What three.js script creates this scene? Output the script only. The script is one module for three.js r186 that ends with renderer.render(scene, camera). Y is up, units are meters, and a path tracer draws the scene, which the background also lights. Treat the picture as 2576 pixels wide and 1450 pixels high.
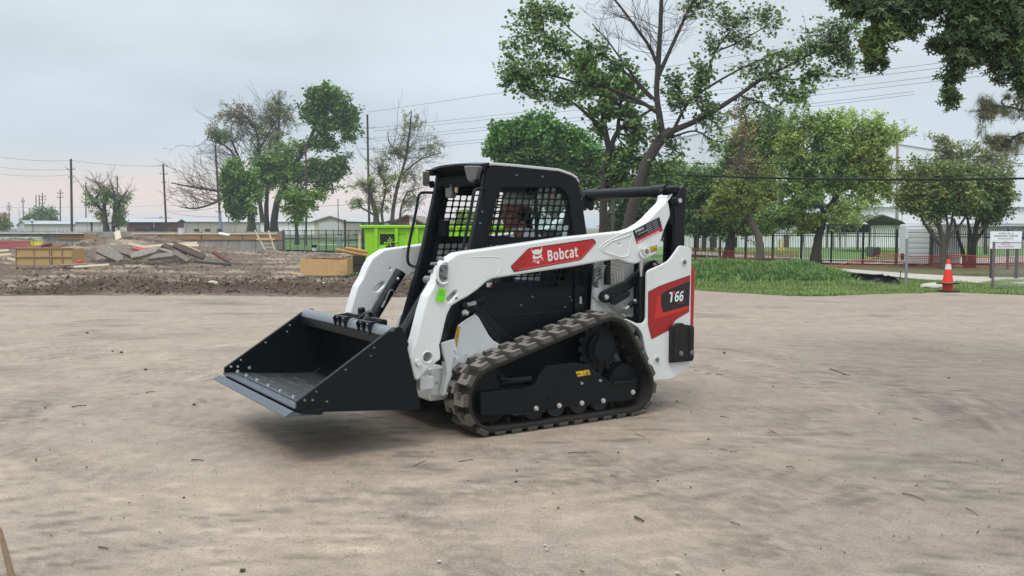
import * as THREE from 'three';
import { mergeGeometries, mergeVertices } from 'three/addons/utils/BufferGeometryUtils.js';
import { RoundedBoxGeometry } from 'three/addons/geometries/RoundedBoxGeometry.js';
import { ImprovedNoise } from 'three/addons/math/ImprovedNoise.js';
import { MarchingCubes } from 'three/addons/objects/MarchingCubes.js';

// ---------------------------------------------------------------- camera, sky, sun, exposure
const scene = new THREE.Scene();
const EYE = 1.568, F = 3402 / 1.4907, PITCH = 0.0668;          // focal length in the units of a picture 2576 wide
const camera = new THREE.PerspectiveCamera(2 * Math.atan(724.8 / F) * 180 / Math.PI, 1024 / 576, 0.1, 3000);
camera.position.set(0, EYE, 0);
camera.rotation.set(-PITCH, 0, 0);
const renderer = new THREE.WebGLRenderer({ antialias: true });
renderer.toneMapping = THREE.LinearToneMapping;
renderer.toneMappingExposure = 1.0;
renderer.shadowMap.enabled = true;

const perlin = new ImprovedNoise();
const noise = (x, y, z = 0) => perlin.noise(x + 31.7, y + 11.3, z + 5.1);
function fbm(x, y, z = 0, oct = 4) { let a = 0.5, s = 0; for (let i = 0; i < oct; i++) { s += a * noise(x, y, z + i * 7.3); x *= 2.03; y *= 2.03; z *= 2.03; a *= 0.5; } return s; }
const clamp = (x, a = 0, b = 1) => Math.min(b, Math.max(a, x));
const smooth = (a, b, x) => { const t = clamp((x - a) / (b - a)); return t * t * (3 - 2 * t); };
const mixc = (a, b, t) => a.map((v, i) => v + (b[i] - v) * t);
let seed = 20240607;
const rnd = () => { seed = (seed + 0x6d2b79f5) | 0; let t = Math.imul(seed ^ (seed >>> 15), 1 | seed); t = (t + Math.imul(t ^ (t >>> 7), 61 | t)) ^ t; return ((t ^ (t >>> 14)) >>> 0) / 4294967296; };
const rr = (a, b) => a + (b - a) * rnd();
const gauss = () => (rnd() + rnd() + rnd() + rnd() - 2) * 0.87;

{ // overcast evening sky: grey-blue cloud sheet, brighter overhead, a warm band low in the west (left)
  const W = 2048, H = 1024, data = new Float32Array(W * H * 4);
  for (let j = 0; j < H; j++) for (let i = 0; i < W; i++) {
    const u = (i + 0.5) / W, v = (j + 0.5) / H, el = (v - 0.5) * Math.PI, az = (u - 0.5) * 2 * Math.PI;
    const x = Math.cos(el) * Math.cos(az), y = Math.sin(el), z = Math.cos(el) * Math.sin(az);
    const up = Math.max(0, y), side = Math.atan2(x, -z);                   // side < 0: left of the view
    let c = mixc([0.590, 0.675, 0.765], [0.640, 0.690, 0.750], smooth(0.05, 0.28, up));
    const right = smooth(-0.35, 0.3, side);
    c = mixc(c, [0.665, 0.715, 0.800], 0.75 * right * (1 - smooth(0.2, 0.6, up)));
    const west = Math.exp(-(((side + 0.35) / 0.55) ** 2)), band = Math.exp(-((Math.max(0, up - 0.028) / 0.038) ** 2));
    c = mixc(c, [0.93, 0.725, 0.66], 0.88 * west * band);
    const n = fbm(x / (0.25 + y * 0.9) * 1.1, z / (0.25 + y * 0.9) * 1.1, y * 4, 5), n2 = fbm(x * 3, y * 16, z * 3 + 9, 4);
    const k = (1 + 0.34 * n * smooth(0.015, 0.16, up) + 0.12 * n2) * (1 + 1.9 * smooth(0.22, 1.0, up));
    const o = (j * W + i) * 4;
    for (let q = 0; q < 3; q++) data[o + q] = c[q] * [1.05, 1.085, 1.065][q] * k * (y < 0 ? 0.5 : 1);
    data[o + 3] = 1;
  }
  const sky = new THREE.DataTexture(data, W, H, THREE.RGBAFormat, THREE.FloatType);
  sky.mapping = THREE.EquirectangularReflectionMapping; sky.magFilter = THREE.LinearFilter; sky.wrapS = THREE.RepeatWrapping; sky.needsUpdate = true;
  scene.background = sky; scene.environment = sky;
}
const sun = new THREE.DirectionalLight(new THREE.Color(1, 0.95, 0.87), 1.5);
sun.position.set(-5, 22, 4); sun.target.position.set(0, 0, -8);
sun.castShadow = true; sun.shadow.radius = 36; sun.shadow.mapSize.set(2048, 2048);
Object.assign(sun.shadow.camera, { left: -30, right: 30, top: 30, bottom: -30, near: 1, far: 120 });
scene.add(sun, sun.target);
scene.fog = new THREE.FogExp2(0xccd3da, 0.0007);

// ---------------------------------------------------------------- helpers
const V = (x, y, z) => new THREE.Vector3(x, y, z);
const COS = Math.cos(PITCH), SIN = Math.sin(PITCH);
function at(px, py, d) {                                         // a point seen at (px, py) of the 2576 wide picture, d metres ahead
  const rx = (px - 1288) / F, ry = -(py - 724.8) / F, k = d / (COS + ry * SIN);
  return V(rx * k, EYE + (-SIN + ry * COS) * k, -d);
}
function gnd(px, py, y = 0) { const ry = -(py - 724.8) / F; return at(px, py, (EYE - y) / -((-SIN + ry * COS) / (COS + ry * SIN))); }
const pxm = (d) => d / F;                                         // metres per picture unit at distance d
const taken = new Map();
function numbered(n) { const k = taken.get(n) ?? 0; taken.set(n, k + 1); return k ? n + '_' + String(k).padStart(3, '0') : n; }
function tag(o, label, category, group) { Object.assign(o.userData, { label, category }); if (group) o.userData.group = group; return o; }
function thing(name, label, category, pos = V(0, 0, 0), turn = 0, group) {
  const o = new THREE.Group(); o.name = numbered(name); o.position.copy(pos); o.rotation.y = turn; scene.add(o); return tag(o, label, category, group);
}
function mesh(name, geo, mat, parent) {
  const m = new THREE.Mesh(Array.isArray(geo) ? merge(geo) : geo, mat); m.name = parent ? name : numbered(name);
  m.castShadow = m.receiveShadow = true; (parent ?? scene).add(m); return m;
}
function solo(name, geo, mat, label, category, group) { return tag(mesh(name, geo, mat), label, category, group); }
function struct(name, geo, mat) { const m = mesh(name, geo, mat); m.userData.kind = 'structure'; return m; }
function merge(list) {
  const out = list.map((g) => { let q = g.index ? g.toNonIndexed() : g; if (!q.attributes.normal) q.computeVertexNormals(); for (const k of Object.keys(q.attributes)) if (!['position', 'normal', 'uv'].includes(k)) q.deleteAttribute(k);
    if (!q.attributes.uv) q.setAttribute('uv', new THREE.BufferAttribute(new Float32Array(q.attributes.position.count * 2), 2)); return q; });
  return mergeGeometries(out);
}
function recentre(o, pos) { o.traverse((m) => { if (m.isMesh && !m.isInstancedMesh) m.geometry.translate(-pos.x, -pos.y, -pos.z); }); o.position.copy(pos); return o; }
const T = (g, x = 0, y = 0, z = 0, rx = 0, ry = 0, rz = 0) => { if (rx) g.rotateX(rx); if (ry) g.rotateY(ry); if (rz) g.rotateZ(rz); return g.translate(x, y, z); };
const box = (w, h, d, x = 0, y = 0, z = 0, rx = 0, ry = 0, rz = 0) => T(new THREE.BoxGeometry(w, h, d), x, y, z, rx, ry, rz);
const rbox = (w, h, d, r, x = 0, y = 0, z = 0, rx = 0, ry = 0, rz = 0) => T(new RoundedBoxGeometry(w, h, d, 2, Math.min(r, w / 2.01, h / 2.01, d / 2.01)), x, y, z, rx, ry, rz);
const cyl = (r, l, seg = 20, r2 = r) => new THREE.CylinderGeometry(r2, r, l, seg);
const cylz = (r, z0, z1, x, y, seg = 24, r2 = r) => T(cyl(r, Math.abs(z1 - z0), seg, r2), x, y, (z0 + z1) / 2, Math.PI / 2);
function rod(a, b, r, seg = 14, r2 = r) {
  const d = b.clone().sub(a), g = new THREE.CylinderGeometry(r2, r, d.length(), seg);
  g.applyQuaternion(new THREE.Quaternion().setFromUnitVectors(V(0, 1, 0), d.clone().normalize()));
  return g.translate((a.x + b.x) / 2, (a.y + b.y) / 2, (a.z + b.z) / 2);
}
const tube = (pts, r, seg = 40, rad = 10, tension = 0.5) => new THREE.TubeGeometry(new THREE.CatmullRomCurve3(pts.map((p) => p.isVector3 ? p : V(...p)), false, 'catmullrom', tension), seg, r, rad, false);
function shapeOf(pts, holes = []) {
  const s = new THREE.Shape(pts.map((p) => new THREE.Vector2(p[0], p[1])));
  for (const h of holes) s.holes.push(new THREE.Path(h.map((p) => new THREE.Vector2(p[0], p[1]))));
  return s;
}
function ext(pts, z0, z1, b = 0.004, holes = [], seg = 2) {         // outline in x,y pulled from z0 to z1 with rounded edges
  const turn = (p, cw) => THREE.ShapeUtils.isClockWise(p.map((q) => new THREE.Vector2(q[0], q[1]))) === cw ? p : [...p].reverse(); pts = turn(pts, false); holes = holes.map((h) => turn(h, true));
  const g = new THREE.ExtrudeGeometry(shapeOf(pts, holes), { depth: z1 - z0 - 2 * b, bevelEnabled: b > 0, bevelThickness: b, bevelSize: b, bevelOffset: -b, bevelSegments: seg, curveSegments: 8 });
  return g.translate(0, 0, z0 + b);
}
function roundPoly(pts, r, n = 4) {                                  // rounds every corner of an outline
  const out = [], N = pts.length;
  for (let i = 0; i < N; i++) {
    const p = new THREE.Vector2(...pts[i]), a = new THREE.Vector2(...pts[(i + N - 1) % N]), b = new THREE.Vector2(...pts[(i + 1) % N]);
    const da = a.clone().sub(p), db = b.clone().sub(p), k = Math.min(r, da.length() * 0.45, db.length() * 0.45);
    const s = p.clone().add(da.setLength(k)), e = p.clone().add(db.setLength(k));
    for (let j = 0; j <= n; j++) { const t = j / n; out.push([(1 - t) ** 2 * s.x + 2 * t * (1 - t) * p.x + t * t * e.x, (1 - t) ** 2 * s.y + 2 * t * (1 - t) * p.y + t * t * e.y]); }
  }
  return out;
}
const circle = (x, y, r, n = 24) => Array.from({ length: n }, (_, i) => [x + r * Math.cos(i / n * 2 * Math.PI), y + r * Math.sin(i / n * 2 * Math.PI)]);
const flipZ = (g) => { g = g.index ? g.toNonIndexed() : g.clone(); g.scale(1, 1, -1); const p = g.attributes; for (const k of Object.keys(p)) { const a = p[k], s = a.itemSize, b = a.array; for (let i = 0; i < a.count; i += 3) for (let c = 0; c < s; c++) { const t = b[(i + 1) * s + c]; b[(i + 1) * s + c] = b[(i + 2) * s + c]; b[(i + 2) * s + c] = t; } } return g; };

// ---------------------------------------------------------------- materials
function canvasTex(w, h, draw) {
  const c = document.createElement('canvas'); c.width = w; c.height = h; const g = c.getContext('2d'); draw(g, w, h);
  const t = new THREE.CanvasTexture(c); t.colorSpace = THREE.SRGBColorSpace; return t;
}
function dataTex(n, f, srgb = false, ch = 4) {
  const d = new Uint8Array(n * n * 4);
  for (let j = 0; j < n; j++) for (let i = 0; i < n; i++) { const c = f(i / n, j / n, i, j), o = (j * n + i) * 4; for (let k = 0; k < 3; k++) d[o + k] = clamp(c[k] ?? c[0]) * 255; d[o + 3] = 255; }
  const t = new THREE.DataTexture(d, n, n); t.wrapS = t.wrapT = THREE.RepeatWrapping; t.magFilter = THREE.LinearFilter; t.minFilter = THREE.LinearMipmapLinearFilter; if (srgb) t.colorSpace = THREE.SRGBColorSpace; t.needsUpdate = true; return t;
}
// noise that repeats over the unit square
function tileNoise(u, v, f, s = 0) {
  const w = (x) => x * x * (3 - 2 * x), N = (a, b) => noise(a * f + s, b * f + s * 1.7, s);
  return N(u, v) * (1 - w(u)) * (1 - w(v)) + N(u - 1, v) * w(u) * (1 - w(v)) + N(u, v - 1) * (1 - w(u)) * w(v) + N(u - 1, v - 1) * w(u) * w(v);
}
function mat(r, g, b, rough = 0.6, more = {}) {
  const phys = ['clearcoat', 'transmission', 'sheen', 'ior', 'specularIntensity'].some((k) => k in more);
  const m = new (phys ? THREE.MeshPhysicalMaterial : THREE.MeshStandardMaterial)({ roughness: rough, side: THREE.DoubleSide, ...more });
  m.color.setRGB(r, g, b); return m;
}
const scuff = dataTex(512, (u, v) => { const n = tileNoise(u, v, 6, 1) * 0.5 + tileNoise(u, v, 23, 2) * 0.3 + tileNoise(u, v, 90, 3) * 0.25; return [0.75 + n * 0.28]; });
const paintGrain = dataTex(512, (u, v) => { const n = tileNoise(u, v, 5, 4) * 0.5 + tileNoise(u, v, 31, 5) * 0.3 + tileNoise(u, v, 110, 6) * 0.3; return [0.93 + n * 0.09]; });
const M = {
  white: mat(0.72, 0.72, 0.71, 0.42, { clearcoat: 0.35, clearcoatRoughness: 0.25, map: paintGrain }),
  black: mat(0.0055, 0.0068, 0.009, 0.5, { specularIntensity: 0.45, roughnessMap: scuff, map: paintGrain }),
  blackGloss: mat(0.0065, 0.0075, 0.0105, 0.36, { specularIntensity: 0.6, roughnessMap: scuff }),
  matteBlack: mat(0.007, 0.008, 0.009, 0.75, { specularIntensity: 0.4 }),
  steel: mat(0.5, 0.5, 0.5, 0.35, { metalness: 0.9 }),
  zinc: mat(0.62, 0.61, 0.57, 0.38, { metalness: 0.7 }),
  dullSteel: mat(0.22, 0.22, 0.22, 0.55, { metalness: 0.6 }),
  chrome: mat(0.75, 0.75, 0.75, 0.12, { metalness: 1 }),
  red: mat(0.42, 0.012, 0.016, 0.4, { clearcoat: 0.3 }),
  glass: mat(0.93, 0.98, 0.96, 0.02, { transmission: 1, thickness: 0, ior: 1.5 }),
  tinted: mat(0.87, 0.92, 0.90, 0.02, { transmission: 1, thickness: 0, ior: 1.5 }),
  rubber: mat(0.020, 0.018, 0.016, 0.85, { specularIntensity: 0.5 }),
  bluegrey: mat(0.145, 0.155, 0.175, 0.45, { roughnessMap: scuff }),
};
// ---------------------------------------------------------------- ground
// fine concrete surface: sand grain, pores, small pale chips; repeats every 3 m
const concreteTex = dataTex(1536, (u, v) => {
  const a = tileNoise(u, v, 9, 1), b = tileNoise(u, v, 40, 2), c = tileNoise(u, v, 170, 3), d = tileNoise(u, v, 420, 4), e = tileNoise(u, v, 700, 8);
  const cr = Math.abs(tileNoise(u, v, 55, 21) + 0.3 * tileNoise(u, v, 140, 22)); let k = 0.84 + 0.08 * a + 0.14 * b + 0.26 * c + 0.36 * d + 0.24 * e; if (cr < 0.022 && a + b > -0.1) k -= 0.20;
  if (b + c > 0.62) k -= 0.14; if (d + c * 0.7 > 0.72) k += 0.2;
  return [k, k * (0.985 + 0.02 * b), k * (0.97 + 0.03 * a)];
}, false);
const concreteRough = dataTex(512, (u, v) => [0.78 + 0.3 * tileNoise(u, v, 30, 3)]);
concreteTex.repeat.set(1 / 3, 1 / 3); concreteRough.repeat.set(1 / 5, 1 / 5);
const padMat = new THREE.MeshStandardMaterial({ map: concreteTex, roughnessMap: concreteRough, roughness: 1, bumpMap: concreteTex, bumpScale: 0.0016, vertexColors: true, side: THREE.DoubleSide });
// the pad's far edge: an open line of points (x, z) read from left to right
const padEdge = [[-60, -20.3], ...[[0, 744], [300, 744], [600, 745], [800, 748], [1000, 748], [1400, 742], [1700, 726], [1747, 729.5], [1850, 737], [1985, 744.5], [2080, 745], [2250, 739.5], [2385, 735], [2480, 739], [2576, 742.5]].map(([a, b]) => { const p = gnd(a, b); return [p.x, p.z]; }), [60, -19]];
const edgeZ = (x) => { let i = 1; while (i < padEdge.length - 1 && padEdge[i][0] < x) i++; const [a, b] = padEdge[i - 1], [c, d] = padEdge[i]; return b + (d - b) * (x - a) / (c - a); };
{
  const cols = 620, rows = 300, P = [], U = [], C = [], I = [];
  const PRINTS = [[-0.9, -8.6, 3.4, 1], [-0.9, -8.6, 4.75, 5], [-6, -2, 6.2, 9], [-6, -2, 7.55, 12], [7, -1.5, 5.2, 15], [7, -1.5, 6.6, 19], [3, -14, 6.3, 23], [-2, 3, 9.4, 27]];
  const spinX = -0.9, spinZ = -8.6;                                   // where machines have turned on the spot
  const rowAt = (j) => { const t = j / rows; return 6 - 6 - 2.2 + 0 - 19.5 * Math.pow(t, 1.75); };
  for (let j = -12; j <= rows; j++) for (let i = 0; i <= cols; i++) {
    const t = (i / cols) * 2 - 1, x = Math.sign(t) * (Math.abs(t) * 9 + Math.abs(t) ** 4 * 21);
    const ez = edgeZ(x) + 0.16 * noise(x * 1.3, 3) + 0.09 * noise(x * 5, 8);
    let z = j < 0 ? -2.2 - j * 1.2 : rowAt(j); z = j > rows * 0.5 ? z + (ez - rowAt(rows)) * ((j / rows - 0.5) * 2) : z;
    P.push(x, 0.012 * fbm(x * 0.35, z * 0.35, 2, 3), z); U.push(x, z);
    const dx = x - spinX, dz = z - spinZ, rad = Math.hypot(dx, dz), th = Math.atan2(dz, dx);
    // worn and dusty patches, arcs left by tracks, damp darker areas to the right
    const patch = fbm(x * 0.22, z * 0.22, 1, 5), med = fbm(x * 0.9, z * 1.1, 6, 4), fine = fbm(x * 3.1, z * 3.4, 4, 3);
    const arc = fbm(rad * 3.4, th * 2.0 * 2, 9, 3) * smooth(1.5, 4, rad) + 0.6 * noise(rad * 9, th * 3, 2);
    const far = fbm(x * 0.14, z * 1.0, 12, 4);
    const grain = fbm(x * 9, z * 9.5, 14, 2); let k = 0.292 * (1 + 0.20 * patch + 0.16 * med + 0.26 * fine + 0.30 * grain);
    const rad2 = Math.hypot(x - 0.3, z - 3), th2 = Math.atan2(z - 3, x - 0.3), dash = 0.7 * noise(rad2 * 9, th2 * rad2 * 1.6, 81) + 0.8 * noise(rad2 * 21, th2 * rad2 * 3.0, 85) + 0.4 * grain, zone = smooth(0.0, 0.22, fbm(x * 0.33, z * 0.42, 90, 3) + 0.06) * (1 - smooth(9, 13, -z)); k *= 1 - 0.42 * zone * smooth(0.15, 0.55, dash) + 0.20 * zone * smooth(0.15, 0.5, -dash);
    const smudge = smooth(0.16, 0.34, fbm(x * 1.6, z * 1.9, 95, 4)) * smooth(0.05, 0.25, fbm(x * 0.3, z * 0.5, 99, 2)); k *= 1 - 0.26 * smudge;
    k *= 1 + 0.10 * arc * (1 - smooth(9, 16, -z)) * (0.4 + 1.2 * Math.max(0, noise(x * 0.4, z * 0.4, 70) + 0.3)) + 0.18 * far * smooth(7, 14, -z);
    const right = smooth(0.3, 4.2, x + 0.5 * patch * 4 + (z + 7) * 0.12) * (1 - smooth(10, 15, -z));
    k *= 1 - 0.30 * right;
    if (-z < 13) { // dark scrubbed streaks where the tracks slid
      const st = (noise(rad * 14, th * 7, 21) + 0.4 * fine) * smooth(0.12, 0.42, noise(x * 0.7, z * 0.7, 30)); k *= 1 - 0.75 * Math.max(0, st);
      const bl = noise(rad * 11, th * 6, 41) * smooth(0.12, 0.4, noise(x * 0.6, z * 0.6, 50)); k *= 1 + 0.45 * Math.max(0, bl);
    }
    for (const [ax, az, R, ph] of PRINTS) { const dx2 = x - ax, dz2 = z - az, q = Math.abs(Math.hypot(dx2, dz2) - R); if (q < 0.17) { const s = Math.atan2(dz2, dx2) * R / 0.15, lug = Math.sin(6.283 * (s + (q < 0.08 ? 0.5 : 0))) > -0.2 ? 1 : 0; k *= 1 - (0.06 + 0.16 * lug) * smooth(-0.2, 0.2, noise(x * 0.6 + ph, z * 0.6, ph)) * (1 - smooth(0.14, 0.17, q)); } }
    const mudL = smooth(0.10, 0.34, fbm(x * 0.35, z * 0.9, 44, 4)) * smooth(-1.5, -6, x) * smooth(8, 11, -z); k *= 1 - 0.42 * mudL;
    const stain = smooth(0.22, 0.40, fbm(x * 0.55 + 9, z * 0.8, 60, 4)) * smooth(0.5, 3, x); k *= 1 - 0.34 * stain;
    const warm = 0.5 + 0.5 * clamp(med * 2 + patch, -1, 1);
    C.push(k * 1.10, k * (0.885 - 0.02 * warm + 0.012 * right), k * (0.700 - 0.06 * warm + 0.03 * right));
  }
  const W1 = cols + 1;
  for (let j = 0; j < rows + 12; j++) for (let i = 0; i < cols; i++) { const a = j * W1 + i; I.push(a, a + 1, a + W1, a + 1, a + W1 + 1, a + W1); }
  const g = new THREE.BufferGeometry(); g.setAttribute('position', new THREE.Float32BufferAttribute(P, 3)); g.setAttribute('uv', new THREE.Float32BufferAttribute(U, 2)); g.setAttribute('color', new THREE.Float32BufferAttribute(C, 3)); g.setIndex(I); g.computeVertexNormals();
  const n = g.attributes.normal; if (n.getY(5000) < 0) { const ix = g.index.array; for (let i = 0; i < ix.length; i += 3) { const t = ix[i]; ix[i] = ix[i + 1]; ix[i + 1] = t; } g.computeVertexNormals(); }
  struct('concrete_pad', g, padMat);
}
// the wide ground under everything, out to the horizon
const lawnTex = dataTex(512, (u, v) => { const a = tileNoise(u, v, 8, 1), b = tileNoise(u, v, 60, 2), c = tileNoise(u, v, 160, 3); const k = 0.75 + 0.25 * a + 0.3 * b + 0.3 * c; return [k, k * (1 + 0.05 * a), k * 0.95]; });
const big = lawnTex.clone(); big.repeat.set(1000, 1000); big.needsUpdate = true;
{ const g = new THREE.PlaneGeometry(5000, 5000).rotateX(-Math.PI / 2).translate(0, -0.12, 0); struct('ground', g, mat(0.115, 0.125, 0.055, 0.95, { map: big })); }

// churned mud of the building site: clods, ruts and two heaps
const mudH = (x, z) => {
  const d = -z, e = -edgeZ(x) , in_ = d - e;
  const berm = Math.exp(-(((in_ - 1.6) / 1.0) ** 2)) * (0.16 + 0.16 * noise(x * 0.35, 4)) * smooth(-13, -9, x) ;
  const A = at(300, 590, 50), B = at(275, 650, 37), hA = Math.exp(-(((x - A.x) / (x < A.x ? 2.9 : 4.6)) ** 2 + ((z - A.z) / 5.5) ** 2)) * 0.98, hA2 = Math.exp(-(((x - A.x - 6) / 6) ** 2 + ((z - A.z) / 6) ** 2)) * 0.22;
  const hB = Math.exp(-(((x - B.x) / 3.4) ** 2 + ((z - B.z) / 2.2) ** 2)) * (0.62 + 0.6 * fbm(x * 0.9, z * 0.9, 33, 3));
  const ruts = in_ > 1 ? 0.05 * noise(x * 0.25, z * 2.2, 61) : 0, base = 0.04 + ruts + 0.04 * smooth(0, 30, in_);
  const fade = smooth(0, 0.8, in_);
  const rough = 0.12 * Math.abs(fbm(x * 0.55, z * 0.55, 3, 3)) + 0.13 * fbm(x * 1.5, z * 1.5, 7, 3) + 0.20 * Math.abs(fbm(x * 4.2, z * 4.2, 5, 2)) + 0.085 * noise(x * 9, z * 9, 8);
  return base * fade + berm + hA + hA2 + hB + - 0.13 * smooth(14, 30, in_) * (1 - Math.min(1, hA + hB)) + fade * (rough * 1.25 - 0.05) * (0.75 + 0.6 * berm * 2) - 0.03 * (1 - fade);
};
const onMud = (px, py, d, up = 0) => { const p = at(px, py, d); p.y = mudH(p.x, p.z) + up; return p; };
{
  const cols = 560, rows = 460, P = [], U = [], C = [], I = [];
  for (let j = 0; j <= rows; j++) for (let i = 0; i <= cols; i++) {
    const q = j / rows, d0 = 20 + 50 * (q * 0.35 + 0.65 * q ** 2.2), ang = -0.66 + 0.74 * i / cols, x = ang * d0;
    const e = -edgeZ(x) - 0.12, d = Math.max(e + (d0 - 20) * (70 - e) / 50, 0), z = -d;
    const h = mudH(x, z); P.push(x, h, z); U.push(x * 0.7, z * 0.7);
    const dry = smooth(-0.08, 0.30, fbm(x * 0.30, z * 0.55, 15, 4) + 0.35 * fbm(x * 2.2, z * 2.2, 9, 3)), clod = smooth(0.02, 0.26, fbm(x * 0.4, z * 0.8, 25, 3) + 0.45 * Math.max(0, fbm(x * 3, z * 3, 4, 3)));
    let c = mixc([0.165, 0.115, 0.081], [0.365, 0.283, 0.213], dry); c = mixc(c, [0.066, 0.043, 0.029], 0.9 * clod * (1 - dry * 0.6));
    const in_ = d - e; if (in_ < 3) c = mixc(c, [0.066, 0.044, 0.031], 0.8 * smooth(0.3, 0.8, in_) * (1 - smooth(2.2, 3, in_)) * smooth(-14, -8, x));
    const g = smooth(0.2, 0.35, fbm(x * 0.9, z * 0.9, 70, 3)) * (1 - smooth(0.4, 1.4, in_)); c = mixc(c, [0.15, 0.14, 0.06], 0.8 * g);
    const k = 1 + 0.38 * noise(x * 6, z * 6, 2) + 0.25 * noise(x * 2.3, z * 5, 12); C.push(c[0] * k, c[1] * k, c[2] * k);
  }
  const W1 = cols + 1; for (let j = 0; j < rows; j++) for (let i = 0; i < cols; i++) { const a = j * W1 + i; I.push(a, a + 1, a + W1, a + 1, a + W1 + 1, a + W1); }
  const g = new THREE.BufferGeometry(); g.setAttribute('position', new THREE.Float32BufferAttribute(P, 3)); g.setAttribute('uv', new THREE.Float32BufferAttribute(U, 2)); g.setAttribute('color', new THREE.Float32BufferAttribute(C, 3)); g.setIndex(I); g.computeVertexNormals();
  const mudTex = dataTex(512, (u, v) => [0.8 + 0.25 * tileNoise(u, v, 14, 1) + 0.25 * tileNoise(u, v, 50, 2) + 0.25 * tileNoise(u, v, 130, 5)]);
  struct('mud', g, new THREE.MeshStandardMaterial({ map: mudTex, bumpMap: mudTex, bumpScale: 0.03, roughness: 0.95, vertexColors: true, side: THREE.DoubleSide }));
}
// loose clods on the mud: nobody could count them
{
  const base = new THREE.IcosahedronGeometry(1, 1), p = base.attributes.position; for (let i = 0; i < p.count; i++) { const k = 1 + 0.5 * noise(p.getX(i) * 1.7, p.getY(i) * 1.7, p.getZ(i) * 1.7); p.setXYZ(i, p.getX(i) * k, p.getY(i) * k * 0.7, p.getZ(i) * k); } base.computeVertexNormals();
  const n = 6000, im = new THREE.InstancedMesh(base, mat(1, 1, 1, 0.95), n), o = new THREE.Object3D(), c = new THREE.Color();
  for (let i = 0; i < n; i++) {
    const near = i < 5200, d = near ? rr(0.35, 6) ** 1.0 : 0, x = near ? rr(-13.5, -2) : rr(-24, -2), z = near ? edgeZ(x) - d : -rr(26, 52), s = near ? rr(0.010, 0.042) : rr(0.02, 0.075);
    o.position.set(x, mudH(x, z) + s * 0.2, z); o.rotation.set(rr(0, 6), rr(0, 6), rr(0, 6)); o.scale.set(s * rr(0.7, 1.7), s * rr(0.6, 1.1), s * rr(0.7, 1.4)); o.updateMatrix(); im.setMatrixAt(i, o.matrix);
    const k = near ? rr(0.6, 1.6) : rr(1.0, 2.0); c.setRGB((near ? 0.105 : 0.15) * k, (near ? 0.073 : 0.108) * k, (near ? 0.051 : 0.08) * k); im.setColorAt(i, c);
  }
  im.name = 'mud_clods'; im.userData.kind = 'stuff'; tag(im, 'brown clods of earth scattered over the churned mud', 'clods'); im.castShadow = im.receiveShadow = true; scene.add(im);
}
// verge, far lawn, path and sidewalks on the right
const flat = (pts, y) => { const s = shapeOf(pts.map((p) => [p.x, -p.z])); return new THREE.ShapeGeometry(s).rotateX(-Math.PI / 2).translate(0, y, 0); };
const uvXZ = (g, k = 0.5) => { const p = g.attributes.position, u = g.attributes.uv; for (let i = 0; i < p.count; i++) u.setXY(i, p.getX(i) * k, p.getZ(i) * k); return g; };
const G = (a, b) => gnd(a, b);
const walkTex = dataTex(256, (u, v) => [0.85 + 0.18 * tileNoise(u, v, 8, 1) + 0.15 * tileNoise(u, v, 60, 2)]);
const walkMat = mat(0.47, 0.42, 0.37, 0.9, { map: walkTex });
struct('verge', uvXZ(flat([V(1.5, 0, -20), V(60, 0, -16), V(60, 0, -36), V(1.5, 0, -46)], -0.03)), mat(0.13, 0.125, 0.045, 0.95, { map: lawnTex }));
struct('sidewalk', uvXZ(flat([G(1500, 667), G(1985, 680), G(2090, 681), G(2300, 703), G(2576, 722), G(2900, 735), G(2900, 700), G(2576, 700), G(2440, 697), G(2300, 690), G(2100, 676), G(1985, 671)], 0.02)), walkMat);
struct('far_lawn', uvXZ(flat([V(2, 0, -44), V(60, 0, -44), V(80, 0, -74), V(4, 0, -74)], -0.02), 0.3), mat(0.13, 0.235, 0.045, 0.95, { map: lawnTex }));
struct('path', uvXZ(flat([G(1700, 640), G(1790, 645), G(1900, 652), G(2010, 660), G(2100, 664), G(2300, 667), G(2700, 660), G(2900, 650), G(2800, 640), G(2500, 648), G(2200, 656), G(2040, 652), G(1900, 644), G(1790, 637), G(1700, 633)], 0.03)), walkMat);
struct('site_lawn', uvXZ(flat([at(690, 640, 58), at(1080, 640, 50), at(1080, 640, 95), at(690, 640, 95)].map((p) => p.setY(0)), 0.14), 0.3), mat(0.085, 0.19, 0.045, 0.95, { map: lawnTex }));
struct('site_path', uvXZ(flat([at(840, 630, 47), at(1100, 635, 44), at(1100, 640, 40), at(900, 640, 43)].map((p) => p.setY(0)), 0.24)), walkMat);
struct('site_drive', uvXZ(flat([at(800, 600, 76), at(1080, 600, 72), at(1080, 600, 68), at(800, 600, 73)].map((p) => p.setY(0)), 0.16)), walkMat);

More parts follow.
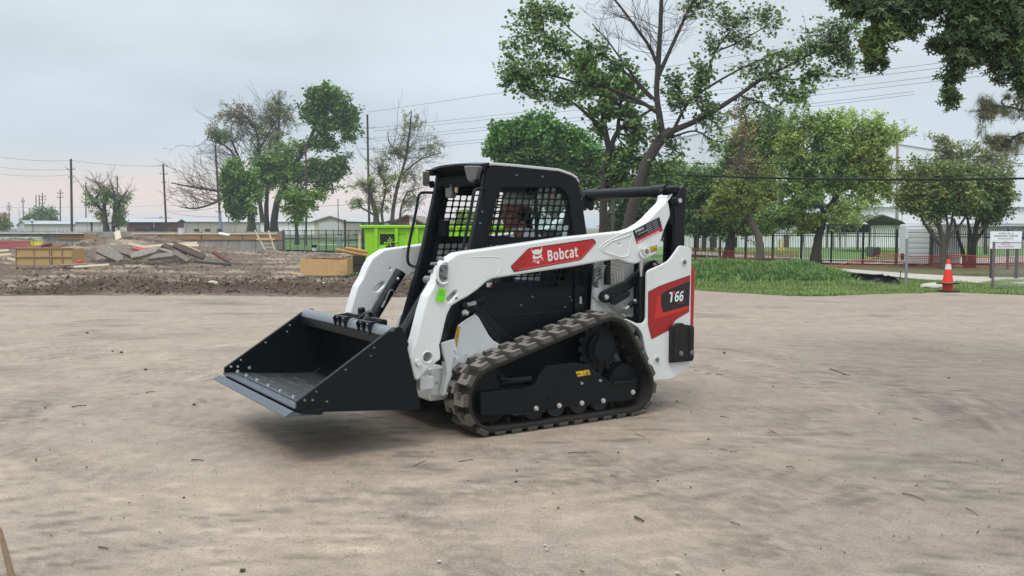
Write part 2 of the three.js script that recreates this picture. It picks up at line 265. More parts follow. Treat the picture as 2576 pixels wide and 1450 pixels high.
// grass: one object for what nobody could count
function grass(name, label, n, place, geoH, cols, mats) {
  const blades = [];
  for (let k = 0; k < 7; k++) {
    const a = rr(0, 6.28), h = geoH * rr(0.6, 1.15), w = geoH * 0.055, bx = gauss() * 0.05, bz = gauss() * 0.05, lean = geoH * rr(0.15, 0.7), c = Math.cos(a), s = Math.sin(a);
    const q = [[-w, 0], [w, 0], [-w * 0.8, h * 0.55], [w * 0.8, h * 0.55], [0, h]].map(([u, y]) => { const f = (y / h) ** 1.7 * lean; return [bx + c * f - s * u, y - f * 0.35, bz + s * f + c * u]; });
    const g = new THREE.BufferGeometry(); g.setAttribute('position', new THREE.Float32BufferAttribute([0, 1, 2, 1, 3, 2, 2, 3, 4].flatMap((i) => q[i]), 3)); g.computeVertexNormals(); blades.push(g);
  }
  const im = new THREE.InstancedMesh(merge(blades), mats, n), o = new THREE.Object3D(), c = new THREE.Color();
  for (let i = 0; i < n; i++) { const p = place(i); o.position.set(p[0], p[1], p[2]); o.rotation.set(gauss() * 0.15, rr(0, 6.28), gauss() * 0.15); const s = p[3] ?? 1; o.scale.set(s, s * rr(0.7, 1.2), s); o.updateMatrix(); im.setMatrixAt(i, o.matrix); const t = rnd(), k = rr(0.75, 1.25), q = mixc(cols[0], cols[1], t); c.setRGB(q[0] * k, q[1] * k, q[2] * k); im.setColorAt(i, c); }
  im.name = name; im.userData.kind = 'stuff'; tag(im, label, 'grass'); im.castShadow = im.receiveShadow = true; scene.add(im); return im;
}
const bladeMat = mat(1, 1, 1, 0.8, { transmission: 0.3, thickness: 0 });
// the grassy bank: a real rise of earth with long grass on it
const bankC = at(1890, 690, 26.5);
const bankH = (x, z) => 0.45 * Math.exp(-(((x - bankC.x) / 2.7) ** 4)) * Math.exp(-(((z - bankC.z) / 1.9) ** 2)) * (1 + 0.25 * noise(x * 0.8, z * 0.8));
{
  const g = new THREE.PlaneGeometry(12, 9, 90, 70).rotateX(-Math.PI / 2).translate(bankC.x, 0, bankC.z), p = g.attributes.position;
  for (let i = 0; i < p.count; i++) p.setY(i, bankH(p.getX(i), p.getZ(i)) - 0.022 + 0.02 * fbm(p.getX(i) * 3, p.getZ(i) * 3)); g.computeVertexNormals();
  struct('grass_bank', uvXZ(g), mat(0.085, 0.10, 0.035, 0.95, { map: lawnTex }));
}
grass('long_grass', 'long lush green grass growing over the bank behind the loader', 8500, () => { let x, z, h; do { x = bankC.x + rr(-4.3, 4.3); z = bankC.z + rr(-2.6, 2.9); h = bankH(x, z); } while (h < 0.10 + 0.2 * rnd()); return [x, h - 0.02, z, rr(0.6, 1.2)]; }, 0.20, [[0.085, 0.185, 0.030], [0.195, 0.33, 0.085]], bladeMat);
grass('short_grass', 'short green grass along the edge of the concrete', 26000, (i) => { const x = rr(4, 17), d = rr(0.0, 1) ** 1.5 * 5.5; const z = edgeZ(x) - d - 0.05 + 0.09 * noise(x * 3, 1); return [x, bankH(x, z) - 0.03, z, rr(0.5, 1.35) * (0.6 + 0.8 * smooth(-0.3, 0.3, noise(x * 0.9, z * 0.9, 5)))]; }, 0.085, [[0.125, 0.225, 0.04], [0.27, 0.345, 0.09]], bladeMat);
grass('dry_grass', 'olive brown grass of the verge beyond the cone', 12000, () => { const x = rr(9, 19), z = -rr(23, 31); return [x, -0.03, z, rr(0.6, 1.1)]; }, 0.07, [[0.15, 0.13, 0.045], [0.21, 0.185, 0.07]], bladeMat);
grass('site_grass', 'green weeds growing by the end of the lime green skip', 900, () => { const p = at(rr(880, 950), 684, rr(27, 29.5)); return [p.x, mudH(p.x, p.z) - 0.02, p.z, rr(0.7, 1.3)]; }, 0.10, [[0.07, 0.16, 0.035], [0.15, 0.22, 0.07]], bladeMat);
// ---------------------------------------------------------------- trees
const barkTex = dataTex(512, (u, v) => { const a = tileNoise(u * 1, v, 12, 1), n = Math.abs(tileNoise(u, v * 0.35 % 1, 40, 2)), c = tileNoise(u, v, 120, 3); const k = 0.75 + 0.25 * a - 0.5 * n + 0.3 * c; return [k, k * 0.97, k * 0.93]; });
barkTex.repeat.set(2, 0.8);
const bark = (k, w = 1) => mat(0.19 * k, 0.158 * k, 0.14 * k * w, 0.95, { map: barkTex, bumpMap: barkTex, bumpScale: 0.02 });
// tapering, slightly knobbly limb through points; returns geometry and samples along it
function limbGeo(pts, r0, r1, seg, rad = 8, flare = 0) {
  const c = new THREE.CatmullRomCurve3(pts, false, 'centripetal'), n = seg ?? Math.max(6, pts.length * 4), P = [], N = [], U = [], I = [], fr = c.computeFrenetFrames(n, false);
  const L = c.getLength();
  for (let i = 0; i <= n; i++) {
    const t = i / n, p = c.getPointAt(t), r = (r0 + (r1 - r0) * t ** 0.85) * (1 + flare * Math.max(0, 1 - t * L / 1.1) ** 2);
    for (let k = 0; k <= rad; k++) { const a = k / rad * 2 * Math.PI, d = fr.normals[i].clone().multiplyScalar(Math.cos(a)).addScaledVector(fr.binormals[i], Math.sin(a)), q = r * (1 + 0.12 * noise(p.x * 3 + d.x * 2, p.y * 3 + d.y * 2, p.z * 3 + d.z * 2)); P.push(p.x + d.x * q, p.y + d.y * q, p.z + d.z * q); N.push(d.x, d.y, d.z); U.push(k / rad, t * L); }
  }
  for (let i = 0; i < n; i++) for (let k = 0; k < rad; k++) { const a = i * (rad + 1) + k, b = a + rad + 1; I.push(a, a + 1, b, b, a + 1, b + 1); }
  const g = new THREE.BufferGeometry(); g.setAttribute('position', new THREE.Float32BufferAttribute(P, 3)); g.setAttribute('normal', new THREE.Float32BufferAttribute(N, 3)); g.setAttribute('uv', new THREE.Float32BufferAttribute(U, 2)); g.setIndex(I);
  const S = []; for (let i = 0; i <= n; i++) S.push([c.getPointAt(i / n), r0 + (r1 - r0) * (i / n) ** 0.85]);
  return [g, S];
}
function leafGeo(kind) {          // one leaf (or a spray of them) about one unit long
  const list = [], one = (len, wid, fold) => { const g = new THREE.BufferGeometry(), v = [[0, 0, 0], [-wid, fold, len * 0.35], [-wid * 0.8, fold * 1.1, len * 0.65], [0, -0.06 * len, len], [wid * 0.8, fold * 1.1, len * 0.65], [wid, fold, len * 0.35], [0, 0, len * 0.5]]; g.setAttribute('position', new THREE.Float32BufferAttribute([0, 6, 1, 1, 6, 2, 2, 6, 3, 3, 6, 4, 4, 6, 5, 5, 6, 0].flatMap((i) => v[i]), 3)); g.computeVertexNormals(); return g; };
  const quad = (len, wid) => { const g = new THREE.BufferGeometry(), v = [[0, 0, 0], [-wid, 0.05, len * 0.5], [0, 0, len], [wid, 0.05, len * 0.5]]; g.setAttribute('position', new THREE.Float32BufferAttribute([0, 2, 1, 0, 3, 2].flatMap((i) => v[i]), 3)); g.computeVertexNormals(); return g; };
  if (kind === 'broad') return one(1, 0.42, 0.10);
  if (kind === 'spray') { for (let k = 0; k < 5; k++) list.push(T(quad(0.55, 0.17), rr(-0.35, 0.35), rr(-0.3, 0.3), rr(-0.35, 0.35), rr(-1.2, 1.2), rr(0, 6.28), rr(-1.2, 1.2))); return merge(list); }
  if (kind === 'oval') { for (let k = 0; k < 6; k++) list.push(T(one(0.62, 0.13, 0.03), 0, 0, 0.08 * k, rr(-0.5, 0.5), k * 2.4, 0)); return merge(list); }
  if (kind === 'needles') { for (let k = 0; k < 16; k++) { const g = new THREE.BufferGeometry(); const a = rr(0, 6.28), e = rr(-0.5, 1.2), d = [Math.cos(a) * Math.cos(e), Math.sin(e), Math.sin(a) * Math.cos(e)], w = 0.012; g.setAttribute('position', new THREE.Float32BufferAttribute([-w * d[2], 0, w * d[0], w * d[2], 0, -w * d[0], d[0] * 0.6, d[1] * 0.6 - 0.05, d[2] * 0.6], 3)); g.computeVertexNormals(); list.push(g); } return merge(list); }
}
const LEAF = { broad: leafGeo('broad'), spray: leafGeo('spray'), oval: leafGeo('oval'), needles: leafGeo('needles') };
const leafMat = mat(1, 1, 1, 0.75, { transmission: 0.35, thickness: 0 });
// limbs: [[ [px, py, (nearer/farther)]..., ], r0, r1] as seen at distance d; blobs: [px, py, rx, ry, leaves, colour set, depth shift, twigs]
function tree(name, label, o) {
  const { d, limbs = [], blobs = [], cols, leaf = 'spray', size = 0.3, barkK = 1, droop = 0, ground = 0, group, category = 'tree', flare = 0.5, spread = 1, twigR = 0.012 } = o, m = pxm(d);
  const bm = bark(barkK, o.barkW ?? 1), root = limbs.length ? at(limbs[0][0][0][0], limbs[0][0][0][1], d + (limbs[0][0][0][2] ?? 0)) : at(blobs[0][0], blobs[0][1] + blobs[0][3], d);
  const t = thing(name, label, category, V(0, 0, 0), 0, group), nodes = [];
  limbs.forEach(([pts, r0, r1], i) => { const q = pts.map((p) => at(p[0], p[1], d + (p[2] ?? 0))); const [g, S] = limbGeo(q, r0 * m, r1 * m, undefined, i ? 7 : 12, i ? 0 : flare); nodes.push(...S); mesh(i ? 'branch' : 'trunk', g, bm, t); });
  const twigs = [], leaves = [];
  for (const [px, py, rx, ry, n0, ci = 0, dd = 0, tw = 8] of blobs) {
    const n = Math.round(n0 * (o.dens ?? 1));
    const c = at(px, py, d + dd), R = V(rx * m, ry * m, Math.min(rx, ry) * m * spread), near = nodes.slice().sort((a, b) => a[0].distanceToSquared(c) - b[0].distanceToSquared(c)).slice(0, 6);
    const cl = [], inEll = () => { let x, y, z; do { x = rr(-1, 1); y = rr(-1, 1); z = rr(-1, 1); } while (x * x + y * y + z * z > 1); return V(c.x + x * R.x, c.y + y * R.y, c.z + z * R.z); };
    const tn = Math.round((tw ?? 8) * (o.tw ?? 1.6));
    for (let k = 0; k < tn && near.length; k++) {                        // a twig from the nearest limbs into the clump, with side shoots that carry the leaves
      const a = near[Math.floor(rnd() * near.length)], b = inEll(), L = a[0].distanceTo(b), mid = a[0].clone().lerp(b, 0.5).add(V(gauss(), gauss() + 0.35, gauss()).multiplyScalar(0.12 * L));
      const r = Math.min(a[1] * 0.5, twigR * 0.7 + L * 0.0045); const [g, S] = limbGeo([a[0], mid, b], r, r * 0.25, 7, 4); twigs.push(g); cl.push(S[5][0], S[6][0], S[7][0]);
      for (let q = 0; q < 4; q++) { const s = S[3 + (q % 4)], e = s[0].clone().add(V(gauss() * R.x, gauss() * R.y + R.y * 0.15, gauss() * R.z).multiplyScalar(0.62)), [h, H] = limbGeo([s[0], s[0].clone().lerp(e, 0.5).add(V(0, 0.06 * R.y, 0)), e], r * 0.5, r * 0.16, 4, 3); twigs.push(h); cl.push(H[1][0], H[2][0], H[3][0], H[4][0], e); }
    }
    if (!cl.length) for (let k = 0; k < n / 12; k++) cl.push(inEll());
    const sig = (o.sig ?? 0.14) * (R.y * 0.35 + 0.65 * Math.min(R.x, R.y));
    for (let k = 0; k < n; k++) { const q = cl[Math.floor(rnd() * cl.length)]; leaves.push([q.x + gauss() * sig, q.y + gauss() * sig - droop * rnd() * sig, q.z + gauss() * sig, ci]); }
  }
  for (const e of o.bare ?? []) { // leafless fans of fine branches: [from px, py, to px, py, count, spread px]
    const from = at(e[0], e[1], d), to = at(e[2], e[3], d), sp = e[5] * m, near = nodes.slice().sort((p, q) => p[0].distanceToSquared(from) - q[0].distanceToSquared(from)).slice(0, 22);
    for (let k = 0; k < e[4]; k++) {
      const a = near.length ? near[Math.floor(rnd() * near.length)][0] : from, f = rr(0.35, 1), b = a.clone().lerp(to.clone().add(V(gauss() * sp * 2.2, gauss() * sp * 1.6, gauss() * sp * 2)), f), L = a.distanceTo(b), r = twigR * (0.5 + 0.35 * L / sp * 0.3);
      const wob = () => V(gauss(), gauss(), gauss()).multiplyScalar(L * 0.10); const [g, S] = limbGeo([a, a.clone().lerp(b, 0.33).add(wob()), a.clone().lerp(b, 0.68).add(wob()), b], r, r * 0.3, 9, 4); twigs.push(g);
      for (let q = 0; q < 5; q++) { const s = S[3 + Math.floor(rnd() * 7)], dir = b.clone().sub(a).normalize().add(V(gauss(), gauss() * 0.8 + 0.35, gauss())).normalize(), l = sp * rr(0.4, 1.2), t = s[0].clone().addScaledVector(dir, l); const [h, S2] = limbGeo([s[0], s[0].clone().lerp(t, 0.5).add(V(gauss(), gauss(), gauss()).multiplyScalar(l * 0.1)), t], r * 0.5, r * 0.18, 5, 3); twigs.push(h); for (let w = 0; w < 2; w++) { const s2 = S2[2 + w], t2 = s2[0].clone().add(dir.clone().add(V(gauss(), gauss(), gauss())).multiplyScalar(l * 0.35)); twigs.push(limbGeo([s2[0], t2], r * 0.28, r * 0.12, 2, 3)[0]); } }
    }
  }
  if (twigs.length) mesh('twigs', twigs, bm, t).userData.kind = 'stuff';
  recentre(t, root);
  if (leaves.length) {
    const im = new THREE.InstancedMesh(LEAF[leaf], leafMat, leaves.length), q = new THREE.Object3D(), col = new THREE.Color();
    leaves.forEach(([x, y, z, ci], i) => { q.position.set(x - root.x, y - root.y, z - root.z); q.rotation.set(rr(-1, 1) * 1.0 + (droop ? 0.7 : 0), rr(0, 6.28), rr(-1, 1) * 1.0); const s = size * rr(0.65, 1.3); q.scale.set(s, s, s); q.updateMatrix(); im.setMatrixAt(i, q.matrix); const k = rr(0.7, 1.3) * (o.lum ?? 1.9), c = mixc(cols[ci][0], cols[ci][1], rnd()); col.setRGB(c[0] * k * 1.06, c[1] * k, c[2] * k * 0.84); im.setColorAt(i, col); });
    im.name = 'crown'; im.userData.kind = 'stuff'; im.castShadow = im.receiveShadow = true; t.add(im);
  }
  return t;
}
const fresh = [[0.052, 0.112, 0.016], [0.105, 0.18, 0.030]], deep = [[0.026, 0.066, 0.012], [0.060, 0.118, 0.022]], olive = [[0.078, 0.112, 0.018], [0.145, 0.180, 0.034]], rust = [[0.10, 0.085, 0.045], [0.16, 0.125, 0.07]], greyGreen = [[0.10, 0.12, 0.06], [0.18, 0.19, 0.11]], dark = [[0.016, 0.032, 0.012], [0.045, 0.07, 0.026]], emerald = [[0.032, 0.084, 0.009], [0.074, 0.142, 0.020]];

// tall broadleaf behind the loader, its limbs opening over the whole middle of the picture
tree('broadleaf_tree', 'tall half bare tree with scaly leaning trunk rising behind the loader arms', { d: 27, leaf: 'broad', size: 0.102, barkK: 0.46, barkW: 1.04, cols: [[[0.042, 0.096, 0.018], [0.088, 0.158, 0.034]], deep, [[0.05, 0.092, 0.028], [0.115, 0.165, 0.06]]], flare: 0.3, spread: 0.9, droop: 0.6, dens: 1.0, tw: 2.6, sig: 0.17, lum: 1.75,
  limbs: [[[[1570, 655], [1583, 560], [1607, 470], [1632, 400], [1668, 345], [1690, 330]], 15, 13],
    [[[1668, 345], [1660, 300], [1652, 240], [1655, 170], [1660, 90], [1664, 0], [1668, -60]], 9, 4.5],
    [[[1653, 200], [1668, 165], [1700, 95], [1730, 30], [1760, -25]], 6, 3], [[[1656, 170], [1635, 120], [1600, 70], [1555, 10], [1520, -30]], 5, 2.2],
    [[[1650, 255], [1600, 200], [1570, 160], [1530, 105], [1490, 60]], 4, 1.4], [[[1655, 285], [1610, 255], [1520, 220], [1460, 210], [1380, 190], [1310, 195]], 5.5, 1.6], [[[1520, 220], [1440, 150], [1390, 105], [1350, 55]], 3.4, 1.2], [[[1640, 250], [1560, 170], [1480, 110], [1420, 60], [1390, 20]], 3.6, 1.2], [[[1645, 270], [1560, 250], [1470, 235], [1390, 230], [1330, 222]], 3.4, 1.1],
    [[[1690, 330], [1760, 300], [1850, 245], [1930, 190], [1985, 165], [2060, 125], [2130, 95]], 8, 2.2], [[[1690, 335], [1735, 255], [1790, 215], [1860, 175], [1960, 130]], 4.6, 1.6], [[[1735, 255], [1770, 205], [1800, 130], [1840, 75], [1870, 40]], 4, 1.3], [[[1860, 240], [1920, 260], [1975, 290]], 2.6, 1], [[[1690, 345], [1750, 330], [1800, 355], [1850, 350]], 3, 1], [[[1720, 300], [1708, 250], [1712, 200]], 3, 1.2], [[[1800, 130], [1850, 110], [1920, 70], [1960, 40]], 2.6, 0.9], [[[1930, 190], [1990, 200], [2060, 190]], 3, 1], [[[1950, 180], [1990, 230], [2010, 270]], 2, 0.8]],
  bare: [[1600, 80, 1520, 10, 16, 40], [1655, 100, 1640, 10, 12, 45], [1720, 60, 1760, 10, 12, 30], [1560, 40, 1490, 15, 10, 28], [1640, 160, 1590, 60, 10, 50], [1700, 100, 1760, 90, 8, 40]],
  blobs: [[1330, 55, 62, 50, 520, 0], [1300, 125, 62, 48, 560, 0], [1280, 190, 48, 34, 360, 0], [1400, 115, 60, 55, 480, 0], [1370, 195, 66, 45, 480, 0], [1295, 220, 54, 24, 300, 0], [1460, 150, 58, 48, 400, 0], [1500, 210, 60, 45, 420, 1], [1555, 175, 50, 46, 340, 1], [1440, 245, 66, 28, 260, 0], [1410, 25, 44, 32, 230, 0], [1400, 262, 50, 22, 150, 0], [1330, 245, 46, 20, 150, 0], [1350, 10, 44, 26, 200, 0], [1500, 130, 40, 40, 180, 0],
    [1755, 200, 48, 48, 420, 1], [1770, 265, 46, 46, 340, 1], [1705, 255, 46, 42, 260, 1], [1690, 205, 34, 40, 200, 1], [1800, 310, 40, 30, 160, 0], [1860, 45, 66, 48, 280, 2], [1795, 35, 50, 40, 200, 2], [1930, 50, 50, 52, 260, 2], [1870, 105, 60, 34, 170, 2], [1790, 110, 40, 40, 120, 2], [1985, 150, 68, 44, 360, 0], [2060, 110, 64, 48, 420, 0], [2125, 135, 50, 50, 400, 1], [2140, 180, 28, 36, 190, 1], [1940, 215, 66, 44, 300, 0], [1890, 175, 56, 36, 220, 2], [1985, 250, 50, 42, 240, 0], [2060, 190, 56, 34, 240, 0], [2030, 235, 40, 26, 120, 0], [2150, 55, 50, 40, 260, 0], [2060, 60, 50, 30, 160, 2], [1880, 270, 40, 26, 100, 2], [1920, 310, 40, 30, 90, 2], [1700, 385, 34, 36, 110, 1], [1790, 380, 30, 24, 70, 0], [1690, 440, 48, 42, 240, 1], [1735, 20, 34, 34, 80, 2], [1640, 330, 30, 50, 120, 1]] });
tree('broadleaf_tree', 'leafy tree with a slim dark forked trunk left of the scaly leaning trunk', { d: 31, leaf: 'broad', size: 0.13, barkK: 0.5, cols: [fresh, deep], flare: 0.3, droop: 0.4, dens: 1.35, tw: 2.2, sig: 0.17,
  limbs: [[[[1512, 660], [1517, 560], [1520, 470], [1526, 410], [1533, 378]], 10.5, 9], [[[1533, 378], [1522, 330], [1515, 270], [1508, 215], [1490, 150]], 9, 3], [[[1535, 375], [1555, 330], [1600, 300], [1640, 275]], 7, 3], [[[1522, 330], [1490, 300], [1450, 265], [1410, 240]], 7, 2], [[[1553, 345], [1560, 270], [1575, 200]], 6, 2], [[[1518, 445], [1495, 410], [1480, 430]], 4, 1.5]],
  blobs: [[1520, 270, 60, 50, 520, 1], [1580, 290, 48, 46, 400, 1], [1480, 210, 55, 45, 460, 0], [1550, 220, 50, 45, 420, 0], [1600, 230, 40, 38, 260, 1], [1500, 330, 36, 34, 140, 1], [1620, 355, 45, 46, 260, 1], [1590, 400, 40, 36, 220, 0], [1560, 440, 46, 46, 300, 1], [1640, 420, 40, 40, 220, 1], [1600, 470, 60, 40, 300, 1], [1450, 160, 40, 40, 260, 0]] });
tree('round_tree', 'dense dark green rounded tree directly behind the cab roof', { d: 46, size: 0.42, barkK: 0.6, cols: [[[0.030, 0.095, 0.018], [0.075, 0.165, 0.034]], deep],
  limbs: [[[[1400, 640], [1398, 520], [1390, 420], [1370, 340]], 12, 5], [[[1395, 450], [1330, 390], [1280, 350]], 6, 2], [[[1395, 440], [1440, 390], [1490, 370]], 6, 2]],
  blobs: [[1310, 330, 70, 46, 900, 0], [1260, 350, 38, 40, 500, 0], [1380, 340, 60, 48, 850, 0], [1440, 380, 55, 48, 800, 0], [1490, 410, 40, 48, 600, 0], [1290, 400, 70, 50, 1000, 1], [1370, 420, 80, 60, 1200, 1], [1450, 460, 70, 60, 1100, 1], [1300, 470, 70, 50, 900, 1], [1380, 500, 80, 60, 900, 1], [1500, 480, 50, 60, 600, 1], [1355, 295, 40, 18, 260, 0], [1250, 385, 28, 30, 300, 0]] });
tree('shrubby_tree', 'low dark green tree mass between the two trunks, behind the black crossbar', { d: 50, size: 0.42, barkK: 0.6, cols: [deep, fresh, dark],
  limbs: [[[[1600, 650], [1602, 560], [1610, 480]], 8, 3]],
  blobs: [[1560, 480, 50, 60, 700, 0], [1620, 500, 60, 60, 800, 0], [1690, 480, 50, 60, 700, 0], [1550, 560, 60, 50, 700, 2], [1640, 570, 60, 50, 700, 0], [1720, 560, 50, 60, 700, 2], [1700, 410, 36, 30, 240, 1], [1760, 520, 40, 60, 500, 0]] });
// oaks and crape myrtles along the picket fence on the right
tree('oak_tree', 'wide dark oak with an ivy covered trunk just right of the rear arms', { d: 43, size: 0.26, lum: 2.1, dens: 1.45, tw: 2.4, sig: 0.2, barkK: 0.45, cols: [deep, [[0.05, 0.105, 0.026], [0.11, 0.17, 0.045]], olive], spread: 1.1,
  limbs: [[[[1832, 656], [1836, 620], [1840, 570], [1838, 520], [1835, 470]], 12, 8], [[[1838, 540], [1780, 480], [1740, 430]], 9, 3], [[[1836, 520], [1890, 450], [1930, 390]], 9, 3], [[[1838, 500], [1830, 420], [1850, 360]], 8, 3], [[[1840, 560], [1780, 545], [1735, 575]], 6, 2]],
  blobs: [[1790, 455, 45, 36, 420, 1], [1745, 480, 50, 60, 900, 0], [1810, 470, 55, 45, 700, 0], [1860, 410, 55, 45, 640, 1], [1905, 370, 55, 50, 700, 1], [1940, 330, 46, 45, 520, 1], [1970, 300, 34, 28, 260, 1], [1760, 540, 60, 46, 900, 0], [1830, 520, 70, 50, 900, 0], [1730, 565, 40, 36, 500, 0], [1800, 575, 60, 30, 520, 0], [1880, 470, 60, 55, 800, 1], [1950, 420, 60, 60, 800, 2], [1940, 500, 60, 60, 800, 2], [1890, 560, 50, 40, 500, 1], [1860, 365, 30, 26, 160, 1], [1890, 320, 34, 30, 220, 2]] });
tree('sapling_tree', 'slender brownish tree with crooked bare trunk on a thick stump by the fence', { d: 38, size: 0.21, barkK: 1.0, cols: [olive, rust], flare: 0.1,
  limbs: [[[[1912, 652], [1912, 625], [1906, 590], [1893, 565], [1884, 540], [1878, 490], [1866, 440], [1862, 400], [1872, 340], [1878, 300], [1862, 275]], 11, 2], [[[1866, 450], [1900, 410], [1945, 375]], 3, 1], [[[1866, 430], [1830, 395], [1800, 390]], 3, 1], [[[1876, 330], [1905, 290]], 2.4, 1]],
  blobs: [[1880, 420, 56, 44, 140, 1], [1920, 440, 56, 50, 170, 0], [1840, 470, 50, 40, 150, 0], [1810, 500, 45, 50, 420, 0], [1900, 500, 40, 40, 260, 0], [1850, 285, 40, 22, 60, 1], [1870, 350, 50, 40, 70, 1], [1780, 520, 36, 40, 240, 0], [1850, 540, 40, 40, 200, 0]], bare: [[1866, 430, 1900, 370, 8, 36], [1840, 470, 1800, 410, 8, 40], [1830, 600, 1790, 500, 6, 20]] });
tree('oak_tree', 'spreading oak with a black leaning trunk and airy olive crown, centre of the fence', { d: 40, size: 0.24, lum: 2.3, dens: 1.25, tw: 2.4, sig: 0.17, barkK: 0.42, cols: [olive, [[0.06, 0.115, 0.026], [0.115, 0.175, 0.045]], [[0.13, 0.19, 0.055], [0.20, 0.26, 0.09]]], spread: 1.1,
  limbs: [[[[2052, 662], [2056, 620], [2062, 585], [2068, 560], [2078, 535]], 11, 9.5], [[[2072, 545], [2100, 500], [2125, 470], [2140, 440], [2150, 390]], 8, 3], [[[2068, 565], [2030, 570], [1985, 560], [1930, 575], [1880, 590]], 7, 2.5], [[[2072, 545], [2060, 480], [2050, 420], [2075, 360], [2090, 320]], 6, 2], [[[2066, 585], [2045, 583], [2025, 572]], 5, 2], [[[2120, 480], [2170, 460], [2210, 440]], 5, 2], [[[2130, 465], [2180, 390], [2230, 355]], 5, 2], [[[2060, 480], [2010, 430], [1980, 390]], 5, 2]],
  blobs: [[1990, 350, 45, 45, 360, 0], [2040, 330, 50, 45, 420, 1], [2100, 330, 55, 48, 420, 2], [2140, 295, 34, 22, 200, 2], [2190, 310, 44, 40, 320, 2], [2230, 350, 44, 34, 260, 2], [2270, 330, 36, 22, 120, 2], [2010, 420, 60, 50, 560, 1], [2080, 410, 60, 55, 560, 1], [2150, 400, 60, 50, 520, 0], [2210, 410, 46, 45, 340, 0], [2010, 490, 60, 50, 560, 1], [1970, 540, 55, 40, 460, 1], [2060, 480, 50, 50, 420, 1], [2120, 450, 50, 40, 360, 1], [2200, 460, 44, 40, 280, 0], [2140, 550, 45, 46, 320, 2], [2180, 510, 40, 45, 260, 2], [2030, 560, 50, 30, 300, 0], [2240, 480, 34, 40, 170, 0], [1930, 565, 46, 26, 240, 1], [2150, 345, 30, 40, 160, 0], [2000, 300, 30, 25, 120, 1]] });
tree('crape_myrtle', 'many stemmed crape myrtle behind the traffic cone', { d: 34.5, size: 0.24, barkK: 0.85, cols: [[[0.070, 0.10, 0.024], [0.125, 0.155, 0.042]], deep], flare: 0, dens: 0.85, tw: 2.4,
  limbs: [[[[2374, 680], [2374, 640], [2370, 600], [2362, 560], [2352, 520]], 9, 4], [[[2372, 620], [2345, 590], [2325, 560], [2310, 530]], 6, 2], [[[2372, 615], [2392, 570], [2400, 520]], 6, 2], [[[2374, 610], [2420, 560], [2440, 520]], 5, 2], [[[2366, 580], [2338, 540], [2320, 490]], 4, 2], [[[2376, 660], [2385, 600], [2380, 520]], 5, 2]],
  blobs: [[2290, 470, 42, 45, 420, 0], [2340, 450, 55, 45, 620, 0], [2400, 440, 55, 45, 620, 0], [2310, 520, 46, 36, 380, 0], [2370, 500, 60, 40, 600, 1], [2430, 490, 46, 44, 420, 0], [2350, 540, 40, 24, 160, 0], [2280, 420, 34, 30, 160, 0], [2330, 400, 40, 26, 160, 0], [2260, 500, 26, 40, 160, 0]] });
tree('crape_myrtle', 'dense crape myrtle with dark twin stems beside the facility sign', { d: 36, size: 0.25, barkK: 0.55, cols: [[[0.055, 0.085, 0.022], [0.11, 0.14, 0.038]], deep], flare: 0, dens: 0.8, tw: 2.4,
  limbs: [[[[2446, 684], [2448, 640], [2452, 600], [2460, 550], [2465, 500]], 10, 4], [[[2430, 680], [2424, 640], [2412, 600], [2400, 550]], 6, 3], [[[2452, 610], [2480, 570], [2490, 530]], 5, 2], [[[2448, 620], [2436, 560], [2430, 510]], 5, 2]],
  blobs: [[2440, 430, 50, 34, 520, 0], [2490, 450, 50, 44, 640, 0], [2530, 480, 34, 44, 380, 0], [2470, 500, 60, 44, 720, 1], [2520, 530, 36, 30, 260, 0], [2430, 520, 46, 30, 300, 1], [2480, 545, 40, 24, 200, 0], [2400, 420, 30, 30, 160, 0]] });
tree('thin_tree', 'thin pale spring tree in front of the white wall at right', { d: 52, size: 0.30, barkK: 0.9, cols: [greyGreen, olive], flare: 0, limbs: [[[[2480, 640], [2475, 560], [2440, 480], [2400, 420], [2375, 370]], 5, 2]], blobs: [[2360, 350, 40, 20, 130, 0], [2400, 375, 45, 22, 150, 0], [2380, 405, 40, 22, 120, 0], [2520, 400, 46, 40, 240, 0], [2490, 370, 40, 20, 140, 0], [2555, 420, 30, 40, 150, 0]] });
tree('pine_tree', 'long needled pine reaching in from the right edge under the oak leaves', { d: 17, leaf: 'needles', size: 0.24, lum: 2.6, barkK: 0.45, sig: 0.3, cols: [[[0.06, 0.072, 0.045], [0.12, 0.13, 0.085]]], flare: 0.2,
  limbs: [[[[2700, 760], [2690, 560], [2680, 380], [2670, 220]], 30, 18], [[[2680, 300], [2620, 290], [2576, 280], [2545, 270], [2510, 268], [2470, 280]], 6, 1.6], [[[2680, 330], [2610, 332], [2570, 336], [2545, 350], [2525, 368]], 6, 2], [[[2530, 270], [2520, 255], [2540, 240]], 3, 1]],
  blobs: [[2470, 245, 20, 14, 40], [2490, 265, 24, 16, 60], [2460, 285, 22, 14, 45], [2500, 290, 26, 12, 40], [2535, 245, 16, 10, 26], [2480, 305, 18, 8, 26], [2530, 290, 22, 10, 26], [2500, 355, 40, 16, 70], [2470, 350, 20, 10, 30], [2540, 385, 40, 22, 80], [2570, 360, 22, 20, 40], [2510, 380, 30, 14, 40], [2576, 250, 14, 24, 30], [2560, 300, 20, 14, 20]] });
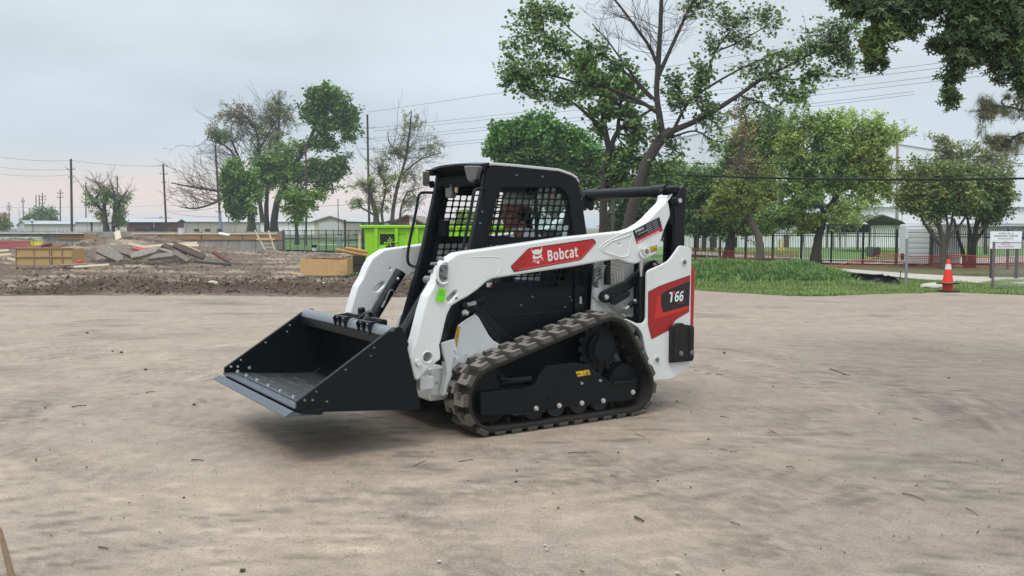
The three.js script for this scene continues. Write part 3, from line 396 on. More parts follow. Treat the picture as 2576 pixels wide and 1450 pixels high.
tree('live_oak', 'dark overhanging live oak boughs filling the top right corner', { d: 9.5, leaf: 'oval', size: 0.078, lum: 2.7, dens: 1.15, tw: 2.6, sig: 0.27, barkK: 0.5, cols: [dark, [[0.035, 0.058, 0.016], [0.075, 0.105, 0.03]]], droop: 0.8, spread: 1.2, twigR: 0.004, flare: 0.2,
  limbs: [[[[2900, 900], [2880, 600], [2860, 300], [2840, 100]], 60, 45], [[[2850, 120], [2700, 60], [2560, 20], [2400, -20], [2250, -30], [2100, -40]], 14, 4], [[[2700, 60], [2600, 70], [2500, 60], [2420, 90]], 8, 2.5], [[[2850, 260], [2700, 180], [2576, 120], [2500, 120]], 10, 3], [[[2420, 60], [2410, 120], [2402, 180], [2395, 225], [2390, 260]], 2.2, 0.8], [[[2240, -10], [2225, 60], [2200, 120], [2190, 165]], 3, 0.8], [[[2560, 110], [2575, 160], [2580, 220]], 3, 1]],
  blobs: [[2110, 10, 40, 22, 200, 1], [2180, 20, 60, 34, 520, 0], [2250, 30, 60, 45, 640, 0], [2220, 90, 45, 40, 460, 1], [2195, 130, 28, 30, 200, 1], [2190, 175, 12, 16, 40, 0], [2330, 20, 60, 40, 560, 0], [2420, 20, 60, 45, 720, 0], [2500, 30, 60, 50, 820, 0], [2560, 40, 40, 60, 700, 0], [2300, 75, 46, 30, 220, 0], [2400, 80, 50, 36, 420, 0], [2470, 100, 50, 40, 520, 0], [2540, 120, 46, 40, 520, 1], [2400, 140, 34, 36, 240, 0], [2395, 190, 30, 20, 110, 0], [2392, 245, 18, 26, 90, 0], [2460, 155, 26, 18, 90, 0], [2520, 170, 46, 26, 200, 0], [2570, 190, 22, 34, 160, 0], [2340, 110, 26, 16, 60, 0], [2500, 200, 12, 14, 24, 0], [2572, 250, 8, 30, 50, 0], [2230, 160, 14, 20, 40, 0], [2650, 60, 70, 90, 500, 0], [2150, -30, 90, 30, 200, 0], [2400, -40, 200, 40, 500, 0]] });
// left side, far behind the building site
tree('tall_tree', 'bushy green leaning tree of the left clump with dark twin trunks', { d: 92, size: 0.62, barkK: 0.42, cols: [emerald, fresh, deep], spread: 0.9, twigR: 0.035,
  limbs: [[[[690, 590], [690, 550], [700, 500], [722, 450], [750, 400], [790, 350], [830, 310], [880, 280]], 10, 2.5], [[[672, 590], [670, 530], [672, 470], [668, 420]], 8, 3], [[[770, 375], [800, 300], [820, 250]], 6, 2], [[[740, 420], [800, 420], [860, 425]], 4, 1.5]],
  blobs: [[800, 240, 46, 34, 330, 0], [850, 260, 46, 40, 380, 0], [885, 290, 28, 34, 240, 0], [780, 280, 36, 32, 220, 0], [840, 320, 50, 36, 330, 0], [810, 225, 34, 20, 200, 1], [890, 340, 22, 24, 120, 0], [830, 370, 50, 20, 170, 0], [860, 395, 30, 16, 90, 0], [800, 410, 40, 18, 120, 0], [860, 430, 24, 24, 160, 2], [830, 445, 30, 22, 150, 2], [780, 460, 46, 18, 150, 0], [820, 490, 46, 18, 130, 0], [770, 500, 40, 24, 150, 0], [700, 400, 50, 44, 280, 1], [690, 440, 46, 40, 260, 1], [740, 440, 40, 40, 180, 1], [660, 430, 40, 44, 220, 2], [740, 370, 30, 26, 80, 1], [780, 530, 30, 20, 80, 0]] });
tree('tall_tree', 'sparse grey brown budding tree of the left clump behind the leaning pole', { d: 96, size: 0.36, barkK: 0.75, cols: [[[0.115, 0.105, 0.06], [0.17, 0.155, 0.095]], greyGreen, fresh], spread: 0.8, twigR: 0.035,
  limbs: [[[[629, 588], [628, 530], [622, 470], [605, 410], [585, 360]], 7.5, 2.5], [[[660, 560], [655, 480], [690, 400], [700, 330], [705, 260]], 6, 2], [[[622, 470], [650, 400], [640, 320], [600, 280]], 5, 1.5], [[[665, 450], [650, 390], [690, 310]], 4, 1.5], [[[628, 500], [590, 490], [545, 480], [480, 470], [430, 460]], 5, 1.5], [[[580, 488], [540, 510], [490, 525], [450, 520]], 4, 1.2], [[[610, 420], [570, 370], [520, 350]], 4, 1.2]],
  bare: [[540, 480, 450, 420, 34, 30], [500, 475, 430, 470, 22, 22], [600, 440, 540, 380, 26, 34], [640, 380, 580, 300, 40, 40], [680, 340, 660, 270, 40, 36], [560, 400, 500, 400, 20, 30], [520, 500, 470, 510, 12, 16], [705, 330, 720, 260, 26, 26]],
  blobs: [[570, 290, 50, 28, 170, 0], [620, 280, 46, 26, 150, 0], [540, 320, 30, 24, 80, 0], [700, 250, 40, 30, 150, 1], [670, 290, 40, 30, 130, 1], [600, 330, 40, 30, 120, 0], [560, 340, 24, 22, 130, 2], [650, 340, 50, 34, 170, 1], [700, 340, 40, 34, 130, 1], [640, 400, 44, 34, 160, 2], [690, 390, 44, 36, 170, 2], [660, 470, 44, 40, 180, 2], [700, 460, 36, 34, 150, 2], [740, 300, 36, 36, 130, 1], [560, 330, 30, 16, 60, 1]] });
tree('young_tree', 'lower bright green leafy tree at the left side of the clump', { d: 88, size: 0.60, barkK: 0.5, cols: [[[0.042, 0.105, 0.010], [0.095, 0.175, 0.020]], deep], twigR: 0.03,
  limbs: [[[[640, 588], [636, 540], [625, 490], [600, 450]], 5, 2], [[[636, 540], [610, 500], [580, 500]], 3, 1.2]],
  blobs: [[585, 415, 30, 24, 240, 0], [570, 450, 28, 36, 300, 0], [610, 440, 36, 40, 340, 0], [590, 490, 32, 30, 280, 1], [590, 535, 26, 22, 240, 1], [625, 530, 22, 24, 140, 0], [640, 470, 30, 40, 200, 0], [570, 500, 16, 16, 60, 0]] });
tree('slim_tree', 'slim trees with vine leaves at the right side of the clump, by the chain link', { d: 62, size: 0.36, barkK: 0.5, cols: [fresh, olive], twigR: 0.02,
  limbs: [[[[747, 616], [745, 570], [738, 530], [730, 500], [720, 470]], 5, 2], [[[738, 530], [765, 500], [790, 490]], 2.5, 1]], blobs: [[740, 500, 46, 30, 190, 0], [790, 510, 36, 26, 130, 0], [760, 545, 36, 20, 80, 0], [720, 530, 20, 16, 40, 1]] });
tree('bare_tree', 'nearly bare multi stemmed spring tree right of the tall crossarm pole', { d: 66, size: 0.24, barkK: 0.75, cols: [greyGreen, olive], twigR: 0.022, spread: 0.8,
  limbs: [[[[947, 572], [945, 540], [935, 500], [930, 460]], 8, 3], [[[985, 572], [990, 520], [1000, 470], [1020, 400], [1030, 330], [1035, 280]], 6, 1.5], [[[965, 572], [960, 530], [970, 470], [950, 420]], 4, 1.5], [[[1005, 570], [1010, 520], [1030, 480], [1050, 500]], 3.5, 1.2], [[[1010, 440], [1060, 400], [1110, 385]], 3, 1], [[[940, 540], [900, 520], [880, 525]], 3, 1], [[[1020, 400], [980, 360], [975, 330]], 3, 1]],
  bare: [[1020, 380, 1050, 300, 30, 36], [1040, 420, 1100, 390, 26, 30], [990, 430, 960, 360, 26, 34], [945, 500, 900, 450, 22, 30], [1010, 520, 1060, 480, 20, 30]],
  blobs: [[1040, 310, 40, 36, 120, 0], [1080, 370, 46, 34, 120, 0], [1000, 380, 46, 36, 150, 0], [950, 410, 40, 34, 140, 0], [920, 470, 42, 40, 190, 1], [980, 460, 42, 40, 170, 1], [1040, 450, 40, 40, 140, 0], [900, 515, 34, 20, 90, 1], [960, 520, 40, 26, 110, 1], [1030, 510, 36, 30, 100, 0]] });
tree('small_tree', 'small pollarded tree sprouting leaves between the poles at far left', { d: 92, size: 0.40, barkK: 0.6, cols: [[[0.055, 0.10, 0.03], [0.11, 0.165, 0.055]], greyGreen], twigR: 0.03,
  limbs: [[[[268, 585], [264, 550], [262, 510], [268, 470]], 7, 3], [[[265, 540], [240, 510], [225, 490], [215, 470]], 4, 1.5], [[[284, 585], [287, 540], [300, 510], [320, 480]], 5, 1.5], [[[240, 505], [250, 470], [215, 445]], 3, 1], [[[287, 540], [285, 480], [275, 450]], 3, 1]],
  bare: [[250, 490, 220, 450, 18, 18], [270, 470, 265, 440, 20, 20], [300, 500, 320, 470, 18, 18]],
  blobs: [[265, 500, 36, 26, 150, 0], [230, 510, 30, 22, 100, 0], [305, 500, 26, 26, 100, 0], [240, 548, 34, 18, 110, 1], [300, 560, 24, 20, 160, 0], [265, 475, 30, 20, 80, 1], [300, 530, 24, 20, 80, 0]] });
tree('bushy_tree', 'round green tree far left behind the lamp post', { d: 190, size: 1.1, barkK: 0.6, cols: [[[0.05, 0.10, 0.04], [0.09, 0.145, 0.06]]], twigR: 0.05, limbs: [[[[105, 582], [105, 560], [100, 545]], 4, 2]], blobs: [[75, 555, 24, 22, 240], [105, 550, 28, 24, 280], [132, 540, 18, 20, 160], [95, 570, 40, 12, 200], [138, 560, 14, 16, 100]] });
tree('bushy_tree', 'low olive shrub tree cut off by the left picture edge', { d: 170, size: 1.0, barkK: 0.6, cols: [rust, olive], twigR: 0.05, limbs: [[[[2, 580], [3, 560]], 3, 2]], blobs: [[0, 548, 20, 16, 150, 0], [5, 568, 22, 10, 150, 1]] });
tree('bushy_tree', 'rounded pale green tree seen through the cab beside the brown roofed house', { d: 62, size: 0.42, barkK: 0.6, cols: [[[0.10, 0.17, 0.03], [0.18, 0.25, 0.06]], deep], twigR: 0.03, limbs: [[[[1180, 610], [1180, 570]], 6, 3]], blobs: [[1170, 545, 36, 20, 420, 0], [1200, 560, 36, 24, 460, 0], [1150, 570, 30, 18, 300, 0], [1225, 575, 30, 24, 360, 0], [1190, 585, 40, 16, 300, 1]] });
// ---------------------------------------------------------------- buildings, walls, poles, fences
const sidingTex = dataTex(256, (u, v) => { const n = 0.93 + 0.06 * tileNoise(u, v, 5, 1) + 0.05 * tileNoise(u, v, 40, 2); return [n, n, n]; });
const siding = (r, g, b) => mat(r, g, b, 0.7, { map: sidingTex });
// a hall whose front runs from (x0) to (x1) at distance d: eaves and ridge given in picture units
function hall(name, label, o) {
  const { d, x0, x1, eave, ridge, foot = 583, depth = 14, wall, roof, gableEnd, ribs = 0 } = o, a = at(x0, eave, d), b = at(x1, eave, o.d2 ?? d), y0 = at(x0, foot, d).y, t = thing(name, label, 'building', V(0, 0, 0), 0, o.group);
  const len = Math.hypot(b.x - a.x, b.z - a.z), ang = -Math.atan2(b.z - a.z, b.x - a.x), H = a.y - y0, R = at(x0, ridge, d).y - y0;
  t.position.set(a.x, y0, a.z); t.rotation.y = ang;
  mesh('wall', [box(len, H, 0.2, len / 2, H / 2, -0.1), box(0.2, H, depth, 0.1, H / 2, -depth / 2 - 0.2), box(0.2, H, depth, len - 0.1, H / 2, -depth / 2 - 0.2), box(len, H, 0.2, len / 2, H / 2, -depth - 0.3)], wall, t);
  if (gableEnd) { // ridge runs away from the viewer: pediment in front
    mesh('gable', ext([[0, H], [len / 2, R], [len, H]], -0.2, 0.0, 0), wall, t);
    mesh('roof', [ext([[-0.3, H - 0.05], [len / 2, R + 0.12], [len / 2, R + 0.02], [-0.2, H - 0.12]], -depth - 0.4, 0.3, 0), ext([[len + 0.3, H - 0.05], [len / 2, R + 0.12], [len / 2, R + 0.02], [len + 0.2, H - 0.12]], -depth - 0.4, 0.3, 0)], roof, t);
  } else { const g = ext([[0.4, H - 0.05], [-depth / 2, R], [-depth - 0.6, H - 0.05], [-depth / 2, R - 0.15]], 0, len + 0.6, 0); g.rotateY(-Math.PI / 2).translate(len + 0.3, 0, 0); mesh('roof', g, roof, t); }
  for (let k = 1; k <= ribs; k++) mesh('wall_joint', box(0.05, H * 0.98, 0.06, len * k / (ribs + 1), H / 2, 0.02), mat(0.40, 0.38, 0.34, 0.8), t);
  for (const [px0, px1, py0, py1, m, n] of o.doors ?? []) { const u0 = (px0 - x0) / (x1 - x0) * len, u1 = (px1 - x0) / (x1 - x0) * len, v0 = at(x0, py1, d).y - y0, v1 = at(x0, py0, d).y - y0; mesh(n ?? 'door', rbox(u1 - u0, v1 - v0, 0.14, 0.02, (u0 + u1) / 2, (v0 + v1) / 2, 0.03), m, t); }
  return t;
}
const beige = siding(0.66, 0.60, 0.50), paleWall = siding(0.62, 0.60, 0.56), brick = mat(0.155, 0.075, 0.07, 0.9, { map: sidingTex }), paleRoof = mat(0.36, 0.365, 0.375, 0.7), whiteWall = siding(0.93, 0.94, 0.95), darkGlass = mat(0.02, 0.025, 0.03, 0.2), doorWhite = siding(0.66, 0.66, 0.64), brownRoof = mat(0.20, 0.16, 0.13, 0.9), blueTrim = mat(0.03, 0.05, 0.14, 0.6);
hall('white_shed', 'small white shed with a pointed gable at the far left', { d: 175, x0: 44, x1: 68, eave: 567, ridge: 556, wall: paleWall, roof: paleRoof, gableEnd: true, foot: 582 });
hall('long_shed', 'low pale shed behind the pollarded tree', { d: 150, x0: 60, x1: 200, eave: 563, ridge: 556, wall: paleWall, roof: paleRoof, foot: 582 });
hall('storage_hall', 'whitish storage hall between the thick pole and the brick building', { d: 140, x0: 188, x1: 342, eave: 558, ridge: 548, wall: paleWall, roof: paleRoof, foot: 583, ribs: 4, depth: 5, doors: [[228, 232, 560, 582, darkGlass, 'downpipe']] });
hall('brick_building', 'low red brick building with a pale flat roof left of the beige warehouse', { d: 118, x0: 318, x1: 442, eave: 558, ridge: 550, wall: brick, roof: paleRoof, foot: 584, depth: 2.5, doors: [[376, 416, 572, 582, darkGlass, 'window'], [340, 372, 574, 582, darkGlass, 'window'], [386, 388, 560, 583, paleWall, 'post']] });
hall('beige_warehouse', 'large beige metal warehouse with a light gabled roof behind the concrete wall', { d: 126, d2: 136, x0: 436, x1: 672, eave: 557, ridge: 548, wall: beige, roof: paleRoof, foot: 586, ribs: 7, depth: 18, doors: [[620, 648, 566, 584, doorWhite, 'door'], [592, 616, 566, 584, beige, 'panel']] });
{ const a = at(395, 556, 121), b = at(455, 556, 126), t = thing('warehouse_gable', 'beige gable end of the warehouse above the brick building', 'building', at(395, 586, 121)); const w = b.x - a.x, H = a.y - t.position.y, R = at(420, 546, 121).y - t.position.y; mesh('wall', ext([[0, 0], [w, 0], [w, H], [w * 0.42, R], [0, H]], -0.4, 0, 0), beige, t); mesh('verge_trim', ext([[0, H], [w * 0.42, R], [w, H], [w, H + 0.1], [w * 0.42, R + 0.12], [0, H + 0.1]], -0.5, 0.1, 0), paleRoof, t); }
hall('blue_roof_building', 'distant building with a dark blue roof behind the brick one', { d: 200, x0: 345, x1: 390, eave: 551, ridge: 547, wall: blueTrim, roof: blueTrim, foot: 560 });
hall('white_store', 'long low white store with a grey eaves line behind the chain link fence', { d: 128, x0: 655, x1: 795, eave: 557, ridge: 550, wall: whiteWall, roof: paleRoof, foot: 590, ribs: 3 });
hall('garage', 'beige gabled garage with a wide white roller door', { d: 108, x0: 790, x1: 872, eave: 556, ridge: 545, wall: beige, roof: paleRoof, gableEnd: true, foot: 590, doors: [[802, 860, 560, 589, doorWhite, 'roller_door']] });
hall('pale_shed', 'pale low shed behind the bucket truck', { d: 120, x0: 868, x1: 960, eave: 558, ridge: 551, wall: paleWall, roof: paleRoof, foot: 590 });
hall('red_house', 'red brick house with brown gabled roof behind the skip', { d: 74, x0: 985, x1: 1062, eave: 561, ridge: 543, wall: brick, roof: brownRoof, gableEnd: true, foot: 600, doors: [[1030, 1046, 548, 566, doorWhite, 'notice_board']] });
hall('red_house', 'second brick house with a long brown roof seen through the cab', { d: 84, x0: 1060, x1: 1250, eave: 566, ridge: 545, wall: brick, roof: brownRoof, foot: 606 });
// right side
{ // the big white plant building and its lower neighbours
  const A = at(1710, 346, 92), B = at(1890, 304, 118), t = thing('white_plant', 'huge white windowless industrial building behind the trees on the right', 'building', V(A.x, 0, A.z));
  const C = at(2560, 410, 150), L = (p) => [p.x - A.x, p.z - A.z];
  const wallP = (p, q, y1, y2) => { const g = new THREE.BufferGeometry(), [ax, az] = L(p), [bx, bz] = L(q); g.setAttribute('position', new THREE.Float32BufferAttribute([ax, 0, az, bx, 0, bz, bx, y2, bz, ax, 0, az, bx, y2, bz, ax, y1, az], 3)); g.computeVertexNormals(); return g; };
  mesh('end_wall', wallP(A, B, A.y, B.y), whiteWall, t); mesh('long_wall', wallP(B, C, B.y, C.y), siding(0.93, 0.94, 0.96), t);
  mesh('coping', [rod(V(0, A.y, 0), V(L(B)[0], B.y, L(B)[1]), 0.14, 6), rod(V(L(B)[0], B.y, L(B)[1]), V(L(C)[0], C.y, L(C)[1]), 0.14, 6)], mat(0.45, 0.47, 0.5, 0.6), t);
  mesh('sign_panel', T(new THREE.CylinderGeometry(1.3, 1.3, 0.1, 24), 7.4, at(1832, 385, 100).y, -6.9, Math.PI / 2, -0.95), mat(0.12, 0.30, 0.45, 0.5), t);
  mesh('wall_back', [box(30, 12, 0.3, 16, 6, -60)], whiteWall, t);
}
hall('white_annex', 'long white annex wall behind the picket fence', { d: 72, x0: 1690, x1: 2420, eave: 563, ridge: 556, wall: whiteWall, roof: paleRoof, foot: 641, depth: 16, ribs: 9, doors: [[1790, 1803, 590, 640, mat(0.05, 0.04, 0.035, 0.8), 'column'], [1828, 1855, 596, 640, darkGlass, 'door'], [1972, 1986, 590, 640, mat(0.10, 0.085, 0.075, 0.8), 'column']] });
hall('white_warehouse', 'tall pale warehouse behind the annex on the far right', { d: 98, x0: 2130, x1: 2900, eave: 520, ridge: 500, wall: siding(0.90, 0.91, 0.93), roof: paleRoof, foot: 625, ribs: 10, depth: 20 });
hall('cream_shed', 'low cream shed behind the blue equipment at the right edge', { d: 80, x0: 2445, x1: 2900, eave: 568, ridge: 552, wall: siding(0.60, 0.57, 0.50), roof: paleRoof, foot: 622, ribs: 6 });
{ // arched white tent
  const w = 2665 / 1.4907 - 2600 / 1.4907, p = gnd(1765, 632), d = -p.z, m = pxm(d), t = thing('arched_shelter', 'white arched shelter with dark posts behind the fence, right of the rear arms', 'shelter', p);
  const R = 24 * m; mesh('roof', T(new THREE.CylinderGeometry(R, R, 4, 24, 1, true, Math.PI * 0.25, Math.PI * 0.5), 0, 62 * m - R * 0.75, -2, Math.PI / 2, 0, 0).rotateZ(0), mat(0.6, 0.6, 0.58, 0.7), t);
  for (const x of [-0.45, 0.35, 1.2]) mesh('post', box(0.28, 56 * m, 0.28, x * R, 28 * m, -0.3), mat(0.05, 0.042, 0.036, 0.8), t);
}
{ // carport
  const p = at(2218, 646, 58), m = pxm(58), t = thing('carport', 'dark ribbed arched carport standing beside the white tank', 'carport', V(p.x, 0.1, p.z));
  const W = 60 * m, H = 88 * m, prof = [[-W, H * 0.72], [-W * 0.86, H * 0.80], [-W * 0.06, H], [W * 0.06, H], [W * 0.86, H * 0.82], [W, H * 0.74]];
  const g = ext([...prof, ...prof.map(([x, y]) => [x, y - 0.05]).reverse()], -6, 0, 0); mesh('roof', g, mat(0.10, 0.098, 0.085, 0.8), t);
  for (let k = 0; k < 4; k++) mesh('roof_rib', ext([...prof.map(([x, y]) => [x, y + 0.05]), ...prof.map(([x, y]) => [x, y]).reverse()], -0.3 - k * 1.8, -0.15 - k * 1.8, 0), mat(0.055, 0.055, 0.05, 0.8), t);
  for (const x of [-0.98, 0.98]) for (const z of [-0.2, -5.8]) mesh('post', box(0.1, H * 0.74, 0.1, x * W, H * 0.37, z), mat(0.05, 0.05, 0.05, 0.7), t);
  mesh('side_cover', box(W * 1.9, H * 0.26, 0.06, 0, H * 0.62, -5.9), mat(0.035, 0.035, 0.03, 0.9), t);
}
{ // slatted white trailer
  const p = gnd(2350, 670), d = -p.z, m = pxm(d), t = thing('white_trailer', 'white trailer with horizontal panels parked behind the crape myrtles', 'trailer', p);
  mesh('body', rbox(138 * m, 98 * m, 0.7, 0.05, 0, 56 * m, -0.45), siding(0.82, 0.83, 0.86), t);
  for (let k = 0; k < 7; k++) mesh('side_panel', rbox(134 * m, 11 * m, 0.06, 0.02, 0, (12 + k * 13) * m, -0.09), siding(0.85, 0.86, 0.88), t);
  for (const x of [-0.34, 0.34]) mesh('wheel', T(cyl(0.38, 0.3, 24), x * 138 * m, 0.38, -0.4, Math.PI / 2), M.rubber, t);
}
for (const [x, l] of [[2923 / 1.4907, 'left one of two short yellow bollards on the lawn behind the fence'], [2938 / 1.4907, 'right one of two short yellow bollards on the lawn behind the fence']]) { const p = gnd(x, 629), m = pxm(-p.z), t = thing('yellow_bollard', l, 'bollard', p, 0, 'yellow bollards'); mesh('post', cyl(2.2 * m, 24 * m, 14).translate(0, 13 * m, 0), mat(0.55, 0.40, 0.06, 0.6), t); mesh('base', T(cyl(2.6 * m, 5 * m, 14, 5 * m).rotateX(Math.PI), 0, 2.5 * m, 0), mat(0.55, 0.40, 0.06, 0.6), t); mesh('cap', T(new THREE.SphereGeometry(2.2 * m, 12, 8), 0, 25 * m, 0), mat(0.6, 0.3, 0.1, 0.6), t); }
{ const p = gnd(2215, 645), m = pxm(-p.z); const t = thing('air_conditioner', 'grey air conditioning unit on the lawn left of the carport', 'air conditioner', V(p.x - 0.4, 0, p.z)); mesh('cabinet', rbox(18 * m, 24 * m, 1, 0.05, 0, 12 * m, 0), mat(0.10, 0.11, 0.10, 0.7), t); for (let k = 0; k < 6; k++) mesh('grille_slat', box(16 * m, 0.03, 0.03, 0, (4 + k * 3.2) * m, 0.51), mat(0.04, 0.045, 0.04, 0.7), t); }
{ // blue lifts and boxes at the right edge
  const p = at(2535, 625, 66), m = pxm(66), t = thing('blue_equipment', 'row of folded blue lifting equipment behind the facility sign', 'equipment', V(p.x, 0.1, p.z)), bl = mat(0.02, 0.10, 0.30, 0.5);
  mesh('deck', rbox(95 * m, 7 * m, 2, 0.05, 8 * m, 26 * m, 0), bl, t);
  for (let k = 0; k < 8; k++) { const x = (-26 + k * 9.5) * m, h = (28 + 16 * noise(k * 3.3, 2)) * m; mesh('mast', rod(V(x, 20 * m, 0), V(x + gauss() * 5 * m, 24 * m + h, 0.2), 2.4 * m, 6, 0.6 * m), k % 3 ? bl : mat(0.12, 0.14, 0.16, 0.6), t); }
  for (const x of [-20, 30, 50]) mesh('leg', box(5 * m, 26 * m, 0.4, x * m, 12 * m, 0), M.matteBlack, t);
}
// utility poles: foot far off, top and foot given in the picture
const poleWood = [mat(0.070, 0.055, 0.050, 0.9), mat(0.12, 0.115, 0.115, 0.9), mat(0.27, 0.255, 0.235, 0.9)];
function pole(name, label, d, x0, y0, x1, y1, w, o = {}) {
  const m = pxm(d), top = at(x0, y0, d), foot = at(x1, y1, d); foot.y = Math.min(foot.y, o.y ?? 0); const t = thing(name, label, 'utility pole', foot, 0, 'utility poles'), q = top.clone().sub(foot), k = (f) => q.clone().multiplyScalar(f);
  mesh('post', rod(V(0, 0, 0), q, w * m * 0.5, 10, w * m * 0.4), poleWood[o.c ?? 0], t);
  const U = (py) => k((at(x0, py, d).y - foot.y) / q.y);
  for (const [py, half, dy = 0] of o.arms ?? []) { const c = U(py); mesh('crossarm', [rod(c.clone().add(V(-half * m, dy * m, 0)), c.clone().add(V(half * m, -dy * m, 0)), 0.8 * m, 6)], poleWood[0], t); for (const s of [-1, 1]) mesh('insulator', rod(c.clone().add(V(s * half * m, 0, 0)), c.clone().add(V(s * half * m, 4 * m, 0)), 0.7 * m, 6), poleWood[1], t); }
  for (const [py, w2, h2, side] of o.boxes ?? []) { const c = U(py); mesh('transformer', T(cyl(w2 * m, h2 * m, 12), c.x + side * m, c.y, c.z), poleWood[1], t); }
  if (o.sleeve) mesh('sleeve', rod(V(0, 0, 0), U(o.sleeve), w * m * 0.62, 10), mat(0.22, 0.25, 0.30, 0.6), t);
  return t;
}
pole('utility_pole', 'thick dark pole standing alone at the left with small insulators', 95, 178, 400, 180, 583, 6.5, { arms: [[426, 9], [447, 6]] });
pole('utility_pole', 'dark pole leaning left in front of the brick building', 92, 410, 413, 419, 583, 5.4, { arms: [[438, 9, 1], [460, 5]] });
pole('utility_pole', 'dark leaning pole with a grey sleeve at its foot, left of the tree clump', 80, 541, 365, 557, 586, 6, { sleeve: 538, arms: [[533, 9]] });
pole('utility_pole', 'tall brown pole with four crossarms behind the nearly bare tree', 72, 924, 288, 929, 575, 6.2, { arms: [[322, 17], [348, 17, 3], [375, 17], [403, 9]], c: 0 });
pole('utility_pole', 'grey pole half hidden in the green leaning tree', 70, 769, 362, 770, 618, 5.4, { arms: [[420, 9], [500, 8]], c: 0 });
pole('utility_pole', 'thin pale pole right of the leaning green tree', 100, 850, 500, 851, 590, 2.6, { c: 1 });
pole('utility_pole', 'thin pole left of the pollarded tree', 150, 215, 458, 216, 582, 3.2, {});
pole('utility_pole', 'thin pole rising out of the right side of the pollarded tree', 140, 294, 443, 299, 582, 3.6, { c: 0 });
pole('utility_pole', 'slim pole with two crossarms, left neighbour of the thick dark pole', 180, 151, 477, 151, 582, 3.2, { arms: [[487, 7], [497, 7]] });
for (const [x, y, l] of [[106, 485, 'rightmost of the three close poles above the far left tree'], [98, 490, 'middle one of three close poles above the far left tree'], [90, 491, 'leftmost of the three close poles above the far left tree']]) pole('utility_pole', l, 200, x, y, x + 1, 582, 2.8, { arms: x > 100 ? [[495, 8], [503, 8], [512, 6]] : [] });
pole('utility_pole', 'slim pole standing left of the far left round tree', 210, 57, 497, 59, 582, 2.6, { arms: [[508, 4]] });
pole('utility_pole', 'far slim pole nearest the left picture edge', 240, 22, 508, 23, 582, 2.4, { arms: [[520, 5], [527, 5]] });
pole('utility_pole', 'short faint pole far behind the white shed', 300, 47, 524, 48, 570, 1.6, { c: 2 });
pole('utility_pole', 'dark post between the two trunks behind the loader crossbar', 40, 1543, 462, 1541, 660, 10, { boxes: [[475, 3, 22, -7]] });
pole('utility_pole', 'pale concrete pole behind the airy oak', 60, 2258, 355, 2256, 640, 8, { c: 2 });
pole('utility_pole', 'grey pole left of the airy oak crown', 64, 2021, 296, 2022, 640, 5, { c: 1 });
pole('utility_pole', 'slender grey post behind the airy oak trunk', 58, 2113, 520, 2114, 650, 7, { c: 2 });
pole('utility_pole', 'grey post rising in the middle of the airy oak', 66, 2095, 340, 2097, 640, 6, { c: 2 });
{ const p = at(85, 582, 150), t = thing('street_lamp', 'pale lamp post with a round head in front of the far left tree', 'street lamp', V(p.x, -0.4, p.z)), m = pxm(150); mesh('post', rod(V(0, 0, 0), V(-4 * m, 44 * m, 0), 1.3 * m, 8), poleWood[2], t); mesh('lamp_head', T(new THREE.SphereGeometry(5 * m, 12, 8), -4 * m, 46 * m, 0), mat(0.35, 0.45, 0.48, 0.4), t); }
// overhead wires
const wireMat = mat(0.018, 0.019, 0.022, 0.9, { specularIntensity: 0.3 });
function wire(label, a, b, sag, r, group = 'overhead wires') { const A = at(...a), B = at(...b), c = A.clone().lerp(B, 0.5).add(V(0, -sag, 0)); const g = new THREE.TubeGeometry(new THREE.QuadraticBezierCurve3(A, c, B), 24, r, 5); const o = solo('power_line', g, wireMat, label, 'power line', group); return recentre(o, A); }
const upper = 'power lines of the tall crossarm pole';
const ord = ['topmost', 'second', 'third', 'fourth', 'fifth', 'sixth', 'lowest']; let oi = 0;
for (const [a, b] of [[[926, 282, 72], [2700, 0, 46]], [[940, 322, 72], [2700, 116, 48]], [[940, 330, 72], [2700, 130, 48]], [[941, 348, 72], [2700, 150, 50]], [[941, 355, 72], [2700, 164, 50]], [[941, 376, 72], [2300, 230, 52]], [[941, 383, 72], [2300, 238, 52]]]) wire(ord[oi++] + ' of the thin power lines rising rightward from the tall crossarm pole', a, b, 0.3, 0.0105, upper);
wire('thick black cable bundle sagging across the trees on the right', [1700, 440, 36], [2640, 448, 30], 0.22, 0.040);
wire('thinner dark cable above the thick bundle on the right', [1700, 410, 38], [2640, 384, 32], 0.3, 0.012);
for (const [a, b, l] of [[[0, 395, 95], [178, 404, 95], 'topmost faint wire at the left edge'], [[0, 421, 95], [178, 426, 95], 'second faint wire at the left edge'], [[0, 438, 95], [178, 440, 95], 'third faint wire at the left edge'], [[0, 522, 160], [620, 512, 120], 'long low wire crossing the far left poles'], [[180, 404, 95], [410, 418, 92], 'wire between the thick pole and the pole leaning before the brick building'], [[419, 530, 92], [545, 522, 80], 'upper wire between the two leaning poles'], [[419, 533, 92], [556, 545, 80], 'lower wire between the two leaning poles'], [[770, 520, 70], [1080, 490, 66], 'low wire behind the nearly bare tree']]) wire(l, a, b, 0.35, 0.013);

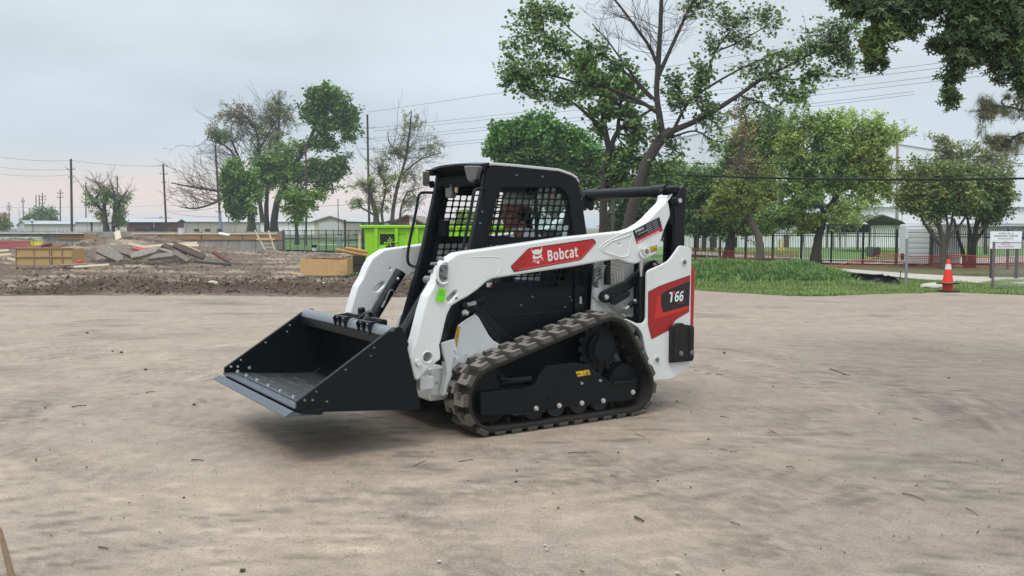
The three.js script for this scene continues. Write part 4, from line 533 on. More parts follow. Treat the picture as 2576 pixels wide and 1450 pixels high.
// concrete retaining wall of the site with its form boards
{
  const wallTex = canvasTex(1024, 256, (c, w, h) => { c.fillStyle = '#9d9d98'; c.fillRect(0, 0, w, h); for (let i = 0; i < 260; i++) { const x = rnd() * w, y = rnd() * h; c.globalAlpha = 0.05 + 0.12 * rnd(); c.fillStyle = ['#c9c9c3', '#77787a', '#5e6064', '#8c867c'][i % 4]; c.beginPath(); c.ellipse(x, y, 8 + rnd() * 60, 6 + rnd() * 26, 0, 0, 7); c.fill(); } c.globalAlpha = 0.30; for (let i = 0; i < 26; i++) { const x = rnd() * w; c.fillStyle = '#4f5155'; c.fillRect(x, h * 0.1 * rnd(), 2 + rnd() * 12, h * (0.3 + 0.6 * rnd())); } });
  wallTex.wrapS = THREE.RepeatWrapping;
  const A = at(-120, 590, 62), B = at(712, 590, 58), len = Math.hypot(B.x - A.x, B.z - A.z), t = thing('retaining_wall', 'long grey concrete retaining wall across the back of the site with boards on it', 'wall', V(A.x, 0, A.z), -Math.atan2(B.z - A.z, B.x - A.x)), m = pxm(60);
  const top = at(400, 583, 60).y, cm = mat(0.85, 0.85, 0.85, 0.9, { map: wallTex });
  const n = 13; for (let k = 0; k < n; k++) { const w = len / n, g = box(w - 0.03, top + 0.6, 0.3, w * (k + 0.5), (top - 0.6) / 2, 0); const uv = g.attributes.uv; for (let i = 0; i < uv.count; i++) uv.setX(i, (uv.getX(i) + k * 0.37) * 0.5); mesh('wall_panel', g, cm, t); }
  mesh('wall_end', box(0.34, top + 0.5, 0.36, len - 0.1, top / 2 - 0.2, 0.02), mat(0.20, 0.17, 0.15, 0.9), t);
  const bw = mat(0.42, 0.27, 0.14, 0.85, { map: barkTex }), xs = (px) => len * (px + 120) / 832;
  for (const [p0, p1] of [[162, 262], [352, 418], [422, 520], [523, 618], [620, 705], [706, 760]]) if (p1 < 720) mesh('form_board', rbox(xs(p1) - xs(p0), 14 * m, 0.06, 0.01, (xs(p0) + xs(p1)) / 2, top - 13 * m, 0.20), bw, t); else mesh('form_board', rbox(xs(712) - xs(706), 14 * m, 0.06, 0.01, xs(709), top - 13 * m, 0.20), bw, t);
  mesh('form_rail', rbox(xs(702) - xs(350), 0.07, 0.12, 0.01, (xs(350) + xs(702)) / 2, top - 5.4 * m, 0.22), mat(0.6, 0.47, 0.33, 0.85), t);
  mesh('ledge', rbox(xs(230) - xs(-120), 0.06, 0.5, 0.01, (xs(230) + xs(-120)) / 2, top - 4.5 * m, 0.16), mat(0.5, 0.5, 0.48, 0.9), t);
  const rebar = []; for (let k = 0; k < 150; k++) { const x = len * k / 150 + gauss() * 0.05; rebar.push(rod(V(x, top - 0.05, 0), V(x + gauss() * 0.03, top + 0.12 + 0.05 * rnd(), 0), 0.012, 5)); } mesh('rebar', rebar, mat(0.10, 0.07, 0.055, 0.9), t).userData.kind = 'stuff';
}
{ const P = at(60, 620, 57), m = pxm(57), t = thing('tarpaulin', 'yellow and white plastic sheeting hung on the wall at the far left', 'tarpaulin', P); const tt = canvasTex(256, 64, (c, w, h) => { c.fillStyle = '#c9c9b6'; c.fillRect(0, 0, w, h); c.fillStyle = '#cfc93a'; c.fillRect(130, 18, 126, 46); c.fillStyle = '#d9d870'; c.fillRect(0, 30, 110, 34); c.fillStyle = '#9aa4a6'; for (let i = 0; i < 12; i++) c.fillRect(rnd() * w, rnd() * 20, 30, 6); c.fillStyle = '#3a3c3a'; c.fillRect(128, 14, 76, 3); c.fillRect(70, 14, 3, 40); c.fillRect(200, 16, 3, 48); }); const g = new THREE.PlaneGeometry(112 * m, 26 * m, 40, 8), p = g.attributes.position; for (let i = 0; i < p.count; i++) p.setZ(i, 0.15 * noise(p.getX(i) * 2, p.getY(i) * 1.5)); g.translate(-8 * m, 10 * m, 0); g.computeVertexNormals(); mesh('sheet', g, new THREE.MeshStandardMaterial({ map: tt, roughness: 0.6, side: THREE.DoubleSide }), t); mesh('batten', box(112 * m, 0.05, 0.06, -8 * m, 23 * m, 0.1), mat(0.5, 0.48, 0.42, 0.8), t); }
// fences
function alphaGrid(n, f) { const d = new Uint8Array(n * n * 4); for (let j = 0; j < n; j++) for (let i = 0; i < n; i++) { const a = f(i / n, j / n) ? 255 : 0, o = (j * n + i) * 4; d[o] = d[o + 1] = d[o + 2] = a; d[o + 3] = 255; } const t = new THREE.DataTexture(d, n, n); t.wrapS = t.wrapT = THREE.RepeatWrapping; t.magFilter = THREE.LinearFilter; t.needsUpdate = true; return t; }
const chain = alphaGrid(64, (u, v) => { const a = (u + v) % 1, b = (u - v + 1) % 1; return Math.min(a, 1 - a) < 0.055 || Math.min(b, 1 - b) < 0.055; });
const netGrid = alphaGrid(64, (u, v) => Math.min(u, 1 - u) < 0.09 || Math.min(v, 1 - v) < 0.11);
function meshSheet(a, b, y0, y1, cell, material) { const len = Math.hypot(b.x - a.x, b.z - a.z), g = new THREE.PlaneGeometry(len, y1 - y0, Math.ceil(len * 1.5), 3), uv = g.attributes.uv; for (let i = 0; i < uv.count; i++) uv.setXY(i, uv.getX(i) * len / cell, uv.getY(i) * (y1 - y0) / cell); g.translate(len / 2, (y0 + y1) / 2, 0); return mesh.bind(null, 'mesh', g, material); }
{ // black chain link at the back of the site
  const A = at(712, 600, 57), B = at(935, 600, 54), t = thing('chain_link_fence', 'black chain link fence between the retaining wall and the skip', 'fence', V(A.x, 0, A.z), -Math.atan2(B.z - A.z, B.x - A.x)), len = Math.hypot(B.x - A.x, B.z - A.z), m = pxm(56), y0 = 0.1, y1 = at(712, 580, 57).y, km = mat(0.03, 0.04, 0.04, 0.7);
  meshSheet(V(0, 0, 0), V(len, 0, 0), y0, y1, 0.12, mat(0.03, 0.045, 0.045, 0.7, { alphaMap: chain, transparent: true }))(t);
  for (let k = 0; k <= 12; k++) mesh('post', rod(V(len * k / 12, -0.2, 0), V(len * k / 12, y1 + 0.06, 0), k % 6 ? 0.022 : 0.04, 8), km, t);
  mesh('top_rail', rod(V(0, y1, 0), V(len, y1, 0), 0.025, 6), km, t); mesh('bottom_rail', rod(V(0, y0 + 0.05, 0), V(len, y0 + 0.05, 0), 0.02, 6), km, t);
}
{ const A = at(868, 600, 50), B = at(1010, 600, 49), t = thing('gate_fence', 'taller black mesh gate in front of the bucket truck', 'fence', V(A.x, 0, A.z), -Math.atan2(B.z - A.z, B.x - A.x)), len = B.x - A.x, m = pxm(50), y1 = at(868, 560, 50).y, km = mat(0.025, 0.03, 0.032, 0.7); meshSheet(V(0, 0, 0), V(len, 0, 0), 0.2, y1, 0.12, mat(0.03, 0.04, 0.045, 0.7, { alphaMap: chain, transparent: true }))(t); for (const q of [0, 0.33, 0.66]) mesh('post', rod(V(len * q, -0.1, 0), V(len * q, y1 + (q ? 0 : 0.15), 0), 0.055, 8), km, t); mesh('brace', rod(V(len * 0.66, 1.0, 0), V(len, 0.1, 0), 0.03, 6), km, t); mesh('top_rail', rod(V(0, y1, 0), V(len, y1, 0), 0.03, 6), km, t); }
{ // black picket fence with outward curved tops: near rail line follows the sidewalk
  const A = at(1690, 658, 46), B = at(2640, 690, 33.5), t = thing('picket_fence', 'black steel picket fence with curved tops along the right side', 'fence', V(A.x, 0, A.z), -Math.atan2(B.z - A.z, B.x - A.x)), len = Math.hypot(B.x - A.x, B.z - A.z), km = mat(0.012, 0.013, 0.016, 0.55);
  const Hr = 1.32, n = 214, pk = (() => { const r = 0.013; return tube([[0, 0.08, 0], [0, 0.6, 0], [0, Hr, 0], [0, Hr + 0.08, 0.0], [-0.015, Hr + 0.17, 0.015], [-0.05, Hr + 0.26, 0.06], [-0.10, Hr + 0.34, 0.13], [-0.16, Hr + 0.39, 0.22]], r, 16, 5, 0.5); })();
  for (let k = 0; k < n; k++) { const p = new THREE.Mesh(pk, km); p.name = 'picket'; p.position.x = len * (k + 0.5) / n; p.castShadow = p.receiveShadow = true; t.add(p); }
  for (const y of [Hr - 0.02, Hr - 0.13, 0.12]) mesh('rail', rbox(len, 0.035, 0.035, 0.006, len / 2, y, 0), km, t);
  const np = 12; for (let k = 0; k <= np; k++) mesh('post', [rbox(0.075, Hr + 0.16, 0.075, 0.008, len * k / np, (Hr + 0.12) / 2, 0.0), rbox(0.09, 0.03, 0.09, 0.008, len * k / np, Hr + 0.15, 0)], km, t);
}
{ // orange safety net along it
  const net = mat(0.32, 0.038, 0.02, 0.6, { alphaMap: netGrid, transparent: true });
  const runs = [[1740, 640, 45, 2022, 634, 38.6], [2090, 690, 33.5, 2235, 652, 35], [2235, 652, 36, 2640, 674, 32.6]];
  const L = ['orange safety netting stretched low along the left half of the picket fence', 'sagging orange netting lying on the path behind the black silt fence', 'orange safety netting along the picket fence behind the cone'];
  runs.forEach(([x0, y0, d0, x1, y1, d1], i) => { const a = at(x0, 0, d0), b = at(x1, 0, d1), t = thing('safety_net', L[i], 'safety net', V(a.x, 0, a.z), -Math.atan2(b.z - a.z, b.x - a.x), 'orange safety nets'), len = Math.hypot(b.x - a.x, b.z - a.z); const g = new THREE.PlaneGeometry(len, 1, 40, 4), p = g.attributes.position, uv = g.attributes.uv; const ya = i === 1 ? 0.12 : 0.52, yb = i === 1 ? 0.50 : 0.50; for (let k = 0; k < p.count; k++) { const q = p.getX(k) / len + 0.5, v = p.getY(k) + 0.5, top = ya + (yb - ya) * q - 0.09 * Math.sin(q * Math.PI * (i === 0 ? 1 : 2)) ** 2; p.setXYZ(k, q * len, 0.02 + v * top, 0.06 * noise(q * 20, v * 2)); uv.setXY(k, q * len / 0.07, v * top / 0.07); } g.computeVertexNormals(); mesh('net', g, net, t); mesh('top_strand', tube(Array.from({ length: 13 }, (_, k) => { const q = k / 12; return V(q * len, 0.025 + ya + (yb - ya) * q - 0.09 * Math.sin(q * Math.PI * (i === 0 ? 1 : 2)) ** 2, 0); }), 0.012, 40, 5), mat(0.62, 0.075, 0.03, 0.6), t); });
}
{ // galvanised chain link posts and net at the far right
  const gm = mat(0.30, 0.31, 0.33, 0.5, { metalness: 0.5 });
  const p1 = gnd(2279, 719), m1 = pxm(-p1.z), t1 = thing('fence_post', 'single thick galvanised post standing right of the black silt fence', 'fence post', p1); mesh('post', cyl(3.4 * m1, 118 * m1, 14).translate(0, 59 * m1, 0), gm, t1); mesh('cap', T(new THREE.SphereGeometry(3.6 * m1, 14, 8).scale(1, 0.6, 1), 0, 118 * m1, 0), gm, t1);
  const p0 = gnd(2022, 676), m0 = pxm(-p0.z), t0 = thing('fence_post', 'galvanised post behind the grassy bank at the end of the netting', 'fence post', p0); mesh('post', cyl(2.3 * m0, 63 * m0, 12).translate(0, 31 * m0, 0), gm, t0); mesh('cap', T(new THREE.SphereGeometry(2.5 * m0, 12, 8), 0, 63 * m0, 0), gm, t0);
  const p9 = gnd(1778, 688), m9 = pxm(-p9.z), t9 = thing('fence_post', 'small pale post left of the grassy bank by the rear arms', 'fence post', p9); mesh('post', cyl(1.8 * m9, 42 * m9, 12).translate(0, 21 * m9, 0), gm, t9); mesh('cap', T(new THREE.SphereGeometry(2 * m9, 10, 8), 0, 42 * m9, 0), gm, t9);
  const p2 = gnd(2497, 728), m2 = pxm(-p2.z), t2 = thing('chain_link_fence', 'galvanised chain link fence panel with a rusty post at the right edge', 'fence', p2), y1 = 118 * m2, L = 160 * m2;
  mesh('post', cyl(3.2 * m2, 120 * m2, 14).translate(0, 60 * m2, 0), mat(0.16, 0.125, 0.115, 0.8), t2); mesh('top_rail', rod(V(-6 * m2, y1, 0), V(L, y1 + 0.0, 0.4), 1.6 * m2, 10), gm, t2);
  meshSheet(V(0, 0, 0), V(L, 0, 0.4), 0.05, y1, 0.075, mat(0.32, 0.32, 0.33, 0.5, { alphaMap: chain, transparent: true }))(t2);
}
{ // the sign
  const d = 27.5, a = at(2492, 582, d), b = at(2569, 626, d), w = b.x - a.x, h = a.y - b.y, t = thing('facility_sign', 'white notice reading THIS IS A SMOKE-FREE FACILITY behind the chain link', 'sign', V((a.x + b.x) / 2, 0, a.z));
  const tx = canvasTex(512, 440, (c) => { c.fillStyle = '#dfe2e6'; c.fillRect(0, 0, 512, 440); c.textAlign = 'center'; c.fillStyle = '#30343c'; c.font = 'bold 58px sans-serif'; c.fillText('THIS IS A', 256, 76); c.font = 'bold 66px sans-serif'; c.fillText('SMOKE-FREE', 256, 142); c.font = 'bold 60px sans-serif'; c.fillText('FACILITY', 256, 206); c.fillStyle = '#8a8e96'; c.fillRect(30, 226, 452, 4); c.fillStyle = '#a2323a'; c.font = 'bold 56px sans-serif'; c.fillText('NO', 256, 288); c.fillText('PETS', 256, 346); c.fillText('ALLOWED', 256, 406); });
  mesh('board', box(w, h, 0.02, 0, (a.y + b.y) / 2, 0), mat(0.7, 0.71, 0.73, 0.6), t); const f = new THREE.PlaneGeometry(w, h).translate(0, (a.y + b.y) / 2, 0.014); mesh('lettering', f, new THREE.MeshStandardMaterial({ map: tx, roughness: 0.6 }), t);
  for (const s of [-0.4, 0.4]) mesh('post', box(0.08, b.y + h * 0.5 + 0.05, 0.06, s * w, (b.y + h * 0.5) / 2 - 0.02, -0.05), mat(0.03, 0.03, 0.03, 0.7), t);
}
// ---------------------------------------------------------------- the compact track loader (own axes: x forward, y up, z to its right)
const YAW = 2.143, CX = 2.936, CZ = -6.556;
const cy = Math.cos(YAW), sy = Math.sin(YAW);
const loader = thing('track_loader', 'white compact track loader with red decals and a black bucket, parked on the concrete', 'track loader',
  V(sy * CX - cy * CZ, 0, cy * CX + sy * CZ), Math.atan2(cy, -sy));
const group = (name, parent, label) => { const g = new THREE.Group(); g.name = name; parent.add(g); if (label) g.userData.label = label; return g; };

// printed films: outline in x,y on the loader's left side, picture drawn in metres
function decal(name, pts, z, res, draw, parent, label, rough = 0.35) {
  const xs = pts.map((p) => p[0]), ys = pts.map((p) => p[1]), x0 = Math.min(...xs), x1 = Math.max(...xs), y0 = Math.min(...ys), y1 = Math.max(...ys);
  const g = new THREE.ShapeGeometry(shapeOf(pts.map((p) => [-p[0], p[1]]))), P = g.attributes.position, uv = g.attributes.uv;
  for (let i = 0; i < P.count; i++) uv.setXY(i, (P.getX(i) + x1) / (x1 - x0), (P.getY(i) - y0) / (y1 - y0));
  g.rotateY(Math.PI).translate(0, 0, z);
  const w = Math.ceil((x1 - x0) * res), h = Math.ceil((y1 - y0) * res);
  const t = canvasTex(w, h, (c) => { c.scale(w / (x1 - x0), h / (y1 - y0)); c.translate(x1, y1); c.scale(-1, -1); draw(c); });
  const m = mesh(name, g, new THREE.MeshPhysicalMaterial({ map: t, roughness: rough, clearcoat: 0.3, side: THREE.DoubleSide }), parent);
  if (label) m.userData.label = label;
  return m;
}
function poly(c, pts, fill) { c.beginPath(); pts.forEach((p, i) => i ? c.lineTo(p[0], p[1]) : c.moveTo(p[0], p[1])); c.closePath(); c.fillStyle = fill; c.fill(); }
function strokeLine(c, pts, w, col) { c.beginPath(); pts.forEach((p, i) => i ? c.lineTo(p[0], p[1]) : c.moveTo(p[0], p[1])); c.lineWidth = w; c.strokeStyle = col; c.stroke(); }
function word(c, text, x, y, h, wide, angle, col, font = 'bold 100px sans-serif', skew = 0) {   // left end at x,y; size h metres; reads towards -x
  c.save(); c.translate(x, y); c.rotate(angle); c.scale(-h / 100 * wide, -h / 100); c.transform(1, 0, skew, 1, 0, 0); c.font = font; c.fillStyle = col; c.textBaseline = 'alphabetic'; c.fillText(text, 0, 0); c.restore();
}
function catHead(c, x, y, s, angle, col, ground) {                      // emblem: a cat's head with tufted ears and whiskers
  c.save(); c.translate(x, y); c.rotate(angle); c.scale(-s, s);
  poly(c, [[-0.5, 0.62], [-0.36, 0.36], [-0.15, 0.44], [0.12, 0.42], [0.30, 0.36], [0.48, 0.62], [0.40, 0.22], [0.32, 0.12], [0.08, 0.06], [-0.1, 0.08], [-0.34, 0.16], [-0.42, 0.26]], col);
  poly(c, [[-0.34, 0.12], [-0.14, 0.02], [-0.04, -0.08], [0.04, -0.08], [0.12, 0.02], [0.34, 0.08], [0.36, -0.1], [0.26, -0.2], [0.1, -0.16], [0.0, -0.26], [-0.14, -0.18], [-0.3, -0.22], [-0.44, -0.12]], col);
  poly(c, [[-0.26, 0.06], [-0.06, 0.0], [-0.1, -0.06], [-0.2, -0.04]], ground); poly(c, [[0.08, 0.0], [0.26, 0.04], [0.2, -0.05]], ground);
  poly(c, [[-0.05, -0.3], [-0.02, -0.4], [-0.08, -0.4]], col); poly(c, [[0.1, -0.28], [0.12, -0.38], [0.06, -0.38]], col);
  poly(c, [[-0.12, -0.42], [0.1, -0.4], [0.1, -0.54], [-0.1, -0.56]], col);
  for (const k of [0, 1, 2]) { strokeLine(c, [[-0.3 + k * 0.08, -0.26], [-0.48 + k * 0.12, -0.4 - k * 0.04]], 0.035, col); strokeLine(c, [[0.26, -0.2 - k * 0.05], [0.46, -0.2 - k * 0.1]], 0.03, col); }
  c.restore();
}
function warning(c, x0, y0, x1, y1, n, vertical) {                       // yellow caution label with pictograms
  poly(c, [[x0, y0], [x1, y0], [x1, y1], [x0, y1]], '#d8ad12');
  for (let i = 0; i < n; i++) {
    const t0 = i / n, t1 = (i + 1) / n, a = vertical ? [x0, x1] : [x0 + (x1 - x0) * t0, x0 + (x1 - x0) * t1], b = vertical ? [y0 + (y1 - y0) * t0, y0 + (y1 - y0) * t1] : [y0, y1];
    const w = a[1] - a[0], h = b[1] - b[0], L = (x, y) => [a[0] + w * x, b[0] + h * y], lw = Math.min(Math.abs(w), Math.abs(h)) * 0.07;
    strokeLine(c, [L(0.03, 0.03), L(0.97, 0.03), L(0.97, 0.97), L(0.03, 0.97), L(0.03, 0.03)], lw, '#4a3c06');
    if (i % 2) { poly(c, [L(0.2, 0.45), L(0.6, 0.6), L(0.8, 0.4), L(0.75, 0.3)], '#1c1805'); strokeLine(c, [L(0.2, 0.3), L(0.8, 0.75)], lw * 1.4, '#1c1805'); }
    else { strokeLine(c, [L(0.15, 0.18), L(0.5, 0.85), L(0.85, 0.18), L(0.15, 0.18)], lw * 1.3, '#1c1805'); poly(c, [L(0.42, 0.25), L(0.58, 0.25), L(0.6, 0.55), L(0.4, 0.55)], '#1c1805'); }
  }
}
const bolt = (x, y, z, s, r = 0.014) => [cylz(r * 1.35, z, z + s * 0.005, x, y, 16), cylz(r, z + s * 0.004, z + s * 0.017, x, y, 6)];

// --- lift arms
const ARM = [[-0.36, 1.378], [-0.30, 1.345], [-0.245, 1.31], [-0.198, 1.235], [-0.161, 1.148], [-0.106, 1.069], [-0.07, 0.967], [-0.042, 0.872], [-0.015, 0.777], [0.021, 0.683], [0.037, 0.628], [0.024, 0.555], [0.002, 0.47], [-0.026, 0.455],
  [-0.066, 0.495], [-0.103, 0.528], [-0.157, 0.564], [-0.212, 0.597], [-0.214, 0.64], [-0.205, 0.70], [-0.222, 0.747], [-0.251, 0.86], [-0.27, 0.924], [-0.307, 0.987], [-0.382, 1.025], [-0.439, 1.047], [-0.535, 1.102], [-0.612, 1.158], [-0.66, 1.176],
  [-0.711, 1.183], [-0.959, 1.208], [-1.389, 1.248], [-1.80, 1.296], [-1.90, 1.298], [-1.993, 1.268], [-2.073, 1.258], [-2.131, 1.274], [-2.293, 1.335], [-2.323, 1.357], [-2.395, 1.544], [-2.462, 1.664], [-2.462, 1.70], [-2.447, 1.76], [-2.434, 1.80], [-2.442, 1.832], [-2.467, 1.845], [-2.50, 1.838],
  [-2.392, 1.776], [-2.318, 1.719], [-2.229, 1.645], [-2.156, 1.60], [-2.069, 1.561], [-1.976, 1.538], [-1.339, 1.489], [-0.867, 1.436], [-0.599, 1.405], [-0.443, 1.390]];
// the arm's rear top lies outside the pin: keep the order of the outline simple there
ARM.splice(46, 1);
for (const s of [-1, 1]) {
  const arm = group('lift_arm', loader), zr = s < 0 ? [-0.70, -0.575] : [0.575, 0.70], zf = s * 0.70;
  const hole = circle(-0.103, 0.622, 0.037, 20), slot = [[-0.262, 1.040], [-0.275, 1.022], [-0.292, 1.024], [-0.345, 1.070], [-0.352, 1.088], [-0.338, 1.098], [-0.318, 1.090], [-0.278, 1.056]];
  mesh('arm_beam', ext(ARM, zr[0], zr[1], 0.016, [hole, slot, circle(-1.895, 1.427, 0.004, 12), ...(s > 0 ? [circle(-0.41, 1.21, 0.004, 10), circle(-0.44, 1.13, 0.004, 10)] : [])], 3), M.white, arm);
  mesh('tube_end', [T(new THREE.TorusGeometry(0.043, 0.006, 8, 28), -0.103, 0.622, zf), cylz(0.04, s * 0.58, s * 0.60, -0.103, 0.622)], M.white, arm);
  // welded rib ring on the hump plate, raised stamping lines
  const rib = roundPoly([[-2.034, 1.508], [-1.80, 1.45], [-1.717, 1.398], [-1.745, 1.365], [-1.921, 1.318], [-1.995, 1.328]], 0.035, 5);
  const line = (pts, r = 0.0055) => tube(pts.map(([x, y]) => V(x, y, zf)), r, 60, 6);
  const outer = [[-2.03, 1.542], [-1.86, 1.492], [-1.72, 1.43], [-1.696, 1.40], [-1.71, 1.372], [-1.80, 1.34], [-1.90, 1.306]];
  mesh('rib', [line([...rib, rib[0]], 0.006), line(outer, 0.005), line([[-0.465, 1.348], [-0.60, 1.345], [-0.725, 1.338], [-0.748, 1.316], [-0.735, 1.26], [-0.70, 1.204]], 0.003)], M.white, arm);
  mesh('pivot_boss', [cylz(0.058, zf, zf + s * 0.02, -2.155, 1.366, 28, 0.052), cylz(0.034, zf, zf + s * 0.032, -2.165, 1.366, 24), ...bolt(-2.125, 1.385, zf + s * 0.018, s, 0.011), cylz(0.022, zf, zf + s * 0.024, -0.022, 0.592)], M.white, arm);
  mesh('pivot_pin', cylz(0.02, zf, zf + s * 0.038, -2.168, 1.366), M.dullSteel, arm);
  // hose guard loop and the couplings inside it, at the knee
  const gz = s * 0.655, lp = [[-0.262, 1.312], [-0.226, 1.312], [-0.188, 1.285], [-0.176, 1.235], [-0.184, 1.185], [-0.212, 1.158], [-0.258, 1.162]];
  if (s < 0) mesh('hose_guard', tube(lp.map(([x, y]) => V(x, y, s * 0.722)), 0.0115, 70, 10), M.white, arm);
  if (s < 0) {
    mesh('coupler_plate', ext(roundPoly([[-0.275, 1.30], [-0.20, 1.29], [-0.192, 1.19], [-0.262, 1.18]], 0.02), -0.712, -0.698, 0.003), mat(0.24, 0.27, 0.27, 0.35, { metalness: 0.3 }), arm);
    for (const [x, y, r] of [[-0.222, 1.262, 0.015], [-0.215, 1.222, 0.016], [-0.245, 1.198, 0.012], [-0.25, 1.275, 0.010]]) mesh('hydraulic_coupling', [cylz(r, -0.712, -0.732, x, y, 16), cylz(r * 0.65, -0.732, -0.742, x, y, 16)], M.dullSteel, arm);
    for (const [a0, b0, r] of [[V(-0.26, 1.335, -0.66), V(-0.225, 1.342, -0.66), 0.013], [V(-0.23, 1.30, -0.61), V(-0.18, 1.30, -0.61), 0.011], [V(-0.21, 1.245, -0.60), V(-0.17, 1.242, -0.60), 0.010]]) mesh('hydraulic_coupling', rod(a0, b0, r), M.dullSteel, arm);
  }
  if (s < 0) mesh('knee_pin', [rod(V(-0.20, 1.177, s * 0.72), V(-0.20, 1.177, s * 0.50), 0.024), cylz(0.03, -0.60, -0.50, -0.20, 1.177)], M.dullSteel, arm);
  if (s < 0) {
    const D = [[-0.826, 1.273], [-0.945, 1.372], [-0.975, 1.398], [-1.0, 1.409], [-1.612, 1.475], [-1.63, 1.470], [-1.649, 1.449], [-1.648, 1.438], [-1.512, 1.316], [-1.485, 1.303], [-0.875, 1.226], [-0.856, 1.224], [-0.846, 1.231], [-0.825, 1.264]];
    decal('brand_decal', D, -0.7022, 2400, (c) => {
      poly(c, D, '#2a0507');
      const inn = D.map(([x, y]) => [-1.237 + (x + 1.237) * 0.982, 1.35 + (y - 1.35) * 0.93]);
      poly(c, inn, '#b01a1c');
      poly(c, [inn[0], inn[1], [-1.0, 1.35], [-0.93, 1.24], inn[11]], '#a0171a');
      strokeLine(c, [[-0.90, 1.243], [-1.478, 1.312], [-1.505, 1.326], [-1.63, 1.437]], 0.007, '#c8575a');
      catHead(c, -1.072, 1.348, 0.112, -0.115, '#d9d8d4', '#a5141a');
      word(c, 'Bobcat', -1.166, 1.300, 0.120, 0.77, -0.105, '#dcdbd7');
      c.save(); c.translate(-1.468, 1.338); strokeLine(c, circle(0, 0, 0.0055, 12), 0.0015, '#d9a0a0'); c.restore();
    }, arm, 'red side decal with a white cat emblem and white lettering');
    const K = [[-2.037, 1.542], [-2.333, 1.657], [-2.377, 1.541], [-2.085, 1.425]], ang = -0.372;
    decal('dealer_sticker', K, -0.7022, 2600, (c) => {
      poly(c, K, '#10131a'); poly(c, [[-2.071, 1.462], [-2.363, 1.578], [-2.39, 1.535], [-2.08, 1.41]], '#a3182c');
      word(c, 'BOBCATOFHOUSTON.COM', -2.098, 1.431, 0.026, 0.78, ang, '#ece6e6');
      catHead(c, -2.078, 1.532, 0.026, ang, '#cfd0cf', '#10131a'); word(c, 'Bobcat', -2.096, 1.530, 0.030, 0.68, ang, '#dcdcda');
      word(c, 'One Tough Animal', -2.10, 1.503, 0.015, 0.8, ang, '#c9cbc9', 'italic bold 100px serif');
      for (let k = 0; k < 5; k++) for (const q of [0, 1]) { const ox = -2.185 - q * 0.066, oy = 1.583 + q * 0.026; strokeLine(c, [[ox - 0.006 * k, oy - 0.0145 * k], [ox - 0.006 * k - 0.053, oy - 0.0145 * k + 0.021]], 0.006, '#84868a'); }
    }, arm, 'black and red dealer sticker');
    decal('caution_label', [[-2.205, 1.396], [-2.307, 1.416], [-2.315, 1.371], [-2.214, 1.350]], -0.7022, 2400, (c) => { c.save(); c.translate(-2.208, 1.350); c.rotate(-0.205); warning(c, -0.105, 0, 0.003, 0.046, 2); c.restore(); }, arm);
    const tagG = new THREE.PlaneGeometry(0.064, 0.098, 3, 5), tp = tagG.attributes.position;
    for (let i = 0; i < tp.count; i++) tp.setZ(i, 0.006 * Math.sin(tp.getY(i) * 30 + tp.getX(i) * 20));
    const tagTex = canvasTex(128, 192, (c) => { c.fillStyle = '#6fd01e'; c.fillRect(0, 0, 128, 192); c.fillStyle = '#2c5a10'; for (let i = 0; i < 6; i++) c.fillRect(14, 26 + i * 14, 70 + (i * 37) % 30, 4); });
    mesh('paper_tag', T(tagG, -0.207, 1.072, -0.722, 0, Math.PI, 0.17), new THREE.MeshStandardMaterial({ map: tagTex, roughness: 0.7, side: THREE.DoubleSide }), arm).userData.label = 'lime green paper tag';
    mesh('slot_label', box(0.022, 0.016, 0.001, -0.345, 1.045, -0.7022), M.bluegrey, arm);
  } else {
    decal('caution_label', [[-0.62, 1.399], [-0.524, 1.388], [-0.524, 1.384], [-0.62, 1.394]], 0.574, 2000, (c) => warning(c, -0.62, 1.38, -0.52, 1.40, 2), arm);
  }
}
mesh('arm_crossbar', [rod(V(-2.56, 1.885, -0.56), V(-2.53, 1.885, 0.56), 0.050, 24)], M.black, loader);
for (const s of [-1, 1]) mesh('crossbar_bracket', [cylz(0.060, s * 0.40, s * 0.56, -2.55, 1.886, 24), rbox(0.10, 0.085, 0.15, 0.03, -2.56, 1.89, s * 0.60), ext(roundPoly([[-2.47, 1.89], [-2.55, 1.93], [-2.60, 1.86], [-2.55, 1.80], [-2.50, 1.74], [-2.47, 1.80]], 0.02), Math.min(s * 0.53, s * 0.575), Math.max(s * 0.53, s * 0.575), 0.006)], M.black, loader);

// --- rear links
for (const s of [-1, 1]) {
  const k = group('rear_link', loader), z = (a, b) => [Math.min(s * a, s * b), Math.max(s * a, s * b)];
  const L = s > 0 ? roundPoly([[-2.60, 1.925], [-2.60, 1.74], [-2.56, 1.73], [-2.53, 1.76], [-2.51, 1.80], [-2.54, 1.90]], 0.03, 4) : roundPoly([[-2.60, 1.925], [-2.665, 1.915], [-2.648, 1.77], [-2.64, 1.30], [-2.70, 1.0], [-2.52, 1.0], [-2.515, 1.30], [-2.527, 1.64], [-2.515, 1.72], [-2.505, 1.79], [-2.54, 1.83]], 0.03, 4);
  mesh('link_plate', [ext(L, ...z(0.655, 0.69), 0.006), ext(L, ...z(0.545, 0.575), 0.006), ...(s < 0 ? [ext(roundPoly([[-2.66, 1.6], [-2.64, 1.0], [-2.60, 1.0], [-2.61, 1.6]], 0.01), ...z(0.57, 0.66), 0.004)] : [])], M.blackGloss, k);
  mesh('link_hub', cylz(0.047, s * 0.55, s * 0.705, -2.56, 1.80), M.blackGloss, k);
  mesh('link_pin', cylz(0.02, s * 0.70, s * 0.716, -2.56, 1.80), M.zinc, k);
}

